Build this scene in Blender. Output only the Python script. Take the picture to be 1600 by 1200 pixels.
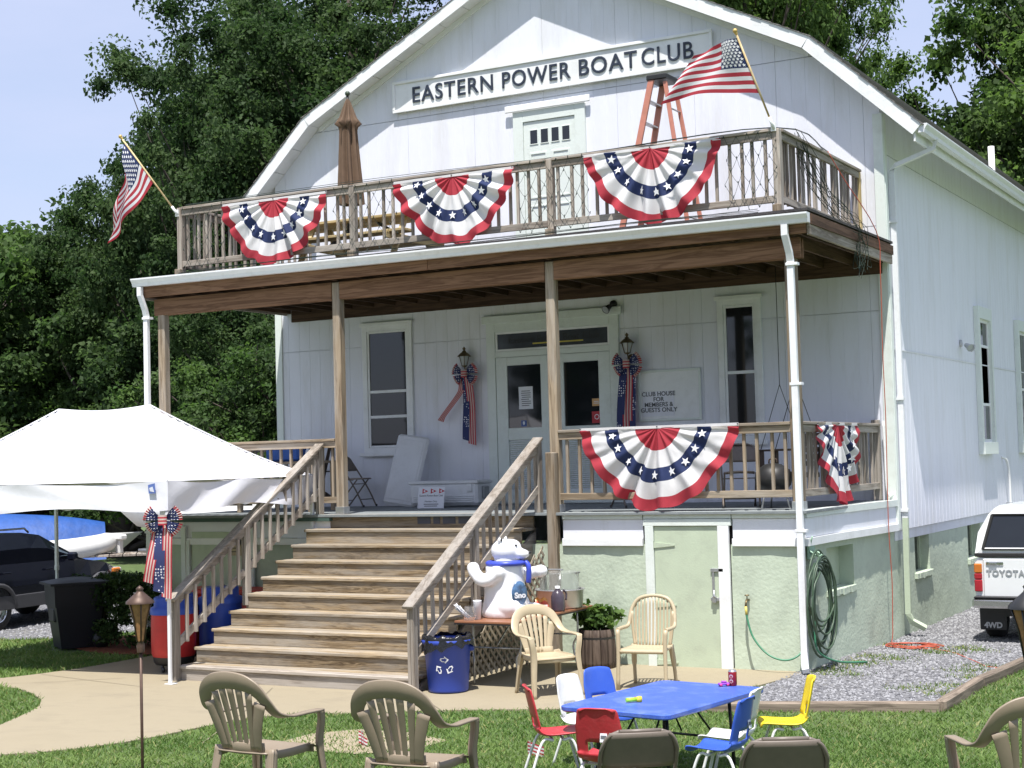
import bpy, bmesh, math, random
import numpy as np
from mathutils import Vector, Matrix, Euler
random.seed(7)
R = math.radians
S = bpy.context.scene
for _o in list(bpy.data.objects): bpy.data.objects.remove(_o)
COL = S.collection
# ------------------------------------------------------------------ camera
CP = dict(cx=5.647, cy=-17.244, cz=2.509, yaw=-.506, pitch=.049, roll=-.027, f=2428.2)
CP.update(cx=5.64692, cy=-17.24394, cz=2.50869, yaw=-0.50622, pitch=0.04928, roll=-0.02730, f=2428.22078)
def _axes():
    cy, sy = math.cos(CP['yaw']), math.sin(CP['yaw']); cp, sp = math.cos(CP['pitch']), math.sin(CP['pitch'])
    r = Vector((cy, -sy, 0)); fh = Vector((sy, cy, 0))
    f = fh*cp + Vector((0, 0, sp)); u = -fh*sp + Vector((0, 0, cp))
    cr, sr = math.cos(CP['roll']), math.sin(CP['roll'])
    return r*cr + u*sr, -r*sr + u*cr, f
CR, CU, CF = _axes(); CC = Vector((CP['cx'], CP['cy'], CP['cz']))
cam = bpy.data.cameras.new('camera'); camo = bpy.data.objects.new('camera', cam); COL.objects.link(camo)
camo.matrix_world = Matrix((( CR.x, CU.x, -CF.x, CC.x), (CR.y, CU.y, -CF.y, CC.y), (CR.z, CU.z, -CF.z, CC.z), (0, 0, 0, 1)))
cam.sensor_width = 36; cam.lens = 36*CP['f']/1600; cam.clip_end = 2000; cam.clip_start = .05
S.camera = camo
def ray(px, py): return CF + CR*((px-800)/CP['f']) + CU*((600-py)/CP['f'])
def hit(px, py, ax, v):
    d = ray(px, py); i = 'xyz'.index(ax); return CC + d*((v-CC[i])/d[i])
def at(px, py, depth): return CC + ray(px, py)*depth
def gz(x, y):
    s = max(0., min(-3.0-y, 22)); return .058*s*s/(s+.8)
def G(px, py):
    d = ray(px, py); t = 2.
    while t < 200:
        t += .01; q = CC + d*t
        if q.z < gz(q.x, q.y): break
    return q
# ------------------------------------------------------------------ world, sun, exposure
SUN = Vector((-.14, .37, -1.)).normalized()
w = bpy.data.worlds.new('World'); S.world = w; w.use_nodes = True
nt = w.node_tree; nt.nodes.clear()
sky = nt.nodes.new('ShaderNodeTexSky'); sky.sky_type = 'NISHITA'; sky.sun_disc = False
sky.sun_elevation = math.asin(-SUN.z); sky.sun_rotation = math.atan2(-SUN.x, -SUN.y)
sky.air_density = 1.0; sky.dust_density = 1.2; sky.ozone_density = 2.5; sky.altitude = 20
bg = nt.nodes.new('ShaderNodeBackground'); bg.inputs[1].default_value = .122
out = nt.nodes.new('ShaderNodeOutputWorld')
tc = nt.nodes.new('ShaderNodeTexCoord'); mp = nt.nodes.new('ShaderNodeMapping'); mp.inputs['Scale'].default_value = (1.2, 1.2, 4.5)
nz = nt.nodes.new('ShaderNodeTexNoise'); nz.inputs['Scale'].default_value = 2.2; nz.inputs['Detail'].default_value = 7; nz.inputs['Roughness'].default_value = .58
rp = nt.nodes.new('ShaderNodeValToRGB'); rp.color_ramp.elements[0].position = .38; rp.color_ramp.elements[1].position = .78
rp.color_ramp.elements[0].color = (.62,)*3+(1,); rp.color_ramp.elements[1].color = (.95,)*3+(1,)
mx = nt.nodes.new('ShaderNodeMix'); mx.data_type = 'RGBA'; mx.inputs[7].default_value = (3.75, 4.15, 5.6, 1)
L = nt.links.new
L(tc.outputs['Generated'], mp.inputs[0]); L(mp.outputs[0], nz.inputs['Vector']); L(nz.outputs['Fac'], rp.inputs[0])
L(rp.outputs[0], mx.inputs[0]); L(sky.outputs[0], mx.inputs[6]); L(mx.outputs[2], bg.inputs[0]); L(bg.outputs[0], out.inputs[0])
sl = bpy.data.lights.new('sun', 'SUN'); sl.energy = 5.0; sl.angle = R(.53); sl.color = (1, .965, .92)
so = bpy.data.objects.new('sun', sl); COL.objects.link(so); so.rotation_euler = SUN.to_track_quat('-Z', 'Y').to_euler()
vs = S.view_settings; vs.view_transform = 'Standard'; vs.look = 'None'; vs.exposure = .58; vs.gamma = 1; vs.use_curve_mapping = False
S.render.engine = 'CYCLES'; S.cycles.max_bounces = 8; S.cycles.transparent_max_bounces = 8
# ------------------------------------------------------------------ materials
MATS = {}
def _nodes(name):
    m = bpy.data.materials.new(name); m.use_nodes = True; n = m.node_tree; b = n.nodes['Principled BSDF']
    MATS[name] = m
    return m, n, b, n.links.new
def rgb(c): return (c[0], c[1], c[2], 1)
def mat(name, col, rough=.6, var=.12, scale=6., bump=0., bscale=80., metal=0., spec=.5, col2=None, dirt=None, dscale=1.5, damt=.5, rnd=0., trans=0., alpha=1., coat=0., stretch=(1, 1, 1), sheen=0., ior=None, sss=0.):
    if name in MATS: return MATS[name]
    m, n, b, l = _nodes(name)
    b.inputs['Roughness'].default_value = rough; b.inputs['Metallic'].default_value = metal
    b.inputs['Specular IOR Level'].default_value = spec; b.inputs['Coat Weight'].default_value = coat
    if trans: b.inputs['Transmission Weight'].default_value = trans
    if ior: b.inputs['IOR'].default_value = ior
    if alpha < 1: b.inputs['Alpha'].default_value = alpha
    t = n.nodes.new('ShaderNodeTexCoord'); mp = n.nodes.new('ShaderNodeMapping'); l(t.outputs['Object'], mp.inputs[0]); mp.inputs['Scale'].default_value = stretch
    no = n.nodes.new('ShaderNodeTexNoise'); no.inputs['Scale'].default_value = scale; no.inputs['Detail'].default_value = 6; no.inputs['Roughness'].default_value = .62
    l(mp.outputs[0], no.inputs['Vector'])
    cr = n.nodes.new('ShaderNodeValToRGB'); l(no.outputs['Fac'], cr.inputs[0])
    c2 = col2 or tuple(min(1, x*(1+var)) for x in col); c1 = col if col2 else tuple(x*(1-var) for x in col)
    cr.color_ramp.elements[0].position = .3; cr.color_ramp.elements[1].position = .7
    cr.color_ramp.elements[0].color = rgb(c1); cr.color_ramp.elements[1].color = rgb(c2)
    cur = cr.outputs[0]
    if dirt:
        n2 = n.nodes.new('ShaderNodeTexNoise'); n2.inputs['Scale'].default_value = dscale; n2.inputs['Detail'].default_value = 8; n2.inputs['Roughness'].default_value = .7
        l(mp.outputs[0], n2.inputs['Vector'])
        r2 = n.nodes.new('ShaderNodeValToRGB'); r2.color_ramp.elements[0].position = .5; r2.color_ramp.elements[1].position = .72
        r2.color_ramp.elements[0].color = (0, 0, 0, 1); r2.color_ramp.elements[1].color = (damt,)*3+(1,)
        l(n2.outputs['Fac'], r2.inputs[0])
        x = n.nodes.new('ShaderNodeMix'); x.data_type = 'RGBA'; l(r2.outputs[0], x.inputs[0]); l(cur, x.inputs[6]); x.inputs[7].default_value = rgb(dirt); cur = x.outputs[2]
    if rnd:
        oi = n.nodes.new('ShaderNodeObjectInfo'); hs = n.nodes.new('ShaderNodeHueSaturation'); mr = n.nodes.new('ShaderNodeMapRange')
        mr.inputs[3].default_value = 1-rnd; mr.inputs[4].default_value = 1+rnd; l(oi.outputs['Random'], mr.inputs[0]); l(mr.outputs[0], hs.inputs['Value']); l(cur, hs.inputs['Color']); cur = hs.outputs[0]
    l(cur, b.inputs['Base Color'])
    if bump:
        nb = n.nodes.new('ShaderNodeTexNoise'); nb.inputs['Scale'].default_value = bscale; nb.inputs['Detail'].default_value = 5; l(mp.outputs[0], nb.inputs['Vector'])
        bp = n.nodes.new('ShaderNodeBump'); bp.inputs['Strength'].default_value = bump; bp.inputs['Distance'].default_value = .02; l(nb.outputs['Fac'], bp.inputs['Height']); l(bp.outputs[0], b.inputs['Normal'])
    return m
def wood(name, c1, c2, axis, rough=.8, grey=None, gamt=.6, rnd=.18, ring=9.):
    key = name+'_'+axis
    if key in MATS: return MATS[key]
    m, n, b, l = _nodes(key); b.inputs['Roughness'].default_value = rough; b.inputs['Specular IOR Level'].default_value = .25
    t = n.nodes.new('ShaderNodeTexCoord'); oi = n.nodes.new('ShaderNodeObjectInfo')
    ad = n.nodes.new('ShaderNodeVectorMath'); ad.operation = 'MULTIPLY_ADD'; ad.inputs[1].default_value = (1, 1, 1)
    ml = n.nodes.new('ShaderNodeVectorMath'); ml.operation = 'SCALE'; ml.inputs[0].default_value = (13.1, 7.7, 9.3); l(oi.outputs['Random'], ml.inputs['Scale'])
    l(t.outputs['Object'], ad.inputs[0]); l(ml.outputs[0], ad.inputs[2])
    mp = n.nodes.new('ShaderNodeMapping'); sc = [14., 14., 14.]; sc['xyz'.index(axis)] = .8; mp.inputs['Scale'].default_value = sc; l(ad.outputs[0], mp.inputs[0])
    n1 = n.nodes.new('ShaderNodeTexNoise'); n1.inputs['Scale'].default_value = 1.; n1.inputs['Detail'].default_value = 8; n1.inputs['Roughness'].default_value = .6; n1.inputs['Distortion'].default_value = .8; l(mp.outputs[0], n1.inputs['Vector'])
    # cathedral grain: rings of the distorted field
    mu = n.nodes.new('ShaderNodeMath'); mu.operation = 'MULTIPLY'; mu.inputs[1].default_value = ring; l(n1.outputs['Fac'], mu.inputs[0])
    fr = n.nodes.new('ShaderNodeMath'); fr.operation = 'PINGPONG'; fr.inputs[1].default_value = 1.; l(mu.outputs[0], fr.inputs[0])
    mm = n.nodes.new('ShaderNodeMath'); mm.operation = 'MULTIPLY_ADD'; mm.inputs[1].default_value = .45; l(fr.outputs[0], mm.inputs[0])
    m2 = n.nodes.new('ShaderNodeMath'); m2.operation = 'MULTIPLY'; m2.inputs[1].default_value = .6; l(n1.outputs['Fac'], m2.inputs[0]); l(m2.outputs[0], mm.inputs[2])
    cr = n.nodes.new('ShaderNodeValToRGB'); cr.color_ramp.elements[0].position = .25; cr.color_ramp.elements[1].position = .75
    cr.color_ramp.elements[0].color = rgb(c1); cr.color_ramp.elements[1].color = rgb(c2); l(mm.outputs[0], cr.inputs[0]); cur = cr.outputs[0]
    if grey:
        mp2 = n.nodes.new('ShaderNodeMapping'); sc2 = [5., 5., 5.]; sc2['xyz'.index(axis)] = .7; mp2.inputs['Scale'].default_value = sc2; l(ad.outputs[0], mp2.inputs[0])
        n2 = n.nodes.new('ShaderNodeTexNoise'); n2.inputs['Scale'].default_value = 1.; n2.inputs['Detail'].default_value = 6; n2.inputs['Roughness'].default_value = .7; l(mp2.outputs[0], n2.inputs['Vector'])
        r2 = n.nodes.new('ShaderNodeValToRGB'); r2.color_ramp.elements[0].position = .42; r2.color_ramp.elements[1].position = .62; r2.color_ramp.elements[0].color = (0, 0, 0, 1); r2.color_ramp.elements[1].color = (gamt,)*3+(1,)
        l(n2.outputs['Fac'], r2.inputs[0]); x = n.nodes.new('ShaderNodeMix'); x.data_type = 'RGBA'; l(r2.outputs[0], x.inputs[0]); l(cur, x.inputs[6]); x.inputs[7].default_value = rgb(grey); cur = x.outputs[2]
    hs = n.nodes.new('ShaderNodeHueSaturation'); mr = n.nodes.new('ShaderNodeMapRange'); mr.inputs[3].default_value = 1-rnd; mr.inputs[4].default_value = 1+rnd
    l(oi.outputs['Random'], mr.inputs[0]); l(mr.outputs[0], hs.inputs['Value']); l(cur, hs.inputs['Color']); l(hs.outputs[0], b.inputs['Base Color'])
    bp = n.nodes.new('ShaderNodeBump'); bp.inputs['Strength'].default_value = .35; bp.inputs['Distance'].default_value = .004; l(mm.outputs[0], bp.inputs['Height']); l(bp.outputs[0], b.inputs['Normal'])
    return m
WHITE = mat('white_paint', (.755, .765, .82), .55, .03, 3, .15, 40, dirt=(.55, .54, .5), dscale=2.2, damt=.45, stretch=(1, 1, .18))
TRIM = mat('pale_green_trim', (.70, .75, .70), .5, .04, 4, .1, 40, dirt=(.42, .44, .38), dscale=4, damt=.4)
WTRIM = mat('white_trim', (.80, .81, .80), .5, .04, 4, .08, 40, dirt=(.5, .5, .46), dscale=3, damt=.35)
ALU = mat('white_aluminium', (.78, .79, .80), .35, .04, 5, dirt=(.4, .38, .33), dscale=5, damt=.35)
STUCCO = mat('green_stucco', (.48, .55, .43), .9, .06, 3, .30, 22, dirt=(.30, .34, .27), dscale=2.1, damt=.5)
GDOOR = mat('green_door_paint', (.47, .54, .40), .6, .05, 3, .1, 50, dirt=(.34, .37, .29), dscale=5, damt=.4)
DGREEN = mat('dark_green_deck_edge', (.05, .09, .075), .7, .2, 5)
SHING = mat('asphalt_shingle', (.20, .19, .18), .95, .35, 25, .6, 120, rnd=.15)
GLASS = mat('window_glass', (.012, .014, .017), .04, .1, 1, spec=.7)
DARK = mat('dark_interior', (.015, .014, .013), .9)
BLACKM = mat('black_metal', (.02, .02, .02), .45, .2)
STEEL = mat('galvanised_steel', (.45, .46, .47), .4, .15, 20, metal=.8)
def WR(a): return wood('weathered_wood', (.17, .14, .11), (.35, .305, .255), a, grey=(.40, .37, .33), gamt=.7)
def WU(a): return wood('upper_wood', (.15, .115, .09), (.36, .31, .26), a, grey=(.46, .43, .385), gamt=.5)
def WT(a): return wood('tread_wood', (.15, .105, .06), (.37, .29, .185), a, grey=(.31, .285, .245), gamt=.9, ring=14., rnd=.25)
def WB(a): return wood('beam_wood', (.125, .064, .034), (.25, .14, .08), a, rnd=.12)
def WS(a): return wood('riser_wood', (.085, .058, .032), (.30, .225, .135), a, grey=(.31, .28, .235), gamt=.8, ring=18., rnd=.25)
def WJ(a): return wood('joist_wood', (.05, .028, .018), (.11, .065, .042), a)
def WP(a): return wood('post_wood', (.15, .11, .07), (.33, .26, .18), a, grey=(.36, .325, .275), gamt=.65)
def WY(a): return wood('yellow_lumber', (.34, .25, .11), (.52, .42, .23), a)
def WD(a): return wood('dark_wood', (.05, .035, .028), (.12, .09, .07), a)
# ------------------------------------------------------------------ mesh helpers
def V3(*a): return Vector(a)
def frame(d, up=Vector((0, 0, 1))):
    d = Vector(d).normalized(); up = Vector(up)
    if abs(d.dot(up)) > .98: up = Vector((0, 1, 0)) if abs(d.y) < .9 else Vector((1, 0, 0))
    s = d.cross(up).normalized(); return d, s, s.cross(d).normalized()
class MB:
    def __init__(self): self.v = []; self.f = []; self.m = []; self.s = []
    def add(self, vs, fs, mi=0, smooth=False):
        o = len(self.v); self.v += [tuple(x) for x in vs]
        for f in fs: self.f.append([o+i for i in f]); self.m.append(mi); self.s.append(smooth)
        return self
    def obox(self, c, size, M=None, mi=0, b=0.):
        hx, hy, hz = size[0]/2, size[1]/2, size[2]/2; c = Vector(c); vs = []; fs = []
        T = (lambda p: c + (M @ Vector(p))) if M is not None else (lambda p: c + Vector(p))
        if b <= 0:
            for z in (-hz, hz):
                for y in (-hy, hy):
                    for x in (-hx, hx): vs.append(T((x, y, z)))
            fs = [(0, 2, 3, 1), (4, 5, 7, 6), (0, 1, 5, 4), (2, 6, 7, 3), (0, 4, 6, 2), (1, 3, 7, 5)]
            return self.add(vs, fs, mi)
        b = min(b, hx*.9, hy*.9, hz*.9); idx = {}
        for sx in (-1, 1):
            for sy in (-1, 1):
                for sz in (-1, 1):
                    for a in range(3):
                        p = [sx*(hx-b), sy*(hy-b), sz*(hz-b)]; p[a] = (sx*hx, sy*hy, sz*hz)[a]
                        idx[(sx, sy, sz, a)] = len(vs); vs.append(T(p))
        def q(l):
            pts = [vs[i] for i in l]; n = (pts[1]-pts[0]).cross(pts[2]-pts[0]); ctr = sum(pts, Vector())/len(pts)
            return l if n.dot(ctr-c) > 0 else l[::-1]
        for a in range(3):
            o1, o2 = (a+1) % 3, (a+2) % 3
            for s in (-1, 1):
                l = []
                for (s1, s2) in ((-1, -1), (1, -1), (1, 1), (-1, 1)):
                    k = [0, 0, 0]; k[a] = s; k[o1] = s1; k[o2] = s2; l.append(idx[(*k, a)])
                fs.append(q(l))
            for s1 in (-1, 1):
                for s2 in (-1, 1):
                    l = []
                    for (t, ax) in ((-1, o1), (1, o1), (1, o2), (-1, o2)):
                        k = [0, 0, 0]; k[a] = t; k[o1] = s1; k[o2] = s2; l.append(idx[(*k, ax)])
                    fs.append(q(l))
        for sx in (-1, 1):
            for sy in (-1, 1):
                for sz in (-1, 1): fs.append(q([idx[(sx, sy, sz, a)] for a in range(3)]))
        return self.add(vs, fs, mi)
    def box(self, x0, x1, y0, y1, z0, z1, mi=0, b=0.):
        return self.obox(((x0+x1)/2, (y0+y1)/2, (z0+z1)/2), (abs(x1-x0), abs(y1-y0), abs(z1-z0)), None, mi, b)
    def bar(self, p, q, w, h, up=(0, 0, 1), mi=0, b=0.):
        p, q = Vector(p), Vector(q); d, s, u = frame(q-p, up); M = Matrix((s, d, u)).transposed()
        return self.obox((p+q)/2, (w, (q-p).length, h), M, mi, b)
    def tube(self, pts, r, n=8, mi=0, caps=True, closed=False):
        pts = [Vector(p) for p in pts]; k = len(pts); rs = r if isinstance(r, (list, tuple)) else [r]*k
        vs = []; pu = None
        for i, p in enumerate(pts):
            a = pts[(i-1) % k] if (i or closed) else p; c = pts[(i+1) % k] if (i < k-1 or closed) else p
            d = (c-a)
            if d.length < 1e-9: d = Vector((0, 0, 1))
            d.normalize()
            if pu is None: _, s, u = frame(d)
            else:
                s = d.cross(pu)
                if s.length < 1e-6: _, s, u = frame(d)
                else: s.normalize(); u = s.cross(d).normalized()
            pu = u
            for j in range(n):
                t = 2*math.pi*j/n; vs.append(p + (s*math.cos(t)+u*math.sin(t))*rs[i])
        fs = []
        for i in range(k if closed else k-1):
            for j in range(n):
                a, b2 = i*n+j, i*n+(j+1) % n; c, d2 = ((i+1) % k)*n+(j+1) % n, ((i+1) % k)*n+j
                fs.append((a, b2, c, d2))
        self.add(vs, fs, mi, True)
        if caps and not closed:
            o = len(self.v)-len(vs); self.f.append([o+j for j in range(n)][::-1]); self.m.append(mi); self.s.append(False)
            self.f.append([o+(k-1)*n+j for j in range(n)]); self.m.append(mi); self.s.append(False)
        return self
    def lathe(self, prof, n=16, mi=0, c=(0, 0, 0), M=None, sx=1., sy=1.):
        c = Vector(c); vs = []; k = len(prof)
        for (r, z) in prof:
            for j in range(n):
                t = 2*math.pi*j/n; p = Vector((r*math.cos(t)*sx, r*math.sin(t)*sy, z)); vs.append(c + (M @ p if M is not None else p))
        fs = [(i*n+j, i*n+(j+1) % n, (i+1)*n+(j+1) % n, (i+1)*n+j) for i in range(k-1) for j in range(n)]
        return self.add(vs, fs, mi, True)
    def prism(self, poly, ax, a0, a1, mi=0, smooth=False):
        def P(p, a): return (a, p[0], p[1]) if ax == 'x' else (p[0], a, p[1]) if ax == 'y' else (p[0], p[1], a)
        k = len(poly); vs = [P(p, a0) for p in poly]+[P(p, a1) for p in poly]
        self.add(vs, [tuple(range(k))[::-1], tuple(range(k, 2*k))], mi)
        o = len(self.v)-2*k
        for i in range(k): self.f.append([o+i, o+(i+1) % k, o+k+(i+1) % k, o+k+i]); self.m.append(mi); self.s.append(smooth)
        return self
    def grid(self, fn, nu, nv, mi=0, smooth=True, skip=None):
        vs = [fn(i/nu, j/nv) for j in range(nv+1) for i in range(nu+1)]; o = len(self.v); self.v += [tuple(x) for x in vs]
        for j in range(nv):
            for i in range(nu):
                if skip and skip(i, j): continue
                self.f.append([o+j*(nu+1)+i, o+j*(nu+1)+i+1, o+(j+1)*(nu+1)+i+1, o+(j+1)*(nu+1)+i])
                self.m.append(mi(i, j) if callable(mi) else mi); self.s.append(smooth)
        return self
    def ball(self, c, r, n=12, mi=0, M=None):
        r = r if isinstance(r, (tuple, list)) else (r, r, r); k = n//2; c = Vector(c); prof = []
        vs = []
        for i in range(k+1):
            t = math.pi*i/k
            for j in range(n):
                a = 2*math.pi*j/n; p = Vector((r[0]*math.sin(t)*math.cos(a), r[1]*math.sin(t)*math.sin(a), -r[2]*math.cos(t))); vs.append(c+(M @ p if M is not None else p))
        return self.add(vs, [(i*n+j, i*n+(j+1) % n, (i+1)*n+(j+1) % n, (i+1)*n+j) for i in range(k) for j in range(n)], mi, True)
    def mesh(self, name, mats):
        me = bpy.data.meshes.new(name); me.from_pydata(self.v, [], self.f)
        for m in (mats if isinstance(mats, (list, tuple)) else [mats]): me.materials.append(m)
        me.polygons.foreach_set('material_index', self.m); me.polygons.foreach_set('use_smooth', self.s); me.update()
        return me
    def build(self, name, mats, parent=None, loc=(0, 0, 0), rot=(0, 0, 0), fix=False, solid=0., merge=False, sub=0):
        me = self.mesh(name, mats)
        if fix or merge:
            bm = bmesh.new(); bm.from_mesh(me)
            if merge: bmesh.ops.remove_doubles(bm, verts=bm.verts, dist=1e-5)
            bmesh.ops.recalc_face_normals(bm, faces=bm.faces); bm.to_mesh(me); bm.free()
        o = link(name, me, parent, loc, rot)
        if solid: md = o.modifiers.new('t', 'SOLIDIFY'); md.thickness = solid; md.offset = 0
        if sub: md = o.modifiers.new('s', 'SUBSURF'); md.levels = sub; md.render_levels = sub
        return o
def link(name, me, parent=None, loc=(0, 0, 0), rot=(0, 0, 0)):
    o = bpy.data.objects.new(name, me); COL.objects.link(o); o.location = loc; o.rotation_euler = rot; o.parent = parent
    return o
def tag(o, label, cat, group=None, kind=None):
    if label: o['label'] = label
    if cat: o['category'] = cat
    if group: o['group'] = group
    if kind: o['kind'] = kind
    return o
def thing(name, label, cat, loc=(0, 0, 0), rz=0., group=None):
    o = bpy.data.objects.new(name, None); COL.objects.link(o); o.location = loc; o.rotation_euler = (0, 0, rz); o.empty_display_size = .1
    return tag(o, label, cat, group)
def struct(o): o['kind'] = 'structure'; return o
def copy_tree(o, parent=None):
    c = o.copy(); COL.objects.link(c); c.parent = parent
    for ch in o.children: copy_tree(ch, c)
    return c
def dup(root, loc, rz, label=None):
    kids = list(root.children); c = root.copy(); COL.objects.link(c); c.location = loc; c.rotation_euler = (0, 0, rz)
    for ch in kids: copy_tree(ch, c)
    if label: c['label'] = label
    return c
def text_mesh(s, size, mats, name='lettering', bold=0., depth=.004, align='CENTER', spacing=1., line=1.):
    cu = bpy.data.curves.new(name, 'FONT'); cu.body = s; cu.size = size; cu.align_x = align; cu.align_y = 'CENTER'; cu.offset = bold; cu.extrude = depth; cu.space_character = spacing; cu.space_line = line; cu.resolution_u = 4
    to = bpy.data.objects.new(name, cu); COL.objects.link(to); bpy.context.view_layer.update()
    dg = bpy.context.evaluated_depsgraph_get(); me = bpy.data.meshes.new_from_object(to.evaluated_get(dg)); bpy.data.objects.remove(to)
    me.materials.clear(); me.materials.append(mats); return me
def spline(pts, n=6, closed=False):
    pts = [Vector(p) for p in pts]; k = len(pts); o = []
    for i in range(k if closed else k-1):
        p0 = pts[(i-1) % k] if (i or closed) else pts[0]*2-pts[1]; p1 = pts[i]; p2 = pts[(i+1) % k]; p3 = pts[(i+2) % k] if (i < k-2 or closed) else p2*2-p1
        for j in range(n):
            t = j/n; o.append(.5*((2*p1)+(p2-p0)*t+(2*p0-5*p1+4*p2-p3)*t*t+(3*p1-p0-3*p2+p3)*t**3))
    if not closed: o.append(pts[-1])
    return o
def inpoly(x, y, poly):
    c = False; j = len(poly)-1
    for i in range(len(poly)):
        a, b = poly[i], poly[j]
        if (a[1] > y) != (b[1] > y) and x < (b[0]-a[0])*(y-a[1])/(b[1]-a[1])+a[0]: c = not c
        j = i
    return c
# ================================================================== THE SETTING
D = 3.39                      # front wall plane; porch front is y = 0
LAWN = mat('lawn_soil', (.06, .10, .03), .95, .35, 3., .5, 60, col2=(.10, .145, .045), dirt=(.16, .14, .08), dscale=.8, damt=.5)
CONC = mat('tan_concrete', (.295, .25, .168), .85, .07, 1.3, .25, 90, dirt=(.20, .17, .118), dscale=1.3, damt=.7)
GRAV = mat('gravel_ground', (.10, .10, .105), .95, .5, 38, 1., 45, col2=(.24, .24, .25), dirt=(.30, .28, .22), dscale=.7, damt=.5)
MULCH = mat('red_mulch', (.20, .055, .025), .95, .4, 30, .9, 40)
DIRT = mat('sandy_dirt', (.31, .26, .175), .95, .2, 6, .5, 40, dirt=(.25, .2, .12), dscale=3, damt=.6)
def sheet(name, poly, m, dz, step=.5, skirt=0.):
    bm = bmesh.new(); f = bm.faces.new([bm.verts.new((p[0], p[1], 0)) for p in poly])
    if f.normal.z < 0 or sum((poly[i][0]*poly[(i+1) % len(poly)][1]-poly[(i+1) % len(poly)][0]*poly[i][1]) for i in range(len(poly))) < 0: f.normal_flip()
    y0 = min(p[1] for p in poly); y1 = min(max(p[1] for p in poly), -2.5); y = y0+step
    while y < y1:
        bmesh.ops.bisect_plane(bm, geom=bm.verts[:]+bm.edges[:]+bm.faces[:], plane_co=(0, y, 0), plane_no=(0, 1, 0)); y += step
    if skirt:
        e = [x for x in bm.edges if x.is_boundary]; r = bmesh.ops.extrude_edge_only(bm, edges=e); lo = [g for g in r['geom'] if isinstance(g, bmesh.types.BMVert)]
    else: lo = []
    for v in bm.verts: v.co.z = gz(v.co.x, v.co.y)+dz
    for v in lo: v.co.z -= skirt
    bmesh.ops.triangulate(bm, faces=[q for q in bm.faces if len(q.verts) > 4]); bmesh.ops.recalc_face_normals(bm, faces=bm.faces)
    me = bpy.data.meshes.new(name); bm.to_mesh(me); bm.free(); me.materials.append(m)
    return struct(link(name, me))
# lawn: one sheet to the horizon
def _gx(n, a, b): return [a+(b-a)*i/n for i in range(n+1)]
xs = [-400, -150, -60]+_gx(36, -40, 14)+[30, 80, 200, 400]; ys = [-300, -100, -50]+_gx(52, -30, -2)+[3, 10, 20, 40, 80, 160, 400]
mb = MB(); nx = len(xs); mb.v = [(x, y, gz(x, y)) for y in ys for x in xs]
for j in range(len(ys)-1):
    for i in range(nx-1): mb.f.append([j*nx+i, j*nx+i+1, (j+1)*nx+i+1, (j+1)*nx+i]); mb.m.append(0); mb.s.append(True)
struct(mb.build('lawn', LAWN))
def gp(px, py): q = G(px, py); return (q.x, q.y)
walk_in = [gp(*q) for q in ((0, 1182), (60, 1178), (120, 1172), (190, 1163), (250, 1152), (330, 1135), (400, 1123), (480, 1115), (560, 1118), (650, 1113), (740, 1111), (870, 1110), (1000, 1108))]
walk_is = [gp(*q) for q in ((0, 1135), (45, 1115), (62, 1105), (65, 1095), (52, 1086), (30, 1078), (0, 1073))]
WALK = ([(-9.0, .06), (-8.94, -1.45), (-8.95, -2.43), (-9.17, -3.6), (-12.2, -6.6), (-11.2, -7.6)] + walk_is[::-1] + [(-6.5, -11.6), (-4.6, -13.0)] + walk_in + [(-.55, -2.55), (-.42, -1.6), (-.30, -1.14), (-.20, -.5), (-.16, .06)])
sheet('concrete_walk', WALK, CONC, .014, .4, .05)
TIMB = [gp(1040, 1112), gp(1470, 1112), gp(1530, 1074), (2.02, 1.19), (2.25, 6.), (2.4, 11.)]
GRR = [(-.25, .3), (-.24, -1.3), (-.5, -2.3), TIMB[0], TIMB[1], TIMB[2], TIMB[3], TIMB[4], TIMB[5], (2.6, 24), (-.02, 24), (-.02, 3.2), (-.2, 3.2)]
sheet('gravel_drive', GRR, GRAV, .006)
GRL = [(-16.5, -1.8), (-13.2, -.55), (-11.9, .1), (-11.2, 1.4), (-11.0, 9.8), (-21.2, 10.6), (-45, 12), (-60, -6)]
for i_, (a_, b_) in enumerate((((-6.9, -3.6), (-9.0, -3.1)), ((-5.4, -3.1), (-3.1, -7.0)), ((-3.4, -3.1), (-2.5, -4.1)), ((-8.6, -4.1), (-7.7, -3.0)))):
    d_ = (Vector(b_)-Vector(a_)).normalized()*.006; n_ = (-d_.y, d_.x); sheet('walk_joint', [(a_[0]-n_[0], a_[1]-n_[1]), (b_[0]-n_[0], b_[1]-n_[1]), (b_[0]+n_[0], b_[1]+n_[1]), (a_[0]+n_[0], a_[1]+n_[1])], mat('joint_dirt', (.22, .185, .13), .95), .018)
sheet('gravel_lot', GRL, GRAV, .006)
sheet('mulch_bed', [(-9.05, -1.2), (-9.9, -1.25), (-10.9, -.75), (-11.1, .5), (-10.4, 1.4), (-9.9, .9), (-9.05, .0)], MULCH, .02)
sheet('bare_dirt_patch', [gp(*q) for q in ((440, 1160), (490, 1147), (560, 1141), (640, 1146), (700, 1158), (650, 1172), (560, 1180), (480, 1174))], DIRT, .008)
# ================================================================== CLUBHOUSE
house = thing('clubhouse', 'white gambrel-roofed clubhouse with green stucco base and shingled roof', 'building', (0, 0, 0))
XL, XR, CX = -10.2, 0., -5.1
GAM = [(XL-.02, 7.17), (-9.28, 8.045), (CX, 10.145), (-.92, 8.045), (XR+.02, 7.17)]     # wall line under the roof
LEN = 22.
mb = MB(); mb.prism([(XL+.02, 1.3), (XR-.02, 1.3), (XR-.02, 7.13), (XR-.93, 8.02), (CX, 10.12), (XL+.93, 8.02), (XL+.02, 7.13)], 'y', D+.004, LEN)
mb.build('wall', WHITE, house, fix=True)
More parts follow.
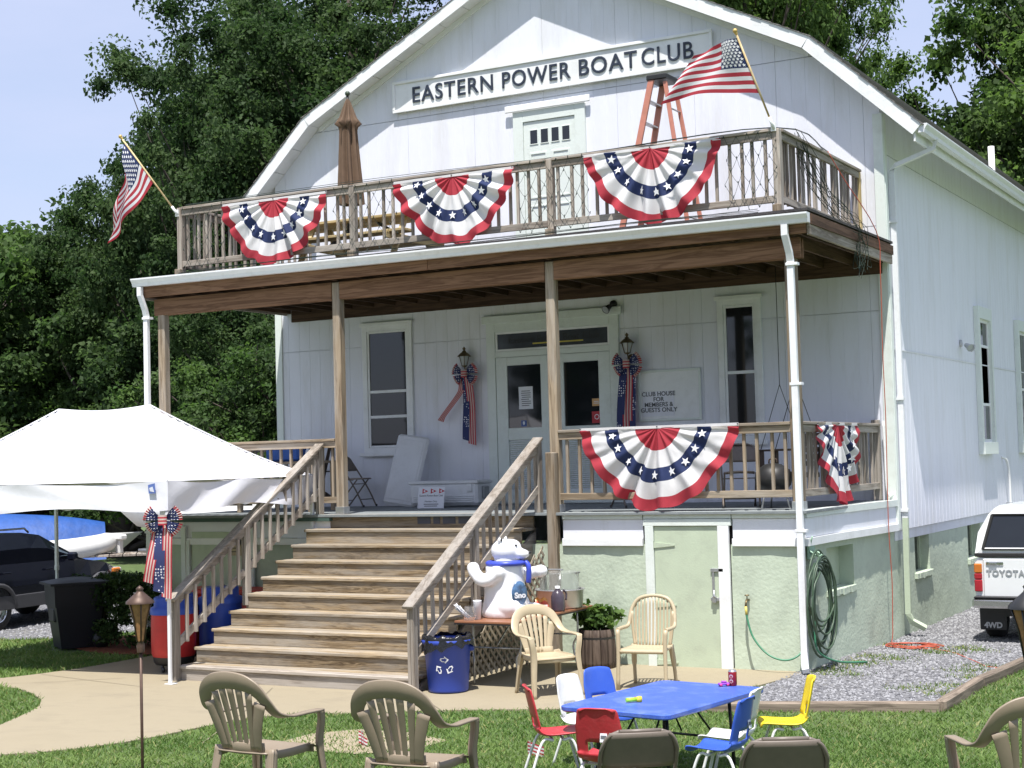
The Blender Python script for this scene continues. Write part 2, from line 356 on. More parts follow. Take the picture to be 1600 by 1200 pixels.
# siding panels with real grooves (front: x axis, side: y axis)
def clip_top(bm, pts):
    # keep what lies under the gambrel line (x, z)
    for (a, b) in zip(pts[:-1], pts[1:]):
        n = Vector((-(b[1]-a[1]), 0, b[0]-a[0])); n = n if n.z > 0 else -n
        bmesh.ops.bisect_plane(bm, geom=bm.verts[:]+bm.edges[:]+bm.faces[:], plane_co=(a[0], 0, a[1]), plane_no=n, clear_outer=True)
def siding(u0, u1, z0, z1, side=False, clip=False):
    pr = [(u0, 0)]; u = math.ceil(u0/.2032)*.2032
    while u < u1-.03:
        if u-u0 > .03: pr += [(u-.0045, 0), (u-.003, .0035), (u+.003, .0035), (u+.0045, 0)]
        u += .2032
    pr.append((u1, 0)); mb = MB(); k = len(pr); T = .018
    def P(u, d, z): return (XR+T-d, u, z) if side else (u, D-T+d, z)
    vs = [P(a, d, z0) for a, d in pr]+[P(a, d, z1) for a, d in pr]+[P(u0, T, z0), P(u1, T, z0), P(u0, T, z1), P(u1, T, z1)]
    fs = [(i, i+1, k+i+1, k+i) for i in range(k-1)]+[(0, k, 2*k+2, 2*k), (k-1, 2*k+1, 2*k+3, 2*k-1)]
    fs += [tuple(range(k))[::-1]+(2*k, 2*k+1), tuple(range(k, 2*k))+(2*k+3, 2*k+2)]
    mb.add(vs, fs); me = mb.mesh('siding_panel', WHITE); bm = bmesh.new(); bm.from_mesh(me)
    if clip:
        clip_top(bm, GAM)
    bmesh.ops.recalc_face_normals(bm, faces=bm.faces); bm.to_mesh(me); bm.free()
    if len(me.polygons): link('siding_panel', me, house)
cols = [XL, -9.98]+[-9.98+1.2192*i for i in range(1, 9)]+[XR]
for a, b in zip(cols[:-1], cols[1:]):
    if b-a < .05: continue
    for z0, z1, c in ((1.84, 4.385, 0), (4.395, 5.53, 0), (5.54, 7.965, 1), (7.975, 10.3, 1)): siding(a+.002, b-.002, z0, z1, False, c)
ycols = [D]+[D+1.2192*i for i in range(1, 15)]
for a, b in zip(ycols[:-1], ycols[1:]):
    for z0, z1 in ((1.44, 3.86), (3.885, 6.51), (6.52, 7.14)): siding(a+.002, b-.002, z0, z1, True)
mb = MB(); mb.box(XR+.018, XR+.032, D+.1, LEN-1, 3.862, 3.880); mb.build('belt_flashing', ALU, house)
for (x, y) in ((XL, D), (XR, D)):        # corner boards
    s = -1 if x == XL else 1
    mb = MB(); mb.box(x-s*.10, x+s*.035, D-.045, D-.019, 1.46, 7.05, 0, .004); mb.build('corner_board', TRIM, house)
    mb = MB(); mb.box(x+s*.0185 if s < 0 else x+.019, x+s*.045, D-.018, D+.09, 1.46, 7.05, 0, .004); mb.build('corner_board', TRIM, house)
# roof slabs with shingle courses
RK = D-.34; TH = .16
def off(pts, d):   # offset gambrel line upward
    o = []
    for i, p in enumerate(pts):
        ns = []
        for a, b in ((i-1, i), (i, i+1)):
            if 0 <= a and b < len(pts):
                dx, dz = pts[b][0]-pts[a][0], pts[b][1]-pts[a][1]; l = math.hypot(dx, dz); ns.append((-dz/l, dx/l))
        nx = sum(n[0] for n in ns)/len(ns); nz_ = sum(n[1] for n in ns)/len(ns); l = math.hypot(nx, nz_); k = 1/max(.5, (ns[0][0]*nx+ns[0][1]*nz_)/l)
        o.append((p[0]+nx/l*d*k, p[1]+nz_/l*d*k))
    return o
RB = [(XL-.54, 6.68), (-9.28, 8.06), (CX, 10.16), (-.92, 8.06), (XR+.54, 6.68)]        # underside of roof
RT = off(RB, .13)
for i in range(4):
    mb = MB(); mb.prism([RB[i], RB[i+1], RT[i+1], RT[i]], 'y', RK+.03, LEN+.3); mb.build('roof_deck', WTRIM, house, fix=True)
    a, b = Vector(RT[i]), Vector(RT[i+1])
    if i >= 2: a, b = b, a                      # a = low edge
    n = Vector((-(b-a).y, (b-a).x)).normalized(); n = n if n.y > 0 else -n
    ln = (b-a).length; k = int(ln/.145)
    for j in range(k):
        p = a+(b-a)*(j/k)-(b-a).normalized()*(.03 if j == 0 else 0); q = a+(b-a)*((j+1)/k)+(b-a).normalized()*.02; mb = MB()
        mb.prism([tuple(p+n*.003), tuple(q+n*.003), tuple(q+n*.006), tuple(p+n*.018)], 'y', RK-.01-random.random()*.012, LEN+.33); mb.build('shingle_course', SHING, house, fix=True)
# rake fascia and soffit boards
for i in range(4):
    a, b = Vector(RB[i]), Vector(RB[i+1]); n = Vector((-(b-a).y, (b-a).x)).normalized(); n = n if n.y > 0 else -n
    RTi = [Vector(RT[i]), Vector(RT[i+1])]
    mb = MB(); mb.prism([tuple(a-n*.045), tuple(b-n*.045), tuple(RTi[1]), tuple(RTi[0])], 'y', RK-.001, RK+.028); mb.build('rake_fascia', WTRIM, house, fix=True)
    k = max(2, int((b-a).length/.46))
    for j in range(k):
        p = a+(b-a)*((j+.012)/k); q = a+(b-a)*((j+.988)/k); mb = MB()
        mb.prism([tuple(p-n*.022), tuple(q-n*.022), tuple(q-n*.003), tuple(p-n*.003)], 'y', RK+.032, D-.02); mb.build('soffit_board', WTRIM, house, fix=True)
    mb = MB(); mb.prism([tuple(a-n*.10), tuple(b-n*.10), tuple(b-n*.024), tuple(a-n*.024)], 'y', D-.045, D-.0185) if 0 < i < 3 else None
    if 0 < i < 3: mb.build('frieze_board', WTRIM, house, fix=True)
for x0, x1 in ((XL-.5, XL-.03), (XR+.03, XR+.5)):      # eave soffit
    mb = MB(); x = x1+.03 if x1 > -1 else x0-.03; mb.box(x-.012, x+.012, RK+.03, LEN, 6.56, 6.72); mb.build('eave_fascia', WTRIM, house)
# K style gutters
def gutter(p, q, outw, parent, name='gutter'):
    p, q, o = Vector(p), Vector(q), Vector(outw); pr = [(0, 0), (0, -.115), (.075, -.115), (.085, -.07), (.12, -.02), (.12, 0), (.108, 0), (.108, -.015), (.075, -.065), (.068, -.105), (.006, -.105), (.006, 0)]
    mb = MB(); k = len(pr); vs = [e+o*a+Vector((0, 0, b)) for e in (p, q) for a, b in pr]
    fs = [(i, (i+1) % k, k+(i+1) % k, k+i) for i in range(k)]; mb.add(vs, fs)
    for e in (p, q): mb.add([e+o*a+Vector((0, 0, b)) for a, b in pr[:6]], [(0, 1, 2, 3, 4, 5)])
    return mb.build(name, ALU, parent, fix=True)
gutter((XR+.583, RK+.02, 6.78), (XR+.583, LEN, 6.70), (1, 0, 0), house)
def spout(pts, parent, w=.075, d=.055, name='downspout', m=None):
    mb = MB(); pts = [Vector(p) for p in pts]; vs = []; k = len(pts)
    for i, p in enumerate(pts):
        a = pts[max(0, i-1)]; c = pts[min(k-1, i+1)]; dd = (c-a).normalized(); s = Vector((1, 0, 0)) if abs(dd.x) < .8 else Vector((0, 1, 0)); u = s.cross(dd).normalized(); s = dd.cross(u)
        for (x, y) in ((-1, -1), (1, -1), (1, 1), (-1, 1)): vs.append(p+s*x*w/2+u*y*d/2)
    fs = [(i*4+j, i*4+(j+1) % 4, (i+1)*4+(j+1) % 4, (i+1)*4+j) for i in range(k-1) for j in range(4)]+[(0, 1, 2, 3), ((k-1)*4, (k-1)*4+1, (k-1)*4+2, (k-1)*4+3)]
    mb.add(vs, fs); return mb.build(name, m or ALU, parent, fix=True)
ds = spout([(XR+.64, D+.35, 6.68), (XR+.62, D+.35, 6.56), (XR+.13, D+.20, 6.36), (XR+.075, D+.20, 6.28), (XR+.075, D+.20, 1.6)], house)
spout([(XR+.075, D+.20, 1.6), (XR+.065, D+.20, .32), (XR+.10, D+.22, .22), (XR+.26, D+.30, .12)], house, m=GDOOR)
for z in (5.6, 3.2, 1.7):
    mb = MB(); mb.box(XR+.02, XR+.125, D+.15, D+.25, z-.018, z+.018); mb.build('strap', ALU, ds)
# vent pipe on roof
mb = MB(); c = Vector((.05, 10.2, 7.1)); mb.lathe([(.055, 0), (.055, .62), (.045, .62), (.045, .5)], 12, 0, c); mb.lathe([(.10, -.05), (.09, .06), (.06, .12)], 12, 0, c); mb.build('vent_pipe', WTRIM, house)
# ---- stucco base
def stucco(name, u0, u1, z0, z1, place, parent, seed=0):
    rnd = random.Random(seed); nu = max(2, int((u1-u0)/.12)); nv = max(2, int((z1-z0)/.12)); J = {}
    def fn(a, b):
        j = 0 if a in (0, 1) or b in (0, 1) else rnd.uniform(-.006, .006); return place(u0+(u1-u0)*a, z0+(z1-z0)*b, j)
    mb = MB(); mb.grid(fn, nu, nv); return mb.build(name, STUCCO, parent)
# base body of the building (side) with two recessed basement windows
SBX = XR-.03
holes = [(.86, 1.80, .86, 1.36), (4.40, 5.20, .80, 1.36), (7.6, 8.5, .78, 1.36)]
ycuts = [.05-.06]
ycur = -.02
XS = -.16               # side face of porch base
def xside(y): return XS + (SBX-XS)*min(1, max(0, (y-1.0)/2.4))
segs = []; y = -.04
for (a, b, z0, z1) in holes+[(LEN, LEN, 0, 0)]:
    segs.append((y, a, -.25, 1.46))
    if b > a: segs += [(a, b, -.25, z0), (a, b, z1, 1.46)]
    y = b
for i, (a, b, z0, z1) in enumerate(segs): stucco('stucco_wall', a, b, z0, z1, lambda u, v, j: (xside(u)+j, u, v), house, i)
BW = mat('basement_glass', (.03, .035, .035), .15, .2, 3)
for i, (a, b, z0, z1) in enumerate(holes):
    xo = xside((a+b)/2); mb = MB(); dpt = .16; mb.add([(xside(a), a, z0), (xside(a), a, z1), (xo-dpt, a, z1), (xo-dpt, a, z0)], [(0, 1, 2, 3)])
    mb.add([(xside(b), b, z0), (xside(b), b, z1), (xo-dpt, b, z1), (xo-dpt, b, z0)], [(0, 1, 2, 3)]); mb.add([(xside(a), a, z1), (xside(b), b, z1), (xo-dpt, b, z1), (xo-dpt, a, z1)], [(0, 1, 2, 3)])
    mb.build('window_reveal', STUCCO, house)
    mb = MB(); mb.box(xo-dpt-.03, xo-dpt, a, b, z0, z1); fr = mb.build('basement_window', GDOOR if i == 0 else BW, house)
    if i:
        mb = MB()
        for (p, q, r, s) in ((a, a+.06, z0, z1), (b-.06, b, z0, z1), (a+.06, b-.06, z1-.06, z1), ((a+b)/2-.02, (a+b)/2+.02, z0, z1-.06)): mb.box(xo-dpt+.001, xo-dpt+.03, p, q, r, s)
        mb.build('window_frame', GDOOR, fr)
    mb = MB(); k = 9
    for j in range(k):
        y0 = a-.05+(b-a+.1)*j/k; y1 = a-.05+(b-a+.1)*(j+1)/k; mb.box(xo-dpt, xo+.05+random.uniform(-.008, .008), y0, y1-.004, z0-.085+random.uniform(-.01, .01), z0-.002, 0, .006)
    mb.build('sill', STUCCO, house)
# front face of the base
stucco('stucco_wall', -9.9, -2.08, -.25, 1.46, lambda u, v, j: (u, -.04+j, v), house, 21)
stucco('stucco_wall', -1.02, XS, -.25, 1.46, lambda u, v, j: (u, -.04+j, v), house, 22)
stucco('stucco_wall', -.04, D, -.25, 1.46, lambda u, v, j: (-9.9+j, u, v), house, 23)
mb = MB(); mb.box(-2.1, -1.0, .0, .04, -.2, 1.72); mb.build('door_backing', DARK, house)
# basement door
dr = MB().box(-1.985, -1.175, -.062, -.02, -.02, 1.675, 0, .004).build('basement_door', GDOOR, house)
for z in (1.45, .74, -.0+.06):
    mb = MB(); mb.prism([(-1.99, z-.035), (-1.72, z-.008), (-1.72, z+.008), (-1.99, z+.035)], 'y', -.075, -.063); mb.box(-2.03, -1.99, -.082, -.063, z-.05, z+.05); mb.build('strap_hinge', GDOOR, dr, fix=True)
mb = MB(); mb.box(-1.27, -1.11, -.085, -.064, 1.14, 1.18, 0, .003); mb.box(-1.255, -1.225, -.08, -.064, .84, 1.14, 0, .003); mb.box(-1.27, -1.17, -.10, -.064, .80, .84, 0, .003); mb.tube([(-1.225, -.10, .93), (-1.225, -.11, .86), (-1.20, -.11, .84)], .012, 6); mb.box(-1.25, -1.20, -.115, -.085, .78, .86, 0, .006); mb.build('latch', STEEL, dr)
for x0, x1, z0, z1, m in ((-2.10, -1.99, -.05, 1.68, TRIM), (-1.17, -1.03, -.05, 1.68, WTRIM), (-2.12, -1.0, 1.68, 1.76, TRIM)):
    mb = MB(); mb.box(x0, x1, -.085, -.041, z0, z1, 0, .004); mb.build('door_casing', m, house)
# porch skirt band (front and right side)
def band(u0, u1, side):
    for z0, z1, m, o, nm in ((1.765, 1.85, TRIM, .075, 'skirt_cap'), (1.535, 1.76, WHITE, .05, 'skirt_panel'), (1.44, 1.53, WTRIM, .085, 'skirt_trim')):
        k = max(1, round((u1-u0)/1.9)) if nm == 'skirt_panel' else 1
        for i in range(k):
            a = u0+(u1-u0)*i/k+.002; b = u0+(u1-u0)*(i+1)/k-.002; mb = MB()
            if side:
                xa, xb = xside(a), xside(b); M = None
                mb.add([(xa-.02, a, z0), (xa+o, a, z0), (xb+o, b, z0), (xb-.02, b, z0), (xa-.02, a, z1), (xa+o, a, z1), (xb+o, b, z1), (xb-.02, b, z1)], [(0, 1, 2, 3), (4, 5, 6, 7), (0, 1, 5, 4), (1, 2, 6, 5), (2, 3, 7, 6), (3, 0, 4, 7)])
                mb.build(nm, m, house, fix=True)
            else: mb.box(a, b, -o, -.036, z0, z1, 0, .003); mb.build(nm, m, house)
band(-3.22, -2.13, False); band(-.99, XS+.03, False); band(-9.9, -6.75, False)
mb = MB(); mb.box(-2.12, -1.0, -.075, -.036, 1.765, 1.85, 0, .003); mb.build('skirt_cap', TRIM, house)
band(-.03, 1.0, True); band(1.0, 3.36, True)
# left of stairs: door panel under the porch
mb = MB(); mb.box(-9.3, -9.18, -.10, -.041, 0, 1.5, 0, .004); mb.build('door_casing', TRIM, house)
mb = MB(); mb.box(-9.15, -8.1, -.075, -.041, .05, 1.62, 0, .004); mb.build('access_panel', GDOOR, house)
for x in (-9.28, -8.06):
    mb = MB(); mb.box(x-.04, x+.04, -.115, -.076, .0, 1.7, 0, .004); mb.build('door_casing', TRIM, house)
# ---- windows and doors of the front
def bars(mb, x0, x1, z0, z1, w, y0, y1, b=.004, bot=None):
    bw = w if bot is None else bot
    mb.box(x0, x0+w, y0, y1, z0, z1, 0, b); mb.box(x1-w, x1, y0, y1, z0, z1, 0, b); mb.box(x0+w, x1-w, y0, y1, z1-w, z1, 0, b); mb.box(x0+w, x1-w, y0, y1, z0, z0+bw, 0, b)
YW = D-.018
def window(x0, x1, z0, z1, rails, parent):
    mb = MB(); bars(mb, x0, x1, z0, z1, .09, YW-.045, YW-.001); wn = mb.build('window', WTRIM, parent)
    mb = MB(); mb.box(x0-.05, x1+.05, YW-.10, YW-.046, z0-.045, z0+.012, 0, .006); mb.build('sill', WTRIM, wn)
    mb = MB(); mb.box(x0-.03, x1+.03, YW-.07, YW-.046, z1-.012, z1+.045, 0, .004); mb.build('head_trim', WTRIM, wn)
    zs = [z0+.09]+rails+[z1-.09]; mb = MB(); bars(mb, x0+.092, x1-.092, z0+.092, z1-.092, .035, YW-.03, YW-.004)
    for z in rails: mb.box(x0+.13, x1-.13, YW-.032, YW-.004, z-.022, z+.022, 0, .003)
    mb.build('sash', WTRIM, wn)
    for a, b in zip(zs[:-1], zs[1:]):
        mb = MB(); mb.box(x0+.12, x1-.12, YW-.012, YW-.006, a, b); mb.build('pane', GLASS, wn)
    return wn
wl = window(-8.49, -7.55, 2.68, 4.72, [3.26, 3.66], house)
wr = window(-2.42, -1.77, 2.68, 4.70, [3.66], house)
BL = mat('window_blind', (.55, .56, .58), .7, .05, 3)
mb = MB()
for i in range(26): mb.box(-8.36, -7.70, YW-.0055, YW-.0045, 3.72+i*.034, 3.72+i*.034+.026)
mb.build('blind', BL, wl)
# double front door with transom
FD = MB(); bars(FD, -6.19, -3.96, 1.86, 4.62, .15, YW-.05, YW-.001, .005, .02); fd = FD.build('front_door', TRIM, house)
mb = MB(); mb.box(-6.25, -3.90, YW-.075, YW-.051, 4.60, 4.72, 0, .006); mb.build('head_trim', TRIM, fd)
mb = MB(); mb.box(-6.04, -4.11, YW-.045, YW-.002, 4.08, 4.17, 0, .004); mb.build('transom_bar', TRIM, fd)
mb = MB(); bars(mb, -6.04, -4.11, 4.17, 4.47, .035, YW-.03, YW-.003); mb.build('transom_frame', WTRIM, fd)
tg = mat('transom_glass', (.06, .065, .075), .1, .3, 2)
mb = MB(); mb.box(-6.01, -4.14, YW-.014, YW-.006, 4.2, 4.44); tp = mb.build('transom_pane', tg, fd)
INK = mat('black_lettering', (.02, .02, .022), .6); YEL = mat('yellow_glow_strip', (.55, .45, .06), .5)
link('lettering', text_mesh('Eastern Power Boat Club', .15, INK, depth=.001), tp, (-5.05, YW-.018, 4.33), (R(90), 0, 0))
mb = MB(); mb.box(-5.4, -4.55, YW-.0165, YW-.0145, 4.255, 4.275); mb.build('yellow_strip', YEL, tp)
for x0, x1 in ((-6.035, -5.08), (-5.07, -4.115)):
    m2 = MB(); y0, y1 = YW-.038, YW-.004; w = .19
    m2.box(x0, x0+w, y0, y1, 1.88, 4.075, 0, .004); m2.box(x1-w, x1, y0, y1, 1.88, 4.075, 0, .004)
    for z0, z1 in ((3.95, 4.075), (2.82, 3.0), (1.88, 2.06)): m2.box(x0+w, x1-w, y0, y1, z0, z1, 0, .004)
    lf = m2.build('door_leaf', TRIM, fd)
    mb = MB(); mb.box(x0+w, x1-w, YW-.016, YW-.008, 3.0, 3.95); mb.build('pane', GLASS, lf)
    mb = MB()
    for i in range(24): mb.bar((x0+w, YW-.014, 2.085+i*.0305), (x1-w, YW-.014, 2.085+i*.0305), .022, .006, (0, .7, .7))
    mb.build('louvre_slats', TRIM, lf)
lk = MB(); lk.box(-5.055, -4.985, YW-.075, YW-.039, 2.86, 3.08, 0, .008); lk.ball((-5.02, YW-.10, 2.90), .03, 8); lk.build('door_lock', BLACKM, fd)
PAP = mat('white_paper', (.72, .73, .76), .7, .03); RED = mat('red_print', (.45, .03, .04), .6); BLU = mat('blue_print', (.05, .10, .30), .6); ORG = mat('orange_print', (.62, .36, .16), .6)
def lines(mb, x0, x1, z0, z1, n, y, mi=0):
    for i in range(n):
        z = z1-(z1-z0)*(i+.5)/n; a = random.uniform(0, .1)*(x1-x0); mb.box(x0+a, x1-random.uniform(0, .2)*(x1-x0), y-.0006, y, z-.006, z+.004, mi)
mb = MB(); mb.box(-5.66, -5.42, YW-.019, YW-.0165, 3.28, 3.62); lines(mb, -5.62, -5.45, 3.32, 3.57, 8, YW-.0195, 1); mb.build('notice', [PAP, INK], fd)
mb = MB(); mb.box(-5.63, -5.54, YW-.019, YW-.0165, 3.02, 3.11); mb.ball((-5.585, YW-.0195, 3.07), (.02, .001, .03), 8, 1); mb.build('sticker', [BLU, PAP], fd)
mb = MB(); mb.box(-4.43, -4.28, YW-.019, YW-.0165, 3.28, 3.39); lines(mb, -4.41, -4.31, 3.31, 3.36, 2, YW-.0195, 1); mb.build('sticker', [ORG, PAP], fd)
mb = MB(); mb.box(-4.44, -4.28, YW-.019, YW-.0165, 3.03, 3.20); mb.lathe([(.03, 0), (.04, 0)], 10, 1, (-4.36, YW-.0195, 3.12), Matrix.Rotation(R(90), 3, 'X')); mb.build('sticker', [RED, PAP], fd)
# balcony door
bd = MB(); bars(bd, -5.62, -4.40, 5.42, 7.80, .17, YW-.05, YW-.001, .005, .03); bd = bd.build('balcony_door', TRIM, house)
mb = MB(); mb.box(-5.74, -4.30, YW-.085, YW-.051, 7.80, 7.90, 0, .008); mb.build('head_trim', WTRIM, bd)
lf = MB(); lf.box(-5.445, -4.575, YW-.03, YW-.003, 5.45, 7.625)
for zz0, zz1 in ((5.55, 6.35), (6.45, 7.15)):
    for x0, x1 in ((-5.35, -5.05), (-4.97, -4.67)): bars(lf, x0, x1, zz0, zz1, .03, YW-.042, YW-.0305, .004)
lfo = lf.build('door_leaf', TRIM, bd)
for i in range(4):
    x = -5.33+i*.182; mb = MB(); bars(mb, x-.012, x+.132, 7.27, 7.50, .012, YW-.04, YW-.0305, .003); mb.build('pane_frame', TRIM, lfo); mb = MB(); mb.box(x, x+.12, YW-.036, YW-.031, 7.282, 7.488); mb.build('pane', GLASS, lfo)
# louvre vent/hinge on gable left: side windows
def side_window(y0, y1, z0, z1, rails):
    x = XR+.019; mb = MB(); w = .10; pr = .085
    mb.box(x, x+pr, y0, y0+w, z0, z1, 0, .004); mb.box(x, x+pr, y1-w, y1, z0, z1, 0, .004); mb.box(x, x+pr, y0+w, y1-w, z1-.2, z1, 0, .004); mb.box(x, x+pr+.02, y0-.01, y1+.01, z0, z0+.2, 0, .004)
    wn = mb.build('window', TRIM, house); a, b = y0+w, y1-w; c0, c1 = z0+.2, z1-.2; mb = MB()
    mb.box(x, x+.03, a, a+.05, c0, c1); mb.box(x, x+.03, b-.05, b, c0, c1); mb.box(x, x+.03, a+.05, b-.05, c0, c0+.05); mb.box(x, x+.03, a+.05, b-.05, c1-.05, c1)
    for r in rails: mb.box(x, x+.032, a+.05, b-.05, r-.022, r+.022)
    mb.build('sash', WTRIM, wn); zs = [c0+.05]+rails+[c1-.05]
    for p, q in zip(zs[:-1], zs[1:]): m3 = MB(); m3.box(x+.002, x+.012, a+.05, b-.05, p, q); m3.build('pane', GLASS, wn)
side_window(8.42, 9.42, 2.40, 4.82, [4.18, 3.22]); side_window(11.62, 12.62, 2.40, 4.80, [3.55]); side_window(15.2, 16.2, 2.40, 4.8, [3.5])
# ================================================================== PORCH
PX = [-9.73, -6.62, -3.34, -.20]; ZF = 1.85; ZD = 5.24
porch = thing('porch', 'two-storey weathered wood porch with posts, railings and balcony deck across the front', 'porch', (0, 0, 0))
for i in range(24):
    y0 = -.12+i*.1455; mb = MB(); mb.box(-9.95, -.06, y0, y0+.140, ZF-.035, ZF-random.uniform(0, .003), 0, .003); mb.build('deck_board', mat('grey_deck_paint', (.20, .22, .225), .7, .15, 4, .2, 30, rnd=.1), porch)
mb = MB(); mb.box(-9.93, -6.72, -.115, .0, 1.853-.09, ZF-.038); mb.build('deck_rim', DGREEN, porch)
for i, x in enumerate(PX):
    mb = MB(); w = .125
    if i < 3: mb.box(x-w/2, x+w/2, 0, w, ZF, 5.0, 0, .012)
    else: mb.box(x-w/2, x+w/2, 0, w, ZF, 5.0, 0, .012)
    p = mb.build('post', WP('z'), porch); mb = MB(); mb.box(x-.07, x+.07, -.008, w+.008, ZF, ZF+.10, 0, .003); mb.build('post_base', STEEL, p)
mb = MB(); mb.box(-3.405, -3.275, -.13, -.002, 0.0, 2.6, 0, .012); mb.build('post', WP('z'), porch)
xs_ = [-9.85]+PX[1:3]+[-.06]
for a, b in zip(xs_[:-1], xs_[1:]):
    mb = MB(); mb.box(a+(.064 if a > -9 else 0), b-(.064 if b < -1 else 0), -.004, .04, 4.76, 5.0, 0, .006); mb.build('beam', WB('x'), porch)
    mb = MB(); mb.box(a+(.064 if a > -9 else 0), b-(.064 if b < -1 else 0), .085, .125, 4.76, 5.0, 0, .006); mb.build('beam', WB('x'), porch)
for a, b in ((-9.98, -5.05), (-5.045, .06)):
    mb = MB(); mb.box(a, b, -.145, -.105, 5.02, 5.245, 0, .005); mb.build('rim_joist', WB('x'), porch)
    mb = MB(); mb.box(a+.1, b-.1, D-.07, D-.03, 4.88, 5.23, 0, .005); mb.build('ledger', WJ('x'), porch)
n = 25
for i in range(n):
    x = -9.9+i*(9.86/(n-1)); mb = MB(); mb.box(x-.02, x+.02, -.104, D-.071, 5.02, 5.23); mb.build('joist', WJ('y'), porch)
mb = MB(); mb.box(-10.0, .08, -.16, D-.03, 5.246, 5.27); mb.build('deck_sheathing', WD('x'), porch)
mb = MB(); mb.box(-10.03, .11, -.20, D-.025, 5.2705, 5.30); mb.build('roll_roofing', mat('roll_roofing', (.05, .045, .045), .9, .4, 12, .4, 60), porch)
for x0, x1 in ((.062, .10), (-10.02, -9.982)):
    mb = MB(); mb.box(x0, x1, -.12, D-.03, 5.0, 5.245, 0, .005); mb.build('side_fascia', WU('y'), porch)
    mb = MB(); mb.box(x0+.01 if x0 > 0 else x0-.018, x1+.018 if x0 > 0 else x1-.01, -.10, D-.03, 5.12, 5.242, 0, .004); mb.build('side_fascia', WJ('y'), porch)
pg = gutter((-10.06, -.146, 5.295), (.115, -.146, 5.245), (0, -1, 0), porch)
# porch downspouts
for x, zt, foot in ((-9.93, 5.17, 0), (-.17, 5.13, 1)):
    pts = [(x, -.205, zt), (x, -.205, zt-.12), (x+.02, -.13, zt-.32), (x+.02, -.10, zt-.42), (x+.03, -.115, 2.0), (x+.03, -.125, 1.3)]
    pts += [(x+.03, -.125, .26), (x+.04, -.16, .14), (x+.10, -.32, .06)] if foot else [(x+.03, -.125, .1)]
    s_ = spout(pts, porch)
    for z in (zt-.45, 3.3, 1.62):
        mb = MB(); mb.box(x-.03, x+.11, -.152 if z < 2 else -.142, -.07 if z < 2 else -.05, z-.016, z+.016, 0, .002); mb.build('strap', ALU, s_)
# railings ---------------------------------------------------------------
def railing(p, q, zt, zb, step, cap, m, parent, rail_h=.085):
    p, q = Vector((p[0], p[1], 0)), Vector((q[0], q[1], 0)); d = (q-p).normalized(); ax = 'x' if abs(d.x) > .5 else 'y'; ln = (q-p).length; Z = Vector((0, 0, 1))
    mb = MB(); mb.bar(p+Z*(zt-.0195), q+Z*(zt-.0195), cap, .036, b=.005); mb.build('rail_cap', m(ax), parent)
    sd = Vector((d.y, -d.x, 0))
    mb = MB(); mb.bar(p+Z*(zt-.04-rail_h/2)+sd*.022, q+Z*(zt-.04-rail_h/2)+sd*.022, .036, rail_h, b=.004); tr = mb.build('top_rail', m(ax), parent)
    mb = MB(); mb.bar(p+Z*(zb+rail_h/2)+sd*.022, q+Z*(zb+rail_h/2)+sd*.022, .036, rail_h, b=.004); br = mb.build('bottom_rail', m(ax), parent)
    k = max(2, round(ln/step)); me = None
    for i in range(k):
        if me is None: mm = MB(); mm.box(-.018, .018, -.018, .018, zb+.02, zt-.042, 0, .003); me = mm.mesh('baluster', m('z'))
        o = link('baluster', me, tr, p+d*(ln*(i+.5)/k)-sd*.0155+Vector((0, 0, random.uniform(-.012, .012))), (random.uniform(-.006, .006), random.uniform(-.006, .006), random.uniform(-.08, .08)))
YU = .10; UX = [-9.40, -6.36, -3.33, -.33]
for x in UX:
    mb = MB(); mb.box(x-.045, x+.045, YU-.045, YU+.045, 5.30, 6.31, 0, .008); mb.build('newel', WU('z'), porch)
    mb = MB(); mb.box(x-.05, x+.05, YU+.05-.1-.052, YU-.047, 5.30, 5.41, 0, .004); mb.build('post_foot', WP('z'), porch)
for a, b in zip(UX[:-1], UX[1:]): railing((a+.046, YU), (b-.046, YU), 6.315, 5.44, .166, .13, WU, porch)
railing((UX[3], YU+.046), (UX[3], D-.06), 6.315, 5.44, .15, .13, WU, porch); railing((UX[0], D-.06), (UX[0], YU+.046), 6.315, 5.44, .16, .13, WU, porch)
mb = MB(); mb.box(UX[3]-.045, UX[3]+.045, D-.115, D-.062+.03, 5.30, 6.28, 0, .006); mb.build('newel', WY('z'), porch)
for a, b in ((PX[0]+.063, PX[1]-.063), (PX[2]+.063, PX[3]-.063)): railing((a, .055), (b, .055), 2.875, 2.0, .172, .13, WP, porch)
railing((PX[3], .127), (PX[3], D-.08), 2.875, 2.0, .15, .13, WR, porch); railing((PX[0], D-.08), (PX[0], .127), 2.875, 2.0, .16, .13, WR, porch)
mb = MB(); mb.box(PX[3]-.05, PX[3]+.05, D-.13, D-.045, ZF, 2.92, 0, .006); mb.build('newel', WR('z'), porch)
mb = MB(); mb.tube(spline([(PX[3]+.11, D-.12, 2.9), (PX[3]+.12, D-.12, 2.5), (PX[3]+.13, D-.11, 1.95), (PX[3]+.2, D-.02, 1.93)], 5), .016, 8); mb.build('conduit', WTRIM, porch)
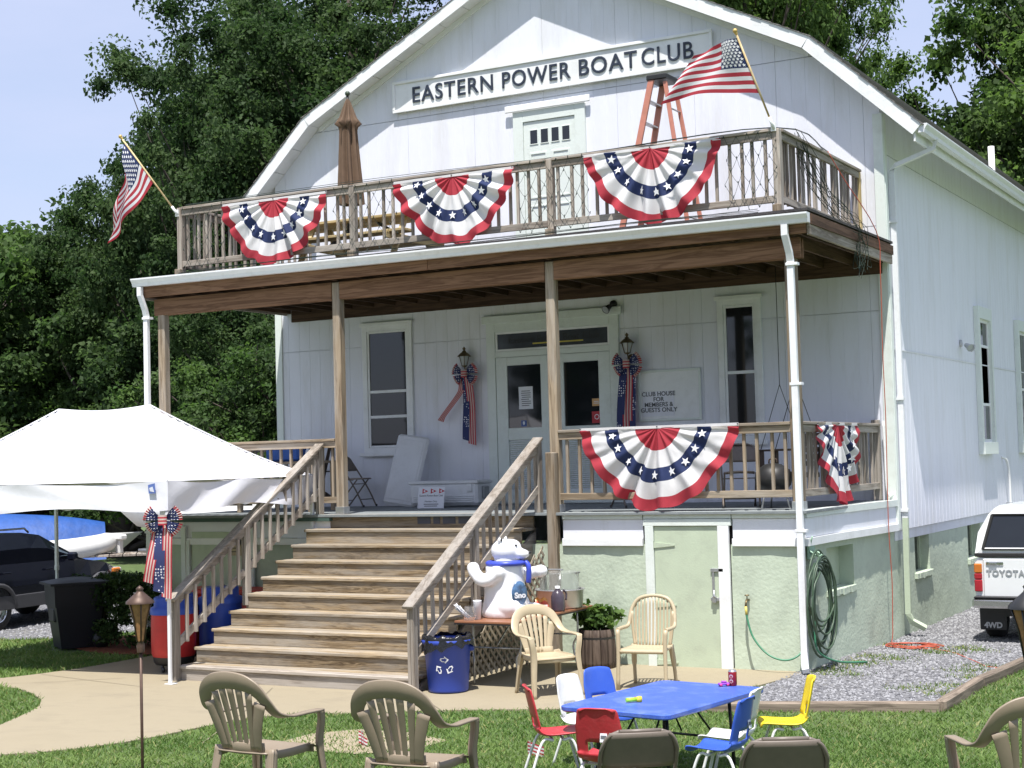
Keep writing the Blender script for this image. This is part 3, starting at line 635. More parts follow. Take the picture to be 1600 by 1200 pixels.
# ================================================================== STAIRS
stairs = thing('staircase', 'wide weathered wooden staircase with handrails rising to the porch', 'stairs', (-5.3, -1.5, 0))
OX, OY = -5.3, -1.5
def sp(mb, nm, m, par=stairs): return mb.build(nm, m, par, (-OX, -OY, 0))
RI, TR = .185, .321; SX0, SX1 = -6.94, -3.62
def nose(k): return -.058-(10-k)*TR
for k in range(1, 11):
    y = nose(k); z = k*RI; s = random.uniform(-.012, .012); tl = random.uniform(-.004, .004)
    mb = MB(); mb.bar((SX0+s, y+.07, z-.019), (SX1+s, y+.07, z-.019+tl), .14, .038, b=.006) if k < 10 else mb.box(SX0, SX1-.1, y, y+.11, z-.036, z, 0, .006)
    sp(mb, 'tread_board', WT('x') if k > 1 else WR('x'))
    if k < 10: mb = MB(); mb.bar((SX0+s, y+.07+.145, z-.019), (SX1+s, y+.07+.145, z-.019), .14, .038, b=.006); sp(mb, 'tread_board', WT('x'))
    if k < 10: mb = MB(); mb.bar((SX0+s, y+.07+.272, z-.019), (SX1+s, y+.07+.272, z-.019), .10, .038, b=.006); sp(mb, 'tread_board', WT('x'))
    mb = MB(); mb.box(SX0+.02+s, SX1-.02+s, y+.024, y+.060, z-RI+.002, z-.040, 0, .004); rs = sp(mb, 'riser', WS('x') if k > 1 else WR('x'))
for x in (SX0+.04, -5.28, SX1-.06):
    mb = MB(); mb.prism([(nose(1)+.10, -.02), (nose(1)+.55, -.02), (.06, 1.30), (.06, 1.62), (nose(9)+.10, 9*RI-.22)], 'x', x-.02, x+.02); sp(mb, 'stringer', WR('y'))
# sign letters on top riser
plm = mat('dark_letter_tile', (.05, .055, .08), .5); ltm = mat('pale_letter', (.55, .57, .66), .5)
tl = MB(); zc = 9.42*RI+.02; yr = nose(10)+.023; xx = -5.36
rng = random.Random(3)
for wlen in (.20, .10, .19, .25):
    tl.box(xx, xx+wlen, yr-.006, yr-.001, zc-.045, zc+.045); xx += wlen+.045
so_ = sp(tl, 'letter_tiles', plm)
for s_, x in (('SHOES', -5.26), ('OR', -5.07), ('NON-', -4.86), ('SKID', -4.60)): pass
def srail(x, y0, z0, y1, z1, sgn):
    P0, P1 = Vector((x, y0, z0)), Vector((x, y1, z1)); d = (P1-P0).normalized(); up = Vector((0, -d.z, d.y))
    mb = MB(); mb.bar(P0, P1, .14, .036, up, b=.005); sp(mb, 'handrail', WR('y'))
    mb = MB(); mb.bar(P0+d*.06-up*.075, P1-up*.075, .038, .10, up, b=.004); tr = sp(mb, 'upper_rail', WR('y'))
    lo = .60
    def zat(y): return z0+(z1-z0)*(y-y0)/(y1-y0)
    ym = y0+(y1-y0)*.47
    for a, b in ((y0+.14, ym-.05), (ym+.05, y1-.05)):
        mb = MB(); mb.bar((x+sgn*.0, a, zat(a)-lo), (x, b, zat(b)-lo), .038, .09, up, b=.004); sp(mb, 'lower_rail', WR('y'))
    for y, zb in ((y0+.09, 0), (ym, (ym+2.95)/TR*RI*.0+max(0, zat(ym)-1.05)), (y1-.03, ZF)):
        for dx in (-.022, .022):
            mb = MB(); mb.box(x+dx-.019, x+dx+.019, y-.045, y+.045, zb, zat(y)-.03, 0, .004); sp(mb, 'newel', WR('z'))
    k = int((y1-y0)/.165)
    for i in range(1, k):
        y = y0+.09+(y1-y0-.12)*i/k
        if abs(y-ym) < .06: continue
        mb = MB(); t = random.uniform(-.01, .01); mb.bar((x-sgn*.04, y, zat(y)-lo-.06), (x-sgn*.04+t, y, zat(y)-.09), .036, .036, (1, 0, 0), b=.003); sp(mb, 'baluster', WR('z'), tr).location = (0, 0, 0)
srail(-6.93, -3.06, .965, .0, 2.80, -1); srail(-3.56, -3.10, .955, .0, 2.78, 1)
# lattice closing the right side of the stairs
LW = wood('lattice_wood', (.26, .21, .15), (.45, .39, .30), 'z')
lat = thing('lattice_screen', 'diagonal wooden lattice closing the open side under the staircase', 'lattice', (-3.46, -1.0, 0))
def ltop(y): return max(.02, min(1.72, (y-(-2.6))/TR*RI+.05))
for sgn, xo in ((1, 0.), (-1, .012)):
    c = -3.2
    while c < 3.2:
        # line z = sgn*(y-c)
        pts = []
        y = -2.4
        while y <= -.12:
            z = sgn*(y-c)
            if .04 <= z <= ltop(y): pts.append((y, z))
            y += .02
        if len(pts) > 4:
            mb = MB(); mb.bar((xo, pts[0][0]+1.0, pts[0][1]), (xo, pts[-1][0]+1.0, pts[-1][1]), .007, .036, (1, 0, 0)) if False else mb.bar((xo, pts[0][0]+1.0, pts[0][1]), (xo, pts[-1][0]+1.0, pts[-1][1]), .036, .007, (1, 0, 0)); mb.build('lattice_slat', LW, lat)
        c += .125
# ================================================================== VEGETATION
def leaf_mat(name, c, c2, tr=.45, rough=.65):
    if name in MATS: return MATS[name]
    m, n, b, l = _nodes(name); b.inputs['Roughness'].default_value = rough; b.inputs['Specular IOR Level'].default_value = .2
    t = n.nodes.new('ShaderNodeTexCoord'); no = n.nodes.new('ShaderNodeTexNoise'); no.inputs['Scale'].default_value = .9; no.inputs['Detail'].default_value = 4; l(t.outputs['Object'], no.inputs['Vector'])
    cr = n.nodes.new('ShaderNodeValToRGB'); cr.color_ramp.elements[0].position = .35; cr.color_ramp.elements[1].position = .68; cr.color_ramp.elements[0].color = rgb(c); cr.color_ramp.elements[1].color = rgb(c2); l(no.outputs['Fac'], cr.inputs[0]); l(cr.outputs[0], b.inputs['Base Color'])
    tl = n.nodes.new('ShaderNodeBsdfTranslucent'); hs = n.nodes.new('ShaderNodeHueSaturation'); hs.inputs['Value'].default_value = 1.3; hs.inputs['Saturation'].default_value = 1.1; l(cr.outputs[0], hs.inputs['Color']); l(hs.outputs[0], tl.inputs[0])
    mx = n.nodes.new('ShaderNodeMixShader'); mx.inputs[0].default_value = tr; l(b.outputs[0], mx.inputs[1]); l(tl.outputs[0], mx.inputs[2]); l(mx.outputs[0], n.nodes['Material Output'].inputs[0])
    return m
OAK = [leaf_mat('oak_leaf_a', (.036, .066, .024), (.065, .11, .040)), leaf_mat('oak_leaf_b', (.050, .088, .030), (.090, .14, .050)), leaf_mat('oak_leaf_c', (.022, .048, .016), (.045, .085, .026))]
LOC = [leaf_mat('locust_leaf_a', (.085, .15, .035), (.135, .215, .06)), leaf_mat('locust_leaf_b', (.10, .17, .04), (.15, .235, .07)), leaf_mat('locust_leaf_c', (.055, .11, .03), (.105, .175, .045))]
BARK = mat('bark', (.075, .06, .05), .95, .35, 9, .9, 14, stretch=(1, 1, .3))
def quads_mesh(name, P, mi, mats):
    n = P.shape[0]; me = bpy.data.meshes.new(name); me.vertices.add(n*4); me.vertices.foreach_set('co', P.reshape(-1).astype(np.float32)); me.loops.add(n*4); me.loops.foreach_set('vertex_index', np.arange(n*4, dtype=np.int32))
    me.polygons.add(n); me.polygons.foreach_set('loop_start', np.arange(0, n*4, 4, dtype=np.int32)); me.polygons.foreach_set('loop_total', np.full(n, 4, np.int32))
    for m in mats: me.materials.append(m)
    me.polygons.foreach_set('material_index', mi.astype(np.int32)); me.update(calc_edges=True); return me
def leaves(name, cl, per, leaf, asp, mats, seed, flat=.7, upb=.5):
    g = np.random.default_rng(seed); cl = np.array(cl); n = len(cl)*per; C = np.repeat(cl, per, 0)
    d = g.normal(size=(n, 3)); d /= np.linalg.norm(d, axis=1)[:, None]; r = np.minimum(np.abs(g.normal(size=n)), 1.7)*.62
    pos = C[:, :3]+d*np.array([1, 1, flat])*(r*C[:, 3])[:, None]
    nor = d*.45+g.normal(size=(n, 3))*.75+np.array([0, 0, upb]); nor /= np.linalg.norm(nor, axis=1)[:, None]
    a = np.cross(nor, g.normal(size=(n, 3))); a /= np.linalg.norm(a, axis=1)[:, None]; b = np.cross(nor, a); s = leaf*(.6+.8*g.random(n))[:, None]
    P = np.stack([pos-a*s*.5, pos+b*s*.5*asp+nor*s*.08, pos+a*s*.5-nor*s*.15, pos-b*s*.5*asp+nor*s*.08], 1)
    cm = g.integers(0, 3, len(cl)); mi = np.repeat(cm, per); k = g.random(n) < .3; mi[k] = g.integers(0, 3, k.sum())
    return quads_mesh(name, P, mi, mats)
def tree_meshes(seed, H, th, rx, ncl, per, leaf, asp, mats, cr=(.13, .2), gap=.28, upb=.5, tr=.28, flat=.65):
    g = np.random.default_rng(seed); rz = (H-th)/2; cz = th+rz; cl = []; ph = g.random(12)*6.28
    while len(cl) < ncl:
        d = g.normal(size=3); d /= np.linalg.norm(d); az = math.atan2(d[1], d[0])
        lob = .80+.16*math.sin(3*az+ph[0]+2.5*d[2])+.12*math.sin(5*az+ph[1]-4*d[2])+.10*math.sin(7*d[2]+ph[2]+2*az)
        r = g.random()**.42; p = d*r*lob; q = np.array([p[0]*rx, p[1]*rx, cz+p[2]*rz])
        w = math.sin(q[0]*1.3+ph[3])+math.sin(q[1]*1.2+ph[4])+math.sin(q[2]*1.5+ph[5])
        if w < -1.5+gap*3 and g.random() < .8: continue
        cl.append((q[0], q[1], q[2], rx*g.uniform(*cr)*(1.1-.3*r)))
    crown = leaves('crown', cl, per, leaf, asp, mats, seed+1, flat, upb)
    mb = MB(); tp = [Vector((0, 0, -.3))]
    for i in range(1, 7): tp.append(Vector((g.normal()*.12*i/3, g.normal()*.12*i/3, H*.8*i/6)))
    tp = spline(tp, 3); mb.tube(tp, [tr*(1.25-1.1*i/len(tp)) for i in range(len(tp))], 9)
    for c in cl[::3]:
        e = Vector(c[:3]); f = max(.1, min(.92, (e.z-rz*.55)/(H*.8))); s = tp[int(f*(len(tp)-1))]; m = (s+e)/2+Vector((g.normal()*.3, g.normal()*.3, -.15*rz*.3)); r0 = tr*.32*(1-f*.6)
        mb.tube(spline([s, m, e], 4), [r0*(1-.85*i/8) for i in range(9)], 5, caps=False)
    return mb.mesh('trunk', BARK), crown
def tree(name, label, tm, px, depth, sc=1., rz=0., group='trees behind the clubhouse', pos=None, sz=1.):
    q = pos or at(px, 700, depth); o = thing(name, label, 'tree', (q[0], q[1], gz(q[0], q[1])), rz, group); o.scale = (sc, sc, sc*sz)
    link('trunk', tm[0], o); link('crown', tm[1], o); return o
oakA = tree_meshes(11, 20, 2.2, 7.2, 560, 470, .135, .62, OAK, (.10, .165), .10)
oakB = tree_meshes(12, 13, .8, 5.2, 360, 460, .13, .62, OAK, (.11, .18), .06)
locA = tree_meshes(13, 15, 3.5, 6.0, 350, 420, .12, .5, LOC, (.09, .16), .10)
bigA = tree_meshes(14, 14, 2.0, 5.0, 320, 400, .135, .7, [OAK[1], LOC[2], LOC[0]], (.11, .18), .08)
bush = tree_meshes(15, 6, .1, 3.4, 200, 460, .115, .6, [OAK[1], OAK[0], LOC[2]], (.12, .20), .1)
tree('oak_tree', 'tallest dark oak towering over the left slope of the roof', oakA, 560, 47, 1.05, .4)
tree('oak_tree', 'large dark oak whose crown meets the roof ridge', oakA, 760, 54, 1.0, 2.3)
tree('oak_tree', 'dark oak with outlying boughs behind the raised flag', oakB, 335, 43, .86, 1.1, sz=1.35)
tree('oak_tree', 'dark oak filling the gap behind the porch end', oakB, 410, 40, .72, 3.0)
tree('broadleaf_tree', 'lighter green tree standing beyond the parked dark car', bush, 40, 50, 1.95, .6)
tree('broadleaf_tree', 'mid green tree between the lighter tree and the dark oaks', bush, 190, 46, 1.45, 2.2)
tree('oak_tree', 'low dark tree behind the white canopy peak', bush, 320, 44, 1.35, 4.0)
tree('broadleaf_tree', 'pale green tree at the far edge of the gravel lot', bush, -90, 48, 1.85, 1.9)
tree('oak_tree', 'low dark tree close behind the porch left railing', bush, 420, 36, 1.0, 5.1)
tree('oak_tree', 'dark understory tree behind the tarp-covered boat', bush, 120, 56, 1.5, 3.3)
tree('oak_tree', 'dark oak with the outermost boughs above the gravel lot', oakB, 195, 47, .80, 5.2, sz=1.18)
tree('oak_tree', 'dark oak standing between the tall oak and the outermost boughs', oakB, 420, 50, 1.05, 3.9, sz=1.3)
tree('oak_tree', 'dark oak whose top fills the sky over the left roof slope', oakA, 470, 56, 1.12, 5.0)
tree('oak_tree', 'oak hidden low behind the dark oaks at the porch end', oakB, 330, 54, .95, .2)
tree('locust_tree', 'feathery locust tree rising behind the right roof slope', locA, 1155, 44, 1.0, .3, sz=1.7)
tree('locust_tree', 'light green locust tree filling the sky beside the roof break', locA, 1240, 50, .86, 4.3, sz=1.75)
tree('locust_tree', 'low locust tree behind the middle of the right eave', locA, 1400, 56, .95, 5.5)
tree('locust_tree', 'feathery locust tree close to the roof peak', locA, 1000, 50, 1.25, 2.6)
tree('broadleaf_tree', 'large-leaved tree behind the white roof vent pipe', bigA, 1830, 38, 1.25, .7)
tree('broadleaf_tree', 'dense large-leaved tree overhanging the far end of the eave', bigA, 1745, 46, 1.12, 5.4, sz=1.35)
tree('broadleaf_tree', 'large-leaved tree low behind the right eave', bigA, 1490, 47, 1.04, 2.4)
tree('broadleaf_tree', 'bushy tree between the locust and the large-leaved trees', bigA, 1420, 52, .84, 4.4)
tree('broadleaf_tree', 'large-leaved tree crowding behind the vent pipe tree', bigA, 1790, 44, 1.05, 3.6, sz=1.3)
# grove behind the photographer (seen only as reflections)
for i, (x, y, s) in enumerate(((-16, -46, 1.), (-4, -52, 1.1), (9, -49, .95), (22, -46, 1.05), (33, -40, .9), (-28, -42, 1.))):
    tree('oak_tree', 'oak in the grove across the lawn facing the clubhouse', oakB, 0, 0, s, i*1.3, 'oaks across the lawn', pos=(x, y))
# ---- grass blades
GRASS = [leaf_mat('grass_a', (.105, .185, .042), (.20, .285, .085), .3, .6), leaf_mat('grass_b', (.08, .15, .036), (.15, .225, .06), .3, .6), leaf_mat('grass_c', (.26, .27, .10), (.32, .32, .14), .3, .7)]
def vin(x, y, poly):
    c = np.zeros(len(x), bool); j = len(poly)-1
    for i in range(len(poly)):
        a, b = poly[i], poly[j]; k = (a[1] > y) != (b[1] > y); c ^= k & (x < (b[0]-a[0])*(y-a[1])/(b[1]-a[1]+1e-12)+a[0]); j = i
    return c
def vgz(y): s = np.clip(-3.0-y, 0, 22); return .058*s*s/(s+.8)
def blades(n, t0, t1, seed, keep, px0=-60, px1=1660, h=(.02, .048)):
    g = np.random.default_rng(seed); t = t0*(t1/t0)**g.random(n); px = g.uniform(px0, px1, n); fh = np.array([math.sin(CP['yaw']), math.cos(CP['yaw'])]); rh = np.array([math.cos(CP['yaw']), -math.sin(CP['yaw'])])
    xy = np.array([CC.x, CC.y])+t[:, None]*(fh+rh*((px-800)/CP['f'])[:, None]); k = keep(xy[:, 0], xy[:, 1], g); xy = xy[k]; t = t[k]; n = len(t); z = vgz(xy[:, 1])
    a = g.random(n)*6.28; wd = np.stack([np.cos(a), np.sin(a), 0*a], 1)*(.0014+.00036*t)[:, None]; hh = g.uniform(h[0], h[1], n); ln = g.normal(size=(n, 2))*.5
    base = np.stack([xy[:, 0], xy[:, 1], z-.003], 1); up = np.stack([ln[:, 0]*hh, ln[:, 1]*hh, hh], 1)
    mid = base+up*.55; tip = base+up*np.array([1.35, 1.35, 1]); P = np.stack([base-wd, base+wd, mid+wd*.75, tip], 1)
    return P, g.choice(3, n, p=[.55, .38, .07])
DP = [gp(*q) for q in ((440, 1160), (490, 1147), (560, 1141), (640, 1146), (700, 1158), (650, 1172), (560, 1180), (480, 1174))]
def keep_lawn(x, y, g):
    k = ~(vin(x+g.normal(size=len(x))*.022, y+g.normal(size=len(x))*.022, WALK) | vin(x, y, GRR) | vin(x, y, GRL)); k &= ~((x > -11) & (x < 0) & (y > -1.2)); k &= ~(vin(x, y, DP) & (g.random(len(x)) < .62)); k &= ~((x > -.3) & (x < 3) & (y > 12)); return k
P1, m1 = blades(300000, 4.6, 19., 5, keep_lawn); P2, m2 = blades(40000, 18., 30., 6, keep_lawn, -60, 400, (.03, .07))
# weedy tufts on the gravel along the wall and the timber
tuft = [(.0, -.0), (.05, .3), (.12, .7), (.22, .9), (.45, 1.3), (.2, 1.5), (.7, 2.2), (1.2, 2.4), (1.5, .6), (1.7, .1), (1.6, -.6), (1.3, -.9), (.9, 2.0), (.1, 2.6), (1.6, 1.0), (.3, -.1), (1.0, 2.6), (1.75, -1.2)]
g = np.random.default_rng(9); tx = np.concatenate([g.normal(a, .15, 200) for a, b in tuft]); ty = np.concatenate([g.normal(b, .10, 200) for a, b in tuft]); kk = vin(tx, ty, GRR) & (tx > np.where(ty < 3, -.1, .05)); tx, ty = tx[kk], ty[kk]; n = len(tx); a = g.random(n)*6.28; hh = g.uniform(.012, .045, n)
wd = np.stack([np.cos(a), np.sin(a), 0*a], 1)*.008; base = np.stack([tx, ty, vgz(ty)+.004], 1); up = np.stack([g.normal(size=n)*.5*hh, g.normal(size=n)*.5*hh, hh], 1); P3 = np.stack([base-wd, base+wd, base+up*.6+wd*.7, base+up*1.1], 1)
gr = link('grass', quads_mesh('grass', np.concatenate([P1, P2, P3]), np.concatenate([m1, m2, g.choice(3, n, p=[.4, .35, .25])]), GRASS)); tag(gr, 'short green grass blades growing on the lawn', 'grass', kind='stuff')
# ---- loose stones on the gravel
ST = [mat('stone_a', (.165, .165, .172), .9, .2, 30), mat('stone_b', (.27, .27, .28), .9, .2, 30), mat('stone_c', (.11, .11, .12), .9, .2, 30)]
def stones(poly, n, seed, x0, x1, y0, y1, s0=.009, s1=.024):
    g = np.random.default_rng(seed); x = g.uniform(x0, x1, n); y = g.uniform(y0, y1, n); k = vin(x, y, poly); x, y = x[k], y[k]; n = len(x); s = g.uniform(s0, s1, n)[:, None]
    c = np.stack([x, y, vgz(y)+.006+s[:, 0]*.25], 1); Q = np.array([[1, 0, 0], [0, 1, 0], [-1, 0, 0], [0, -1, 0], [0, 0, .7], [0, 0, -.7]], float); J = 1+g.uniform(-.35, .35, (n, 6, 1)); V = c[:, None, :]+Q[None]*J*s[:, None, :]
    F = np.array([[0, 1, 4], [1, 2, 4], [2, 3, 4], [3, 0, 4]]); V = V.reshape(-1, 3); FF = (F[None]+np.arange(n)[:, None, None]*6).reshape(-1, 3); return V, FF, np.repeat(g.choice(3, n, p=[.5, .3, .2]), 4)
mats_ = [stones(GRR, 42000, 21, -.4, 3., -3., 9.), stones(GRL, 16000, 22, -17, -11, -2, 9, .012, .03)]
V = np.concatenate([mats_[0][0], mats_[1][0]]); F = np.concatenate([mats_[0][1], mats_[1][1]+len(mats_[0][0])]); me = bpy.data.meshes.new('loose_gravel'); me.vertices.add(len(V)); me.vertices.foreach_set('co', V.reshape(-1).astype(np.float32)); me.loops.add(len(F)*3); me.loops.foreach_set('vertex_index', F.reshape(-1).astype(np.int32)); me.polygons.add(len(F)); me.polygons.foreach_set('loop_start', np.arange(0, len(F)*3, 3, dtype=np.int32)); me.polygons.foreach_set('loop_total', np.full(len(F), 3, np.int32))
for m in ST: me.materials.append(m)
me.polygons.foreach_set('material_index', np.concatenate([mats_[0][2], mats_[1][2]]).astype(np.int32)); me.update(calc_edges=True)
tag(link('loose_gravel', me), 'loose grey crushed stone on the drive and the lot', 'gravel', kind='stuff')
# ---- landscape timbers
for i, (a, b, lb) in enumerate(zip(TIMB[:-1], TIMB[1:], ('weathered landscape timber running along the front edge of the gravel', 'short weathered timber from the corner of the gravel edging', 'weathered timber edging the gravel beside the wheel of the pickup', 'weathered timber edging the gravel alongside the white pickup', 'farthest landscape timber of the gravel edging past the pickup'))):
    p = Vector((a[0], a[1], .035)); q = Vector((b[0], b[1], .035)); d = (q-p).normalized(); mb = MB(); L_ = (q-p).length; mb.bar((0, 0, 0), (0, L_-.01, 0), .11, .12, b=.014)
    o = mb.build('landscape_timber', wood('timber_wood', (.12, .095, .072), (.25, .20, .155), 'y'), None, p+Vector((0, 0, 0 if i == 0 else .012)), (0, 0, math.atan2(-d.x, d.y))); tag(o, lb, 'timber', 'timbers edging the gravel')
# ---- box hedge
hd = thing('box_hedge', 'clipped dark green box hedge beside the black trash cart', 'hedge', (-10.32, -.25, 0), R(-8))
g = np.random.default_rng(31); cl = []
for i in range(150):
    u, v, w_ = g.uniform(-.62, .62), g.uniform(-.42, .42), g.uniform(.12, .92); f = g.integers(0, 5)
    if f == 0: w_ = .93
    elif f == 1: v = -.44
    elif f == 2: u = .64
    elif f == 3: u = -.64
    cl.append((u, v, w_, .13))
HL = [leaf_mat('box_leaf_a', (.028, .055, .018), (.05, .09, .025), .2), leaf_mat('box_leaf_b', (.04, .075, .02), (.065, .11, .03), .2), leaf_mat('box_leaf_c', (.02, .042, .015), (.04, .07, .02), .2)]
link('foliage', leaves('foliage', cl, 150, .05, .7, HL, 32, .9, .3), hd); mb = MB()
for i in range(7): x, y = random.uniform(-.5, .5), random.uniform(-.3, .3); mb.tube([(x, y, 0), (x*1.1, y, .5), (x*1.2, y*1.1, .8)], [.02, .014, .006], 5)
mb.build('stems', BARK, hd)
# ================================================================== THINGS ON THE BUILDING
CRED = mat('red_cloth', (.46, .04, .06), .8, .08, 8, .15, 120); CWHT = mat('white_cloth', (.78, .77, .77), .8, .03, 8, .12, 90); CBLU = mat('navy_cloth', (.02, .035, .115), .8, .1, 8, .15, 120)
CCRM = mat('cream_stripe', (.52, .40, .36), .8, .06, 8)
for _m in (CRED, CWHT, CBLU):      # thin cloth lets light through
    _n = _m.node_tree; _b = _n.nodes['Principled BSDF']; _t = _n.nodes.new('ShaderNodeBsdfTranslucent'); _x = _n.nodes.new('ShaderNodeMixShader'); _x.inputs[0].default_value = .27
    _n.links.new(_b.inputs['Base Color'].links[0].from_socket, _t.inputs[0]); _n.links.new(_b.outputs[0], _x.inputs[1]); _n.links.new(_t.outputs[0], _x.inputs[2]); _n.links.new(_x.outputs[0], _n.nodes['Material Output'].inputs[0])
def dot_mat(name, base, dot, scale, thr):
    m, n, b, l = _nodes(name); b.inputs['Roughness'].default_value = .8; t = n.nodes.new('ShaderNodeTexCoord'); v = n.nodes.new('ShaderNodeTexVoronoi'); v.inputs['Scale'].default_value = scale; v.inputs['Randomness'].default_value = .35; l(t.outputs['Object'], v.inputs['Vector'])
    c = n.nodes.new('ShaderNodeValToRGB'); c.color_ramp.interpolation = 'CONSTANT'; c.color_ramp.elements[0].color = rgb(dot); c.color_ramp.elements[1].color = rgb(base); c.color_ramp.elements[1].position = thr; l(v.outputs['Distance'], c.inputs[0]); l(c.outputs[0], b.inputs['Base Color']); return m
CSTAR = dot_mat('star_ribbon', (.025, .035, .12), (.7, .7, .75), 34, .30)
STARM = mat('star_white', (.78, .78, .80), .8, .02)
def star_mesh(r, th=.003):
    pts = []; 
    for i in range(10): a = math.pi/2+i*math.pi/5; q = r if i % 2 == 0 else r*.40; pts.append((q*math.cos(a), q*math.sin(a)))
    mb = MB(); mb.prism(pts, 'z', 0, th); me = mb.mesh('star', STARM); bm = bmesh.new(); bm.from_mesh(me); bmesh.ops.recalc_face_normals(bm, faces=bm.faces); bm.to_mesh(me); bm.free(); return me
STAR = star_mesh(.058)
def bunting(label, loc, rz, seed, w=1.83, h=.92, squeeze=1.):
    t = thing('bunting', label, 'bunting', loc, rz, 'star-spangled fan buntings on the railings'); g = random.Random(seed); ph = [g.uniform(0, 6.28) for _ in range(6)]
    NP = 9
    def S_(th, r):
        asx = (seed*37 % 7-3)*.03; x = w/2*r*math.cos(th)*squeeze+asx*r*math.sin(th)**2+.02*r*math.sin(6*th+ph[1])*math.sin(th); z = -h*r*(.45*math.sin(th)+.55*math.sin(th)**1.9) - .012
        ple = math.sin(NP*th*2+ph[0]+.4*math.sin(3*th+ph[4])); a = (.045+.022*math.sin(3*th+ph[2]))*r*(.3+math.sin(th))/max(.35, squeeze)
        y = -a*ple - .02*r*math.sin(th)*(1+math.sin(5*th+ph[1])) - .012*math.sin(9*r+ph[2]+4*th)*r - .01*r*math.sin(23*th+11*r+ph[3])-.008*r*math.sin(31*th-7*r+ph[4]) - .01
        z -= .018*r*r*math.sin(NP*th*2+ph[0]+1.2)*math.sin(th); z -= .02*math.sin(2*th+ph[3])*r+.014*r*r*math.sin(11*th+ph[5])
        return Vector((x, y, z))
    rings = [0, .1, .2, .285, .36, .43, .50, .56, .62, .67, .74, .81, .865, .91, .955, 1.]; cols = [0, 0, 0, 1, 1, 1, 2, 2, 2, 1, 1, 1, 0, 0, 0]; nu = 110
    mb = MB(); mb.grid(lambda u, v: S_(math.pi*u, rings[round(v*15)]), nu, 15, lambda i, j: cols[j]); mb.build('cloth', [CRED, CWHT, CBLU], t)
    mb = MB(); mb.grid(lambda u, v: (w/2*(1-2*u)*squeeze, -.014-.006*math.sin(20*u+ph[5]), .008-.034*v), 24, 1); mb.build('header_strip', CWHT, t)
    for k in range(9):
        th = math.pi*(.085+.83*k/8); r = .585; p = S_(th, r); e = .012; du = S_(th+e, r)-S_(th-e, r); dv = S_(th, r+e)-S_(th, r-e); n = du.cross(dv).normalized(); n = n if n.y < 0 else -n
        dv = (-dv).normalized(); s = dv.cross(n).normalized(); dv = n.cross(s); M = Matrix((s, dv, n)).transposed().to_4x4(); M.translation = p+n*.022
        o = link('star', STAR, t); o.matrix_local = M
        if squeeze < .9: o.scale = (.6, 1, 1)
    for i, x in enumerate((-.99, 0, .99)):
        mb = MB(); mb.tube([(x*w/2*squeeze, -.03, -.005), (x*w/2*squeeze, -.018, -.005)], .008, 6); mb.build('grommet', BLACKM, t)
    return t
bunting('fan bunting on the balcony railing nearest the raised flag over the canopy', (-7.63, .0, 6.25), 0, 1)
bunting('fan bunting on the middle bay of the balcony railing under the club sign', (-4.72, .0, 6.25), 0, 2)
bunting('fan bunting on the balcony railing bay in front of the orange stepladder', (-1.90, .0, 6.27), 0, 3)
bunting('largest-looking fan bunting on the lower porch railing above the basement door', (-1.91, -.03, 2.875), 0, 4, 2.08, 1.0)
bunting('bunched-up bunting on the side railing of the lower porch', (PX[3]+.05, 1.45, 2.86), R(90), 5, 1.83, .98, .92)
# ---- flags on poles
POLE = wood('flag_pole', (.45, .33, .16), (.60, .47, .26), 'z'); GOLD = mat('gold_finial', (.55, .38, .12), .35, .1, metal=.3)
def flag(label, base, tip, ht, hb, fb, ft, seed, sag, name='flag', wave=.05):
    base, tip = Vector(base), Vector(tip); t = thing(name, label, 'flag', base, 0, 'national flags on poles'); d = (tip-base).normalized(); L_ = (tip-base).length
    mb = MB(); mb.tube([(0, 0, 0), tuple(tip-base)], .0125, 8); po = mb.build('pole', POLE, t); M = d.to_track_quat('Z', 'Y').to_matrix()
    mb = MB(); mb.ball(tip-base+d*.03, .03, 10); mb.lathe([(.013, -.02), (.022, 0), (.014, .02)], 10, 0, tip-base, M); mb.build('finial', GOLD, po)
    mb = MB(); mb.tube([tuple(d*-.03), tuple(d*.12)], .02, 8); mb.box(-.03, .03, -.0, .02, -.05, .05); mb.build('bracket', WTRIM, po)
    g = random.Random(seed); ph = [g.uniform(0, 6.28) for _ in range(5)]; P = [Vector(q)-base for q in (ht, hb, fb, ft)]
    out = Vector((-.35, -.9, .1)).normalized()
    def F_(u, v):    # u: hoist to fly, v: top to bottom
        p = P[0]*(1-u)*(1-v)+P[1]*(1-u)*v+P[2]*u*v+P[3]*u*(1-v); p = p+Vector((0, 0, -1))*sag*math.sin(math.pi*u)*(.6+.4*v)
        return p+out*wave*u**.6*(math.sin(7.5*u+3.5*v+ph[0])+.5*math.sin(13*u-5*v+ph[1]))
    nu = 30; mb = MB()
    def mi(i, j):
        st = j//2
        if i < 12 and st < 7: return 2
        return 0 if st % 2 == 0 else 1
    mb.grid(lambda u, v: F_(u, v), nu, 26, mi); mb.build('cloth', [CRED, CWHT, CBLU], t)
    mb = MB()
    for sd in (1, -1):
        for r in range(9):
            for c in range(6 if r % 2 == 0 else 5):
                u = (.03+(c+(.5 if r % 2 == 0 else 1.))*.0615); v = (r+.7)/9.6*7/13; p = F_(u, v); e = .01; du = (F_(u+e, v)-F_(u-e, v)).normalized(); dv = -(F_(u, v+e)-F_(u, v-e)).normalized(); n = du.cross(dv).normalized()*sd*.004
                pts = [p+n+(du*math.cos(math.pi/2+i*math.pi/5)+dv*math.sin(math.pi/2+i*math.pi/5))*(.024 if i % 2 == 0 else .0105) for i in range(10)]; mb.add(pts, [tuple(range(10))])
    so2 = mb.build('stars', STARM, t); so2['kind'] = 'stuff'
    return t
fl_b, fl_t = hit(276, 333, 'y', .04), hit(190, 216, 'y', -.30)
fp = lambda px, py, y: hit(px, py, 'y', y)
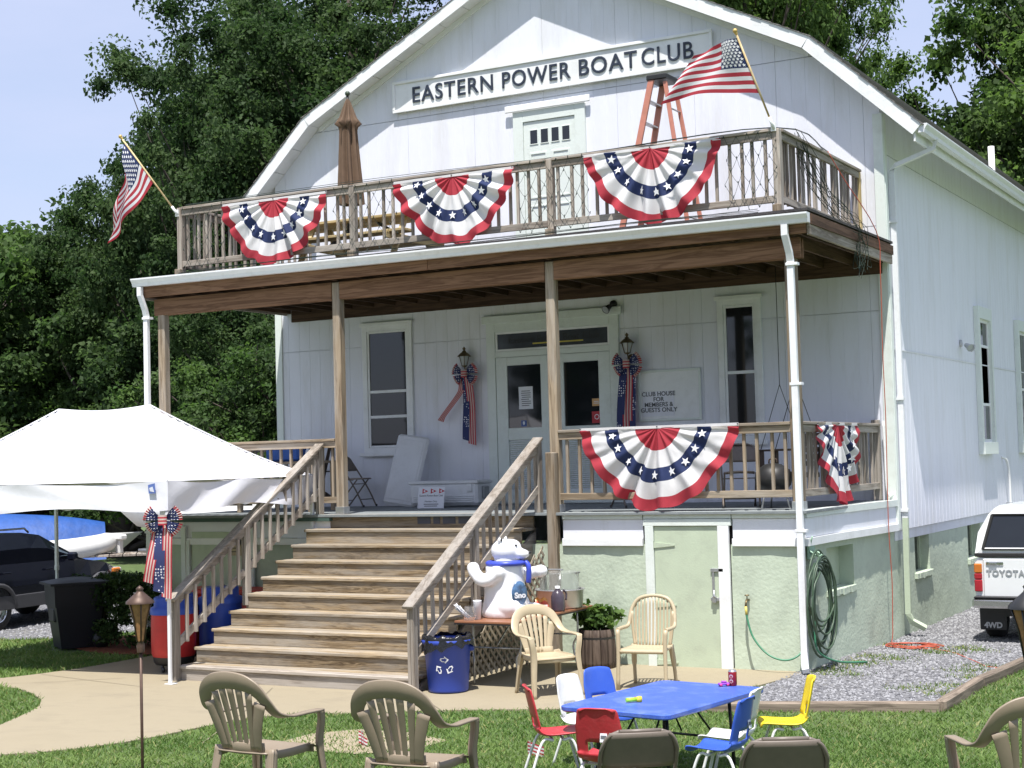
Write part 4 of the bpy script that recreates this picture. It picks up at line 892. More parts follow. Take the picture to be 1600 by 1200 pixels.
flag('national flag drooping from an angled pole at the balcony end above the canopy', fl_b, fl_t, fl_b+(fl_t-fl_b)*.95, fl_b+(fl_t-fl_b)*.42, fp(166, 380, -.30), fp(186, 330, -.45), 1, .05, wave=.06)
fr_b, fr_t = hit(1208, 198, 'y', .03), hit(1150, 52, 'y', -.28)
flag('national flag streaming from an angled pole at the balcony corner over the club sign', fr_b, fr_t, fr_b+(fr_t-fr_b)*.95, fr_b+(fr_t-fr_b)*.36, fp(1030, 163, -.45), fp(1088, 88, -.36), 2, -.06, wave=.045)
# ---- club name sign
sg = thing('sign_board', 'long white board reading EASTERN POWER BOAT CLUB on the gable', 'sign', (-5.06, D-.02, 8.32))
mb = MB(); mb.box(-2.69, 2.69, -.05, -.002, -.235, .235, 0, .004); mb.build('board', WTRIM, sg)
for a in ((-2.72, 2.72, .205, .25), (-2.72, 2.72, -.25, -.205), (-2.72, -2.675, -.205, .205), (2.675, 2.72, -.205, .205)):
    mb = MB(); mb.box(a[0], a[1], -.075, -.051, a[2], a[3], 0, .005); mb.build('frame_strip', WTRIM, sg)
NAVY = mat('navy_lettering', (.022, .03, .05), .5, .1)
for wd_, p0, p1, py in (('EASTERN', 645, 771, 140), ('POWER', 785, 892, 122), ('BOAT', 905, 996, 105), ('CLUB', 1003, 1084, 92)):
    xa, xb = hit(p0, py, 'y', D-.07).x, hit(p1, py, 'y', D-.07).x; me = text_mesh(wd_, .34, NAVY, bold=.002, depth=.008, spacing=1.1); vx = [v.co.x for v in me.vertices]; vy = [v.co.y for v in me.vertices]
    o = link('lettering', me, sg, (0, -.06, 0), (R(90), 0, 0)); sc = (xb-xa)/(max(vx)-min(vx)); o.scale = (sc, .25/(max(vy)-min(vy)), 1); o.location = ((xa+xb)/2+5.06-(max(vx)+min(vx))/2*sc, -.06, -(max(vy)+min(vy))/2*.25/(max(vy)-min(vy)))
# ---- members notice board
nb = thing('notice_board', 'framed white board reading CLUB HOUSE FOR MEMBERS & GUESTS ONLY beside the door', 'sign', (-3.19, D-.02, 3.39))
mb = MB(); mb.box(-.46, .46, -.02, -.002, -.34, .34, 0, .002); mb.build('board', WTRIM, nb); mb = MB(); bars(mb, -.49, .49, -.37, .37, .035, -.035, -.0205); mb.build('frame', TRIM, nb)
GREYL = mat('grey_lettering', (.10, .105, .115), .6); mb = MB(); mb.box(-.42, .07, -.026, -.021, -.30, .06, 0, .001); mb.build('panel', WHITE, nb)
for i_, tx_ in enumerate(('CLUB HOUSE', 'FOR', 'MEMBERS &', 'GUESTS ONLY')): link('lettering', text_mesh(tx_, .088, GREYL, bold=.0015, depth=.001), nb, (-.17, -.029, .02-.077*i_), (R(90), 0, 0))
# ---- lanterns and bows
BRASS = mat('tarnished_brass', (.16, .12, .06), .4, .2, metal=.7); LGL = mat('lantern_glass', (.40, .42, .42), .15, .1, spec=.6)
def lantern(label, x, z):
    t = thing('wall_lantern', label, 'lantern', (x, D-.02, z), 0, 'wall lanterns beside the front door'); mb = MB(); mb.lathe([(0, 0), (.055, .0), (.05, .02), (.02, .03)], 12, 0, (0, -.0, -.10), Matrix.Rotation(R(90), 3, 'X')); mb.tube(spline([(0, -.02, -.10), (0, -.10, -.12), (0, -.14, -.05)], 4), .01, 6); mb.build('bracket', BRASS, t)
    mb = MB(); mb.lathe([(.045, -.04), (.085, .11)], 6, 0, (0, -.14, 0)); mb.build('glass', LGL, t)
    mb = MB(); mb.lathe([(.03, -.055), (.05, -.04), (.046, -.03)], 6, 0, (0, -.14, 0)); mb.lathe([(.11, .105), (.10, .12), (.05, .165), (.03, .175), (.03, .19), (.012, .20), (.028, .225), (0, .26)], 12, 0, (0, -.14, 0))
    for i in range(6): a = i*math.pi/3; mb.tube([(.046*math.cos(a), -.14+.046*math.sin(a), -.04), (.087*math.cos(a), -.14+.087*math.sin(a), .11)], .005, 4)
    mb.build('cap', BRASS, t)
lantern('brass wall lantern above the bow with one tail blown sideways', -6.53, 4.02); lantern('brass wall lantern above the bow beside the members notice', -3.78, 4.06)
def bow(label, loc, rz, s, tails, seed):
    t = thing('ribbon_bow', label, 'bow', loc, rz, 'star and stripe ribbon bows'); t.scale = (s, s, s); g = random.Random(seed)
    for a0, a1, r in ((128, 182, .185), (190, 240, .17), (0, 52, .185), (-62, -10, .19)):
        n = 24; ph = g.uniform(0, 6)
        def F_(u, v, a0=a0, a1=a1, r=r, ph=ph): a = R(a0+(a1-a0)*u); rr = r*v; return (rr*math.cos(a)*1.08, -.03-.05*math.sin(math.pi*v*.8)+.014*math.sin(u*14*3.1+ph)*v, rr*math.sin(a))
        mb = MB(); mb.grid(F_, n, 6, lambda i, j: 2 if j < 5 else (i//2) % 2); mb.build('loop', [CRED, CCRM, CSTAR], t)
    mb = MB(); mb.grid(lambda u, v: (.045*math.cos(2*math.pi*u), -.08-.03*math.sin(2*math.pi*u), .05*(2*v-1)), 10, 6, lambda i, j: j % 2); mb.build('knot', [CRED, CCRM], t)
    for (x0, x1, L_, w_, kind, kick) in tails:
        ph = g.uniform(0, 6)
        def F_(u, v, x0=x0, x1=x1, L_=L_, w_=w_, ph=ph, kick=kick): x = x0+(x1-x0)*v+kick*max(0, v-.3)**1.2; return (x+w_*(u-.5)*(1-.5*abs(kick)*v*.5), -.05-.02*math.sin(5*v+ph), -.05-L_*v*(1-.25*min(1, abs(kick)))-(.03*(u if v > .99 else 0)))
        mb = MB(); mb.grid(F_, 7, 16, (lambda i, j: i % 2) if kind == 's' else (lambda i, j: 2)); mb.build('tail', [CRED, CCRM, CSTAR], t)
    return t
bow('ribbon bow with one tail blown sideways on the wall beside the front door', (-6.52, D-.11, 3.86), 0, 1.15, [(0, .0, .82, .10, 'b', 0), (.05, .10, .88, .12, 's', 0), (-.05, -.12, .62, .10, 's', -.42)], 1)
bow('ribbon bow with straight tails over the edge of the members notice', (-3.78, D-.12, 3.86), 0, 1.2, [(-.06, -.12, .88, .10, 'b', 0), (0, -.01, .90, .13, 's', 0), (.06, .06, .86, .08, 'b', 0)], 2)
# ---- floodlights
FLM = mat('flood_housing', (.10, .10, .105), .5, .2)
def flood(label, loc, rz, m, n=2):
    t = thing('floodlight', label, 'floodlight', loc, rz, 'outdoor floodlights'); mb = MB(); mb.lathe([(0, 0), (.06, 0), (.055, .03), (0, .035)], 12, 0, (0, 0, 0), Matrix.Rotation(R(90), 3, 'X')); mb.build('base', m, t)
    for i in range(n):
        d = Vector(((-.5 if i == 0 else .6)*(1 if n > 1 else .4), -.7, -.45)).normalized(); M = d.to_track_quat('Z', 'Y').to_matrix(); c = Vector((0, -.05, 0))+d*.05
        mb = MB(); mb.lathe([(.02, 0), (.035, .02), (.04, .06), (.065, .13), (.06, .135)], 12, 0, c, M); h_ = mb.build('lamp_head', m, t); mb = MB(); mb.lathe([(.06, .128), (.03, .122), (0, .12)], 12, 0, c, M); mb.build('lens', LGL, h_)
flood('small black floodlight on the porch wall above the transom', (-4.04, D-.02, 4.76), 0, BLACKM, 1); flood('grey twin floodlight on the long side wall near the window', (.02, 7.4, 4.15), R(90), mat('grey_flood', (.45, .46, .46), .5), 2)
# ---- wall service pipe on the side
sp_ = thing('service_pipe', 'thin white pipe bent at the top on the long side wall', 'pipe', (.03, 10.35, 1.3)); mb = MB(); mb.tube(spline([(-.02, -.25, 1.05), (.05, -.12, .98), (.06, 0, .7), (.06, .02, .2), (.06, .02, 0)], 5), .022, 8); mb.build('pipe', WTRIM, sp_); mb = MB(); mb.box(-.012, .09, -.02, .06, .22, .26); mb.build('clamp', STEEL, sp_)
# ---- balcony umbrella
um = thing('patio_umbrella', 'closed brown patio umbrella standing on the balcony', 'umbrella', (-7.18, 1.2, 5.30)); BRN = mat('brown_canvas', (.125, .078, .048), .9, .12, 9, .2, 90)
def ucl(u, v):
    a = 2*math.pi*u; z = 2.52-v*1.56; f = .5+.5*math.cos(8*a+1.4*math.sin(3*v)); base = (.025+.125*(v/.24) if v < .24 else .112+.07*(v-.24)/.76); r = base*(.62+.5*f) if v > .02 else .02
    if .20 < v < .30: r *= 1+.25*(1-abs(v-.24)/.06 if abs(v-.24) < .06 else 0)
    return (r*math.cos(a)+.03*(v-.3)*(1 if v > .3 else 0)*math.sin(2*v), r*math.sin(a), z+.02*f*(1 if v > .95 else 0))
mb = MB(); mb.grid(ucl, 96, 34); mb.build('canopy', BRN, um); mb = MB(); mb.tube([(0, 0, 0), (0, 0, 2.56)], .019, 10); mb.build('pole', BLACKM, um); mb = MB(); mb.ball((0, 0, 2.60), .04, 10); mb.build('finial', mat('green_finial', (.05, .07, .045), .4), um); mb = MB(); mb.lathe([(.24, 0), (.24, .05), (.06, .09), (.03, .30), (.03, .32)], 16); mb.build('base', BLACKM, um); mb = MB(); mb.box(-.03, .03, -.05, .03, .52, .70, 0, .01); mb.tube([(.0, -.05, .6), (-.06, -.08, .56)], .01, 6); mb.build('crank_box', BLACKM, um)
# ---- step ladder
FIB = mat('orange_fibreglass', (.50, .20, .14), .5, .1, 9, dirt=(.35, .16, .1), dscale=5, damt=.4); ALB = mat('bare_aluminium', (.5, .5, .5), .4, .1, metal=.7)
ld = thing('stepladder', 'orange fibreglass stepladder standing on the balcony below the sign', 'ladder', (-2.62, 2.15, 5.30))
Hh = 2.32
for s in (-1, 1):
    mb = MB(); mb.bar((-.62, s*.30, 0), (-.09, s*.19, Hh), .035, .085, (1, 0, 0), b=.004); fr = mb.build('front_rail', FIB, ld); mb = MB(); mb.bar((.44, s*.27, 0), (.10, s*.17, Hh-.05), .035, .055, (1, 0, 0), b=.004); mb.build('rear_rail', FIB, ld); mb = MB(); mb.obox((-.62, s*.30, .02), (.11, .05, .05), None, 0, .008); mb.obox((.44, s*.27, .02), (.08, .05, .05), None, 0, .008); mb.build('foot', BLACKM, ld)
    mb = MB(); mb.box(-.35, -.30, s*.27-.002-.02*s, s*.27+.002-.02*s, 1.1, 1.35); mb.build('label_sticker', PAP, fr)
    mb = MB(); mb.bar((-.38, s*.24, 1.1), (.34, s*.22, 1.12), .004, .02); mb.build('spreader', ALB, ld)
for i in range(7):
    z = .3+i*.29; x = -.62+.53*z/Hh; w_ = .30-.11*z/Hh; mb = MB(); mb.box(x-.04, x+.04, -w_+.017, w_-.017, z-.02, z, 0, .004); mb.build('step', ALB, ld)
for i in range(4):
    z = .4+i*.5; x = .44-.34*z/Hh; w_ = .27-.1*z/Hh; mb = MB(); mb.tube([(x, -w_, z), (x, w_, z)], .012, 6); mb.build('rear_brace', ALB, ld)
mb = MB(); mb.box(-.16, .14, -.22, .22, Hh-.02, Hh+.06, 0, .015); mb.build('top_cap', BLACKM, ld)
# ---- picnic table on the balcony
pt = thing('picnic_table', 'yellow lumber picnic table behind the balcony railing', 'table', (-7.0, 1.35, 5.30))
for i in range(5): mb = MB(); mb.box(-1.1, 1.1, -.36+i*.145, -.36+i*.145+.138, .70, .738, 0, .005); mb.build('table_board', WY('x'), pt)
for y in (-.72, .60):
    mb = MB(); mb.box(-1.1, 1.1, y, y+.138, .42, .458, 0, .005); mb.build('bench_board', WY('x'), pt); mb = MB(); mb.box(-1.1, 1.1, y+.143, y+.281, .42, .458, 0, .005) if y < 0 else mb.box(-1.1, 1.1, y-.143, y-.005, .42, .458, 0, .005); mb.build('bench_board', WY('x'), pt)
for x in (-.8, .8):
    for s in (-1, 1): mb = MB(); mb.bar((x, s*.62, 0), (x, s*.2, .69), .04, .09, (1, 0, 0), b=.004); mb.build('leg', WY('z'), pt)
    mb = MB(); mb.box(x+.025, x+.063, -.78, .74, .33, .418, 0, .004); mb.build('cross_beam', WY('y'), pt); mb = MB(); mb.bar((x*.95, 0, .36), (x*.25, 0, .69), .04, .05, (0, 1, 0)); mb.build('brace', BLACKM, pt)
# ---- net lights on the balcony rail
WIRE = mat('green_wire', (.015, .03, .02), .6); g = random.Random(4)
def net(label, x0, x1, seed):
    g = random.Random(seed); t = thing('net_lights', label, 'string lights', ((x0+x1)/2, .03, 5.4), 0, 'net lights on the balcony railing'); mb = MB(); w_ = x1-x0; n = max(4, int(w_/.16)); nz_ = 6; P = {}
    for i in range(n+1):
        for j in range(nz_+1): P[i, j] = Vector((-w_/2+w_*i/n+(.5*w_/n if j % 2 else 0)+g.uniform(-.02, .02), g.uniform(-.012, .006), .90-.88*j/nz_-g.uniform(0, .03)))
    for j in range(nz_):
        for i in range(n+1):
            for k in ((i, j+1), ((i+1, j+1) if j % 2 else (i-1, j+1))):
                if k in P: mb.tube([P[i, j], (P[i, j]+P[k])/2+Vector((0, 0, -.012)), P[k]], .0028, 3, caps=False)
    mb.build('wire', WIRE, t); mb = MB()
    for q in P.values(): mb.tube([q, q+Vector((g.uniform(-.01, .01), -.005, g.choice((-.03, .03))))], .006, 4)
    mb.build('bulbs', WIRE, t)['kind'] = 'stuff'
net('green wire net lights on the balcony bay at the flag and umbrella end', -9.3, -8.6, 1); net('green wire net lights around the balcony post by the umbrella', -6.65, -5.7, 2); net('green wire net lights before the balcony door', -3.75, -2.85, 3); net('green wire net lights on the balcony bay at the corner post', -.95, -.4, 4)
def garland(label, pts, n, seed, spread):
    g = random.Random(seed); mb = MB()
    for k in range(n): mb.tube(spline([Vector(p)+Vector((g.uniform(-1, 1)*spread*.5, g.uniform(-1, 1)*spread, g.uniform(-1, 1)*spread)) for p in pts], 5), .004, 3, caps=False)
    q = Vector(pts[0]); 
    for i in range(len(mb.v)): mb.v[i] = tuple(Vector(mb.v[i])-q)
    t = thing('light_string', label, 'string lights', q); mb.build('wire', WIRE, t); return t
garland('tangle of green light strings hanging over the balcony corner edge', [(-.28, .7, 6.3), (-.22, 1.1, 5.9), (-.05, 1.5, 5.5), (.13, 1.7, 5.25), (.14, 1.8, 4.9), (.14, 1.75, 4.75)], 16, 5, .16)
garland('green light string lying along the balcony edge above the gutter', [(-9.3, -.12, 5.33), (-7, -.10, 5.34), (-4.5, -.12, 5.33), (-2, -.11, 5.34), (-.5, -.12, 5.33)], 4, 6, .03)
garland('green light string draped along the balcony top rail', [(-9.3, .1, 6.335), (-6, .06, 6.335), (-3, .1, 6.335), (-.35, .1, 6.34), (-.3, 2.0, 6.335)], 3, 7, .02)
# ---- orange extension cord
OC = mat('orange_cord', (.42, .085, .045), .6, .1); cd = thing('extension_cord', 'orange extension cord hanging from the balcony and coiled on the gravel', 'cord', (.22, 2.52, 0)); g = random.Random(8)
mb = MB(); pts = [(-.28, 1.9, 6.33), (-.15, 2.1, 6.0), (.12, 2.55, 5.35), (.14, 2.6, 4.8), (.13, 2.6, 3.8), (.13, 2.62, 2.9), (.12, 2.6, 1.9), (.12, 2.6, 1.4), (.13, 2.62, .8), (.12, 2.6, .2), (.16, 2.55, .02)]
for i in range(46): a = i*.62; r = .14+.12*g.random(); pts.append((.42+r*1.5*math.cos(a), 2.5+r*1.3*math.sin(a), .02+.03*g.random()))
pts += [(.9, 2.2, .018), (1.4, 1.4, .018), (1.75, .9, .018), (2.3, 1.3, .03), (3, 1.6, .05)]
mb.tube([Vector(p)-Vector((.22, 2.52, 0)) for p in spline(pts, 4)], .0062, 5); mb.build('cord', OC, cd)
# ---- coiled garden hose, hanger, spigot and feed hose
HG = mat('green_hose', (.05, .085, .05), .45, .15, 20); HG2 = mat('bright_green_hose', (.05, .20, .11), .4, .1)
hs_ = thing('garden_hose', 'dark green garden hose coiled on a hanger at the porch corner', 'hose', (-.11, .14, 0)); mb = MB(); g = random.Random(12); pts = []
for i in range(10*14):
    a = 2*math.pi*i/14; k = i/14; rz_ = .40+.08*math.sin(k*2.1); ry = .34+.09*math.sin(k*3.3+1); pts.append((.05+.03*(k % 4)+.03*math.sin(a), .0+ry*math.sin(a), .93-.02*k*.5+rz_*math.cos(a)-(.10*(1-math.cos(a)) if k > 4 else 0)))
mb.tube(spline(pts, 2), .0125, 6); mb.build('coil', HG, hs_); mb = MB(); mb.tube(spline([(.09, -.22, .7), (.1, -.28, .45), (.12, -.22, .25), (.22, .15, .1), (.4, .7, .03)], 6), .0125, 6); mb.build('loose_end', HG2, hs_)
mb = MB(); mb.box(-.02, .02, -.1, .1, 1.28, 1.48, 0, .01); mb.tube(spline([(.02, -.1, 1.38), (.09, -.08, 1.33), (.13, 0, 1.32), (.09, .08, 1.33), (.02, .1, 1.38)], 4), .012, 6); mb.tube([(.02, -.08, 1.45), (.06, -.12, 1.55)], .01, 6); mb.build('hanger', mat('hanger_green', (.30, .45, .34), .5), hs_)
sg_ = thing('hose_spigot', 'brass spigot with a bright green feed hose on the stucco', 'spigot', (-.82, -.05, .82)); mb = MB(); mb.tube([(0, .02, 0), (0, -.07, 0), (0, -.09, -.03), (0, -.10, -.07)], .013, 8); mb.lathe([(.03, 0), (.03, .012), (0, .014)], 8, 0, (0, -.05, .05)); mb.tube([(0, -.05, 0), (0, -.05, .05)], .007, 6); mb.build('valve', BRASS, sg_)
mb = MB(); mb.tube(spline([(0, -.10, -.07), (.02, -.12, -.2), (.10, -.15, -.42), (.28, -.18, -.60), (.48, -.17, -.66), (.62, -.08, -.60), (.66, .1, -.45)], 8), .0125, 6); mb.build('feed_hose', HG2, sg_); mb = MB(); mb.tube([(0, -.10, -.07), (.012, -.115, -.16)], .016, 8); mb.build('collar', mat('yellow_collar', (.6, .5, .12), .5), sg_)
# ================================================================== THINGS ON THE PORCH
def face(d): return math.atan2(-d.x, d.y)
FH = Vector((CF.x, CF.y, 0)).normalized(); RH = Vector((CR.x, CR.y, 0)).normalized()
def fdir(right, fwd): return (RH*right+FH*fwd).normalized()
def ongr(px, d):
    q = CC+FH*d+RH*((px-800)/CP['f']*d); return Vector((q.x, q.y, gz(q.x, q.y)))
# ---- folding chair
FCM = mat('brown_folding_metal', (.17, .14, .115), .45, .1, 12); FSEAT = mat('tan_seat', (.30, .25, .20), .6)
def fold_chair(label, loc, rz, group='brown metal folding chairs'):
    t = thing('folding_chair', label, 'chair', loc, rz, group)
    for s in (-1, 1):
        mb = MB(); mb.tube(spline([(s*.225, .24, .0), (s*.225, .10, .28), (s*.225, -.12, .62), (s*.218, -.165, .69), (s*.185, -.192, .755), (s*.12, -.205, .787)], 5), .0125, 8); mb.build('side_frame', FCM, t)
        mb = MB(); mb.tube([(s*.195, -.24, 0), (s*.195, .12, .43)], .0115, 8); mb.build('rear_leg', FCM, t)
        [MB().lathe([(.017, 0), (.017, .03), (.012, .035)], 8, 0, p_).build('foot', BLACKM, t) for p_ in ((s*.225, .24, 0), (s*.195, -.24, 0))]
    mb = MB(); mb.tube([(-.12, -.205, .787), (.12, -.205, .787)], .0125, 8); mb.build('top_bar', FCM, t)
    for y, z in ((.18, .12), (-.16, .10), (.06, .36)): mb = MB(); w_ = .225 if y > 0 else .195; mb.tube([(-w_, y, z), (w_, y, z)], .008, 6); mb.build('cross_bar', FCM, t)
    def B_(u, v): x = .43*(u-.5); z = .565+.215*v; k = abs(2*u-1); e = max(0, k-.72)/.28; z2 = z; x *= (1-.42*max(0, v-.35)**2.2*abs(2*u-1)**3)*(1-.1*max(0, .3-v)*abs(2*u-1)); y = -.095-.105*(v)-.035*(1-(2*u-1)**2)*.8; return (x, y, z2)
    mb = MB(); mb.grid(B_, 18, 6); mb.build('backrest', FCM, t, solid=.012)
    def S_(u, v): k = abs(2*u-1); return (.39*(u-.5)*(1-.15*v*k), -.16+.38*v-.05*k**4*(v > .9), .435+.012*math.cos(math.pi*(u-.5))-.02*(v < .06))
    mb = MB(); mb.grid(S_, 12, 10); mb.build('seat', FSEAT, t, solid=.016)
    return t
c0 = fold_chair('brown folding chair on the porch beside the leaning white lid', hit(557, 792, 'z', ZF), face(fdir(.9, -.35)))
dup(c0, (-3.0, 1.55, ZF), face(Vector((.8, -.6, 0))), 'brown folding chair behind the large bunting, by the front door')
dup(c0, (-1.35, 1.2, ZF), face(Vector((.4, -.9, 0))), 'brown folding chair behind the large bunting, by the porch swing')
# ---- white cooler with leaning lid and paper sign
CW = mat('white_plastic', (.68, .69, .70), .45, .03, 4, dirt=(.45, .45, .42), dscale=6, damt=.3); CG = mat('grey_plastic', (.30, .31, .32), .5)
q = hit(688, 793, 'z', ZF); ck = thing('marine_cooler', 'large white chest cooler on the porch without its lid', 'cooler', (q.x, q.y+.3, ZF), R(4))
mb = MB(); mb.box(-.56, .56, -.24, .24, .03, .36, 0, .035); bo = mb.build('body', CW, ck); mb = MB(); mb.box(-.575, .575, -.255, .255, .34, .39, 0, .012); mb.build('rim', CW, ck)
for i in range(4): mb = MB(); mb.box(-.5, .5, -.252, -.241, .07+i*.028, .083+i*.028, 0, .003); mb.build('rib', CW, bo)
for s in (-1, 1): mb = MB(); mb.box(s*.565, s*.60, -.09, .09, .12, .30, 0, .012); mb.build('handle', CG, ck)
mb = MB(); mb.box(.40, .48, -.262, -.242, .22, .34, 0, .006); mb.box(.42, .46, -.27, -.262, .24, .30, 0, .004); mb.build('latch', CW, ck)
li = thing('cooler_lid', 'white cooler lid leaning against the porch wall', 'lid', hit(608, 793, 'z', ZF)+Vector((0, .25, 0)), R(6)); li.rotation_euler = (R(-14), R(9), R(6))
mb = MB(); mb.box(-.27, .27, -.035, .035, .02, 1.13, 0, .034); mb.build('panel', CW, li); mb = MB(); mb.box(-.21, .21, -.042, -.030, .10, 1.05, 0, .010); mb.build('inset', CW, li)
sn = thing('paper_sign', 'white paper sign with three red pennants leaning on the cooler', 'sign', hit(678, 794, 'z', ZF)+Vector((-.02, -.06, 0)), R(2)); sn.rotation_euler = (R(-10), 0, R(2))
mb = MB(); mb.box(-.22, .22, -.004, .0, 0, .31); mb.build('sheet', PAP, sn)
for i in range(3): x = -.15+.14*i; mb = MB(); mb.prism([(x, .215), (x+.095, .25), (x, .29)], 'y', -.0065, -.0045); pn = mb.build('pennant', RED, sn, fix=True); mb = MB(); mb.lathe([(0, 0), (.016, 0)], 10, 0, (x+.034, -.0068, .252), Matrix.Rotation(R(90), 3, 'X')); mb.build('disc', PAP, pn)
for tx, z, sz in (('Eastern Power Boat Club', .185, .038), ('Members Only', .10, .034), ('and their guests are welcome', .06, .024), ('please see the dock committee', .03, .022)):
    if z > .09: link('lettering', text_mesh(tx, sz, INK, depth=.0004), sn, (0, -.006, z), (R(90), 0, 0))
mb = MB(); lines(mb, -.13, .13, .02, .075, 2, -.0045); mb.build('small_print', INK, sn)
# ---- adirondack chair and cluttered table behind the left railing
ad = thing('adirondack_chair', 'dark wooden slat-back chair by the wall behind the porch railing', 'chair', (-8.95, 2.3, ZF), R(12))
for i in range(5):
    x = -.24+i*.12; h_ = 1.05-.10*((i-2)/2)**2; mb = MB(); mb.bar((x*.8, .25, .30), (x, .52, h_), .098, .02, (1, 0, 0), b=.006); mb.build('back_slat', WD('z'), ad)
for i in range(5): mb = MB(); mb.bar((-.27, -.28+i*.11, .38-.02*i), (.27, -.28+i*.11, .38-.02*i), .095, .02); mb.build('seat_slat', WD('x'), ad)
for s in (-1, 1): mb = MB(); mb.box(s*.36-.06, s*.36+.06, -.38, .35, .56, .58, 0, .006); mb.build('arm', WD('y'), ad); mb = MB(); mb.box(s*.30-.02, s*.30+.02, -.34, -.24, 0, .56, 0, .004); mb.build('front_leg', WD('z'), ad); mb = MB(); mb.bar((s*.27, -.26, .34), (s*.27, .75, .05), .025, .10, (0, 0, 1)); mb.build('rear_leg', WD('y'), ad)
pbt = thing('porch_table', 'wooden table behind the left porch railing near the steps', 'table', (-8.5, 1.3, ZF), 0)
for i in range(5): mb = MB(); mb.box(-.75, .75, -.36+i*.145, -.36+i*.145+.14, .70, .735, 0, .004); mb.build('table_board', WP('x'), pbt)
for sx in (-1, 1):
    for sy in (-1, 1): mb = MB(); mb.box(sx*.65-.035, sx*.65+.035, sy*.28-.035, sy*.28+.035, 0, .70, 0, .004); mb.build('leg', WP('z'), pbt)
BTP = mat('blue_tarp', (.015, .075, .29), .55, .15, 5, .5, 8)
mb = MB(); mb.box(-.30, .30, -.19, .19, 0, .20, 0, .03); mb.box(-.31, .31, -.20, .20, .205, .25, 0, .012); o = mb.build('storage_tub', BTP, None, (-8.4, 1.25, ZF+.736)); tag(o, 'blue plastic tub on the porch table', 'tub')
bt = thing('drink_bottle', 'small bottle with a red label on the porch table', 'bottle', (-7.95, 1.1, ZF+.736)); mb = MB(); mb.lathe([(0, 0), (.035, 0), (.037, .13), (.014, .19), (.014, .22), (0, .222)], 12); mb.build('body', mat('clear_plastic', (.5, .52, .55), .15, .05), bt); mb = MB(); mb.lathe([(.0385, .03), (.0385, .10)], 12); mb.build('label', RED, bt)
# ---- porch swing on chains
sw = thing('porch_swing', 'dark slatted porch swing hanging on chains behind the porch corner', 'swing', (-.95, 1.9, ZF+.42), R(-62))
for i in range(6): mb = MB(); mb.box(-.62, .62, -.28+i*.085, -.28+i*.085+.065, -.01-.004*i, .012-.004*i, 0, .004); mb.build('seat_slat', WD('x'), sw)
for i in range(6): mb = MB(); mb.bar((-.62, .24+.022*i, .10+i*.088), (.62, .24+.022*i, .10+i*.088), .02, .062, b=.004); mb.build('back_slat', WD('x'), sw)
for s in (-1, 1):
    mb = MB(); mb.bar((s*.6, .24, -.03), (s*.6, .38, .62), .05, .03); mb.build('back_post', WD('z'), sw); mb = MB(); mb.box(s*.63-.045, s*.63+.045, -.30, .33, .27, .295, 0, .005); mb.build('arm', WD('y'), sw); mb = MB(); mb.box(s*.62-.02, s*.62+.02, -.28, -.22, -.02, .27); mb.build('arm_post', WD('z'), sw); mb = MB(); mb.box(s*.5-.02, s*.5+.02, -.3, .3, -.07, -.012); mb.build('bearer', WD('y'), sw)
    for y in (-.26, .30): mb = MB(); mb.tube([(s*.64, y, .28), (s*.64, .02, 1.15), (s*.64, .02, 2.73)], .005, 5); mb.build('chain', BLACKM, sw)
kg = thing('kettle_grill', 'small black kettle grill on the porch behind the downspout', 'grill', (-.75, .75, ZF)); mb = MB(); mb.lathe([(0, .18), (.14, .20), (.21, .28), (.225, .34), (.225, .36), (.20, .46), (.10, .53), (0, .545)], 20); mb.build('kettle', BLACKM, kg)
for i in range(3): a = i*2.1; mb = MB(); mb.tube([(.12*math.cos(a), .12*math.sin(a), .24), (.2*math.cos(a), .2*math.sin(a), 0)], .012, 6); mb.build('leg', STEEL, kg)
mb = MB(); mb.tube(spline([(-.05, 0, .54), (-.04, 0, .59), (.04, 0, .59), (.05, 0, .54)], 3), .01, 6); mb.build('lid_handle', WD('x'), kg)
# ================================================================== CANOPY TENT
TA = Vector((-6.72, -3.30, 0)); TBv = Vector((-7.0, -.04, 0)); ab = (TBv-TA); TD = ab.length; eu = ab.normalized(); el = Vector((-eu.y, eu.x, 0)); TW = 4.45
TENT = mat('white_canopy_fabric', (.74, .74, .78), .65, .015, 2, .25, 7); TLEG = mat('white_tent_steel', (.74, .75, .76), .35, .04)
tt = thing('canopy_tent', 'white pop-up canopy tent beside the foot of the stairs', 'tent', TA)
tl_ = tt.location
def lerp(a, b, t): return a+(b-a)*t
def TP(s, t, z): return el*s+eu*t+Vector((0, 0, z))
ZE, ZP = 2.38, 3.36; s1, s2 = 1.48, 2.98
def troof(u, v):
    s, t = TW*u, TD*v; h_ = min(t/(TD/2), (TD-t)/(TD/2), s/s1, (TW-s)/(TW-s2)); h_ = max(0, min(1, h_)); z = ZE+(ZP-ZE)*h_**1.22-.05*(math.sin(math.pi*min(1, max(0, (s-s1)/(s2-s1)))) if s1 < s < s2 else 0)*h_
    return TP(s, t, z)
mb = MB(); mb.grid(troof, 60, 44); trf = mb.build('roof', TENT, tt)
for (u0, v0, u1, v1) in ((0, 0, s1/TW, .5), (0, 1, s1/TW, .5), (1, 0, s2/TW, .5), (1, 1, s2/TW, .5), (s1/TW, .5, s2/TW, .5)):
    mb = MB(); mb.tube([troof(lerp(u0, u1, i/16), lerp(v0, v1, i/16))+Vector((0, 0, .004)) for i in range(17)], .011, 6); mb.build('seam', TENT, trf)
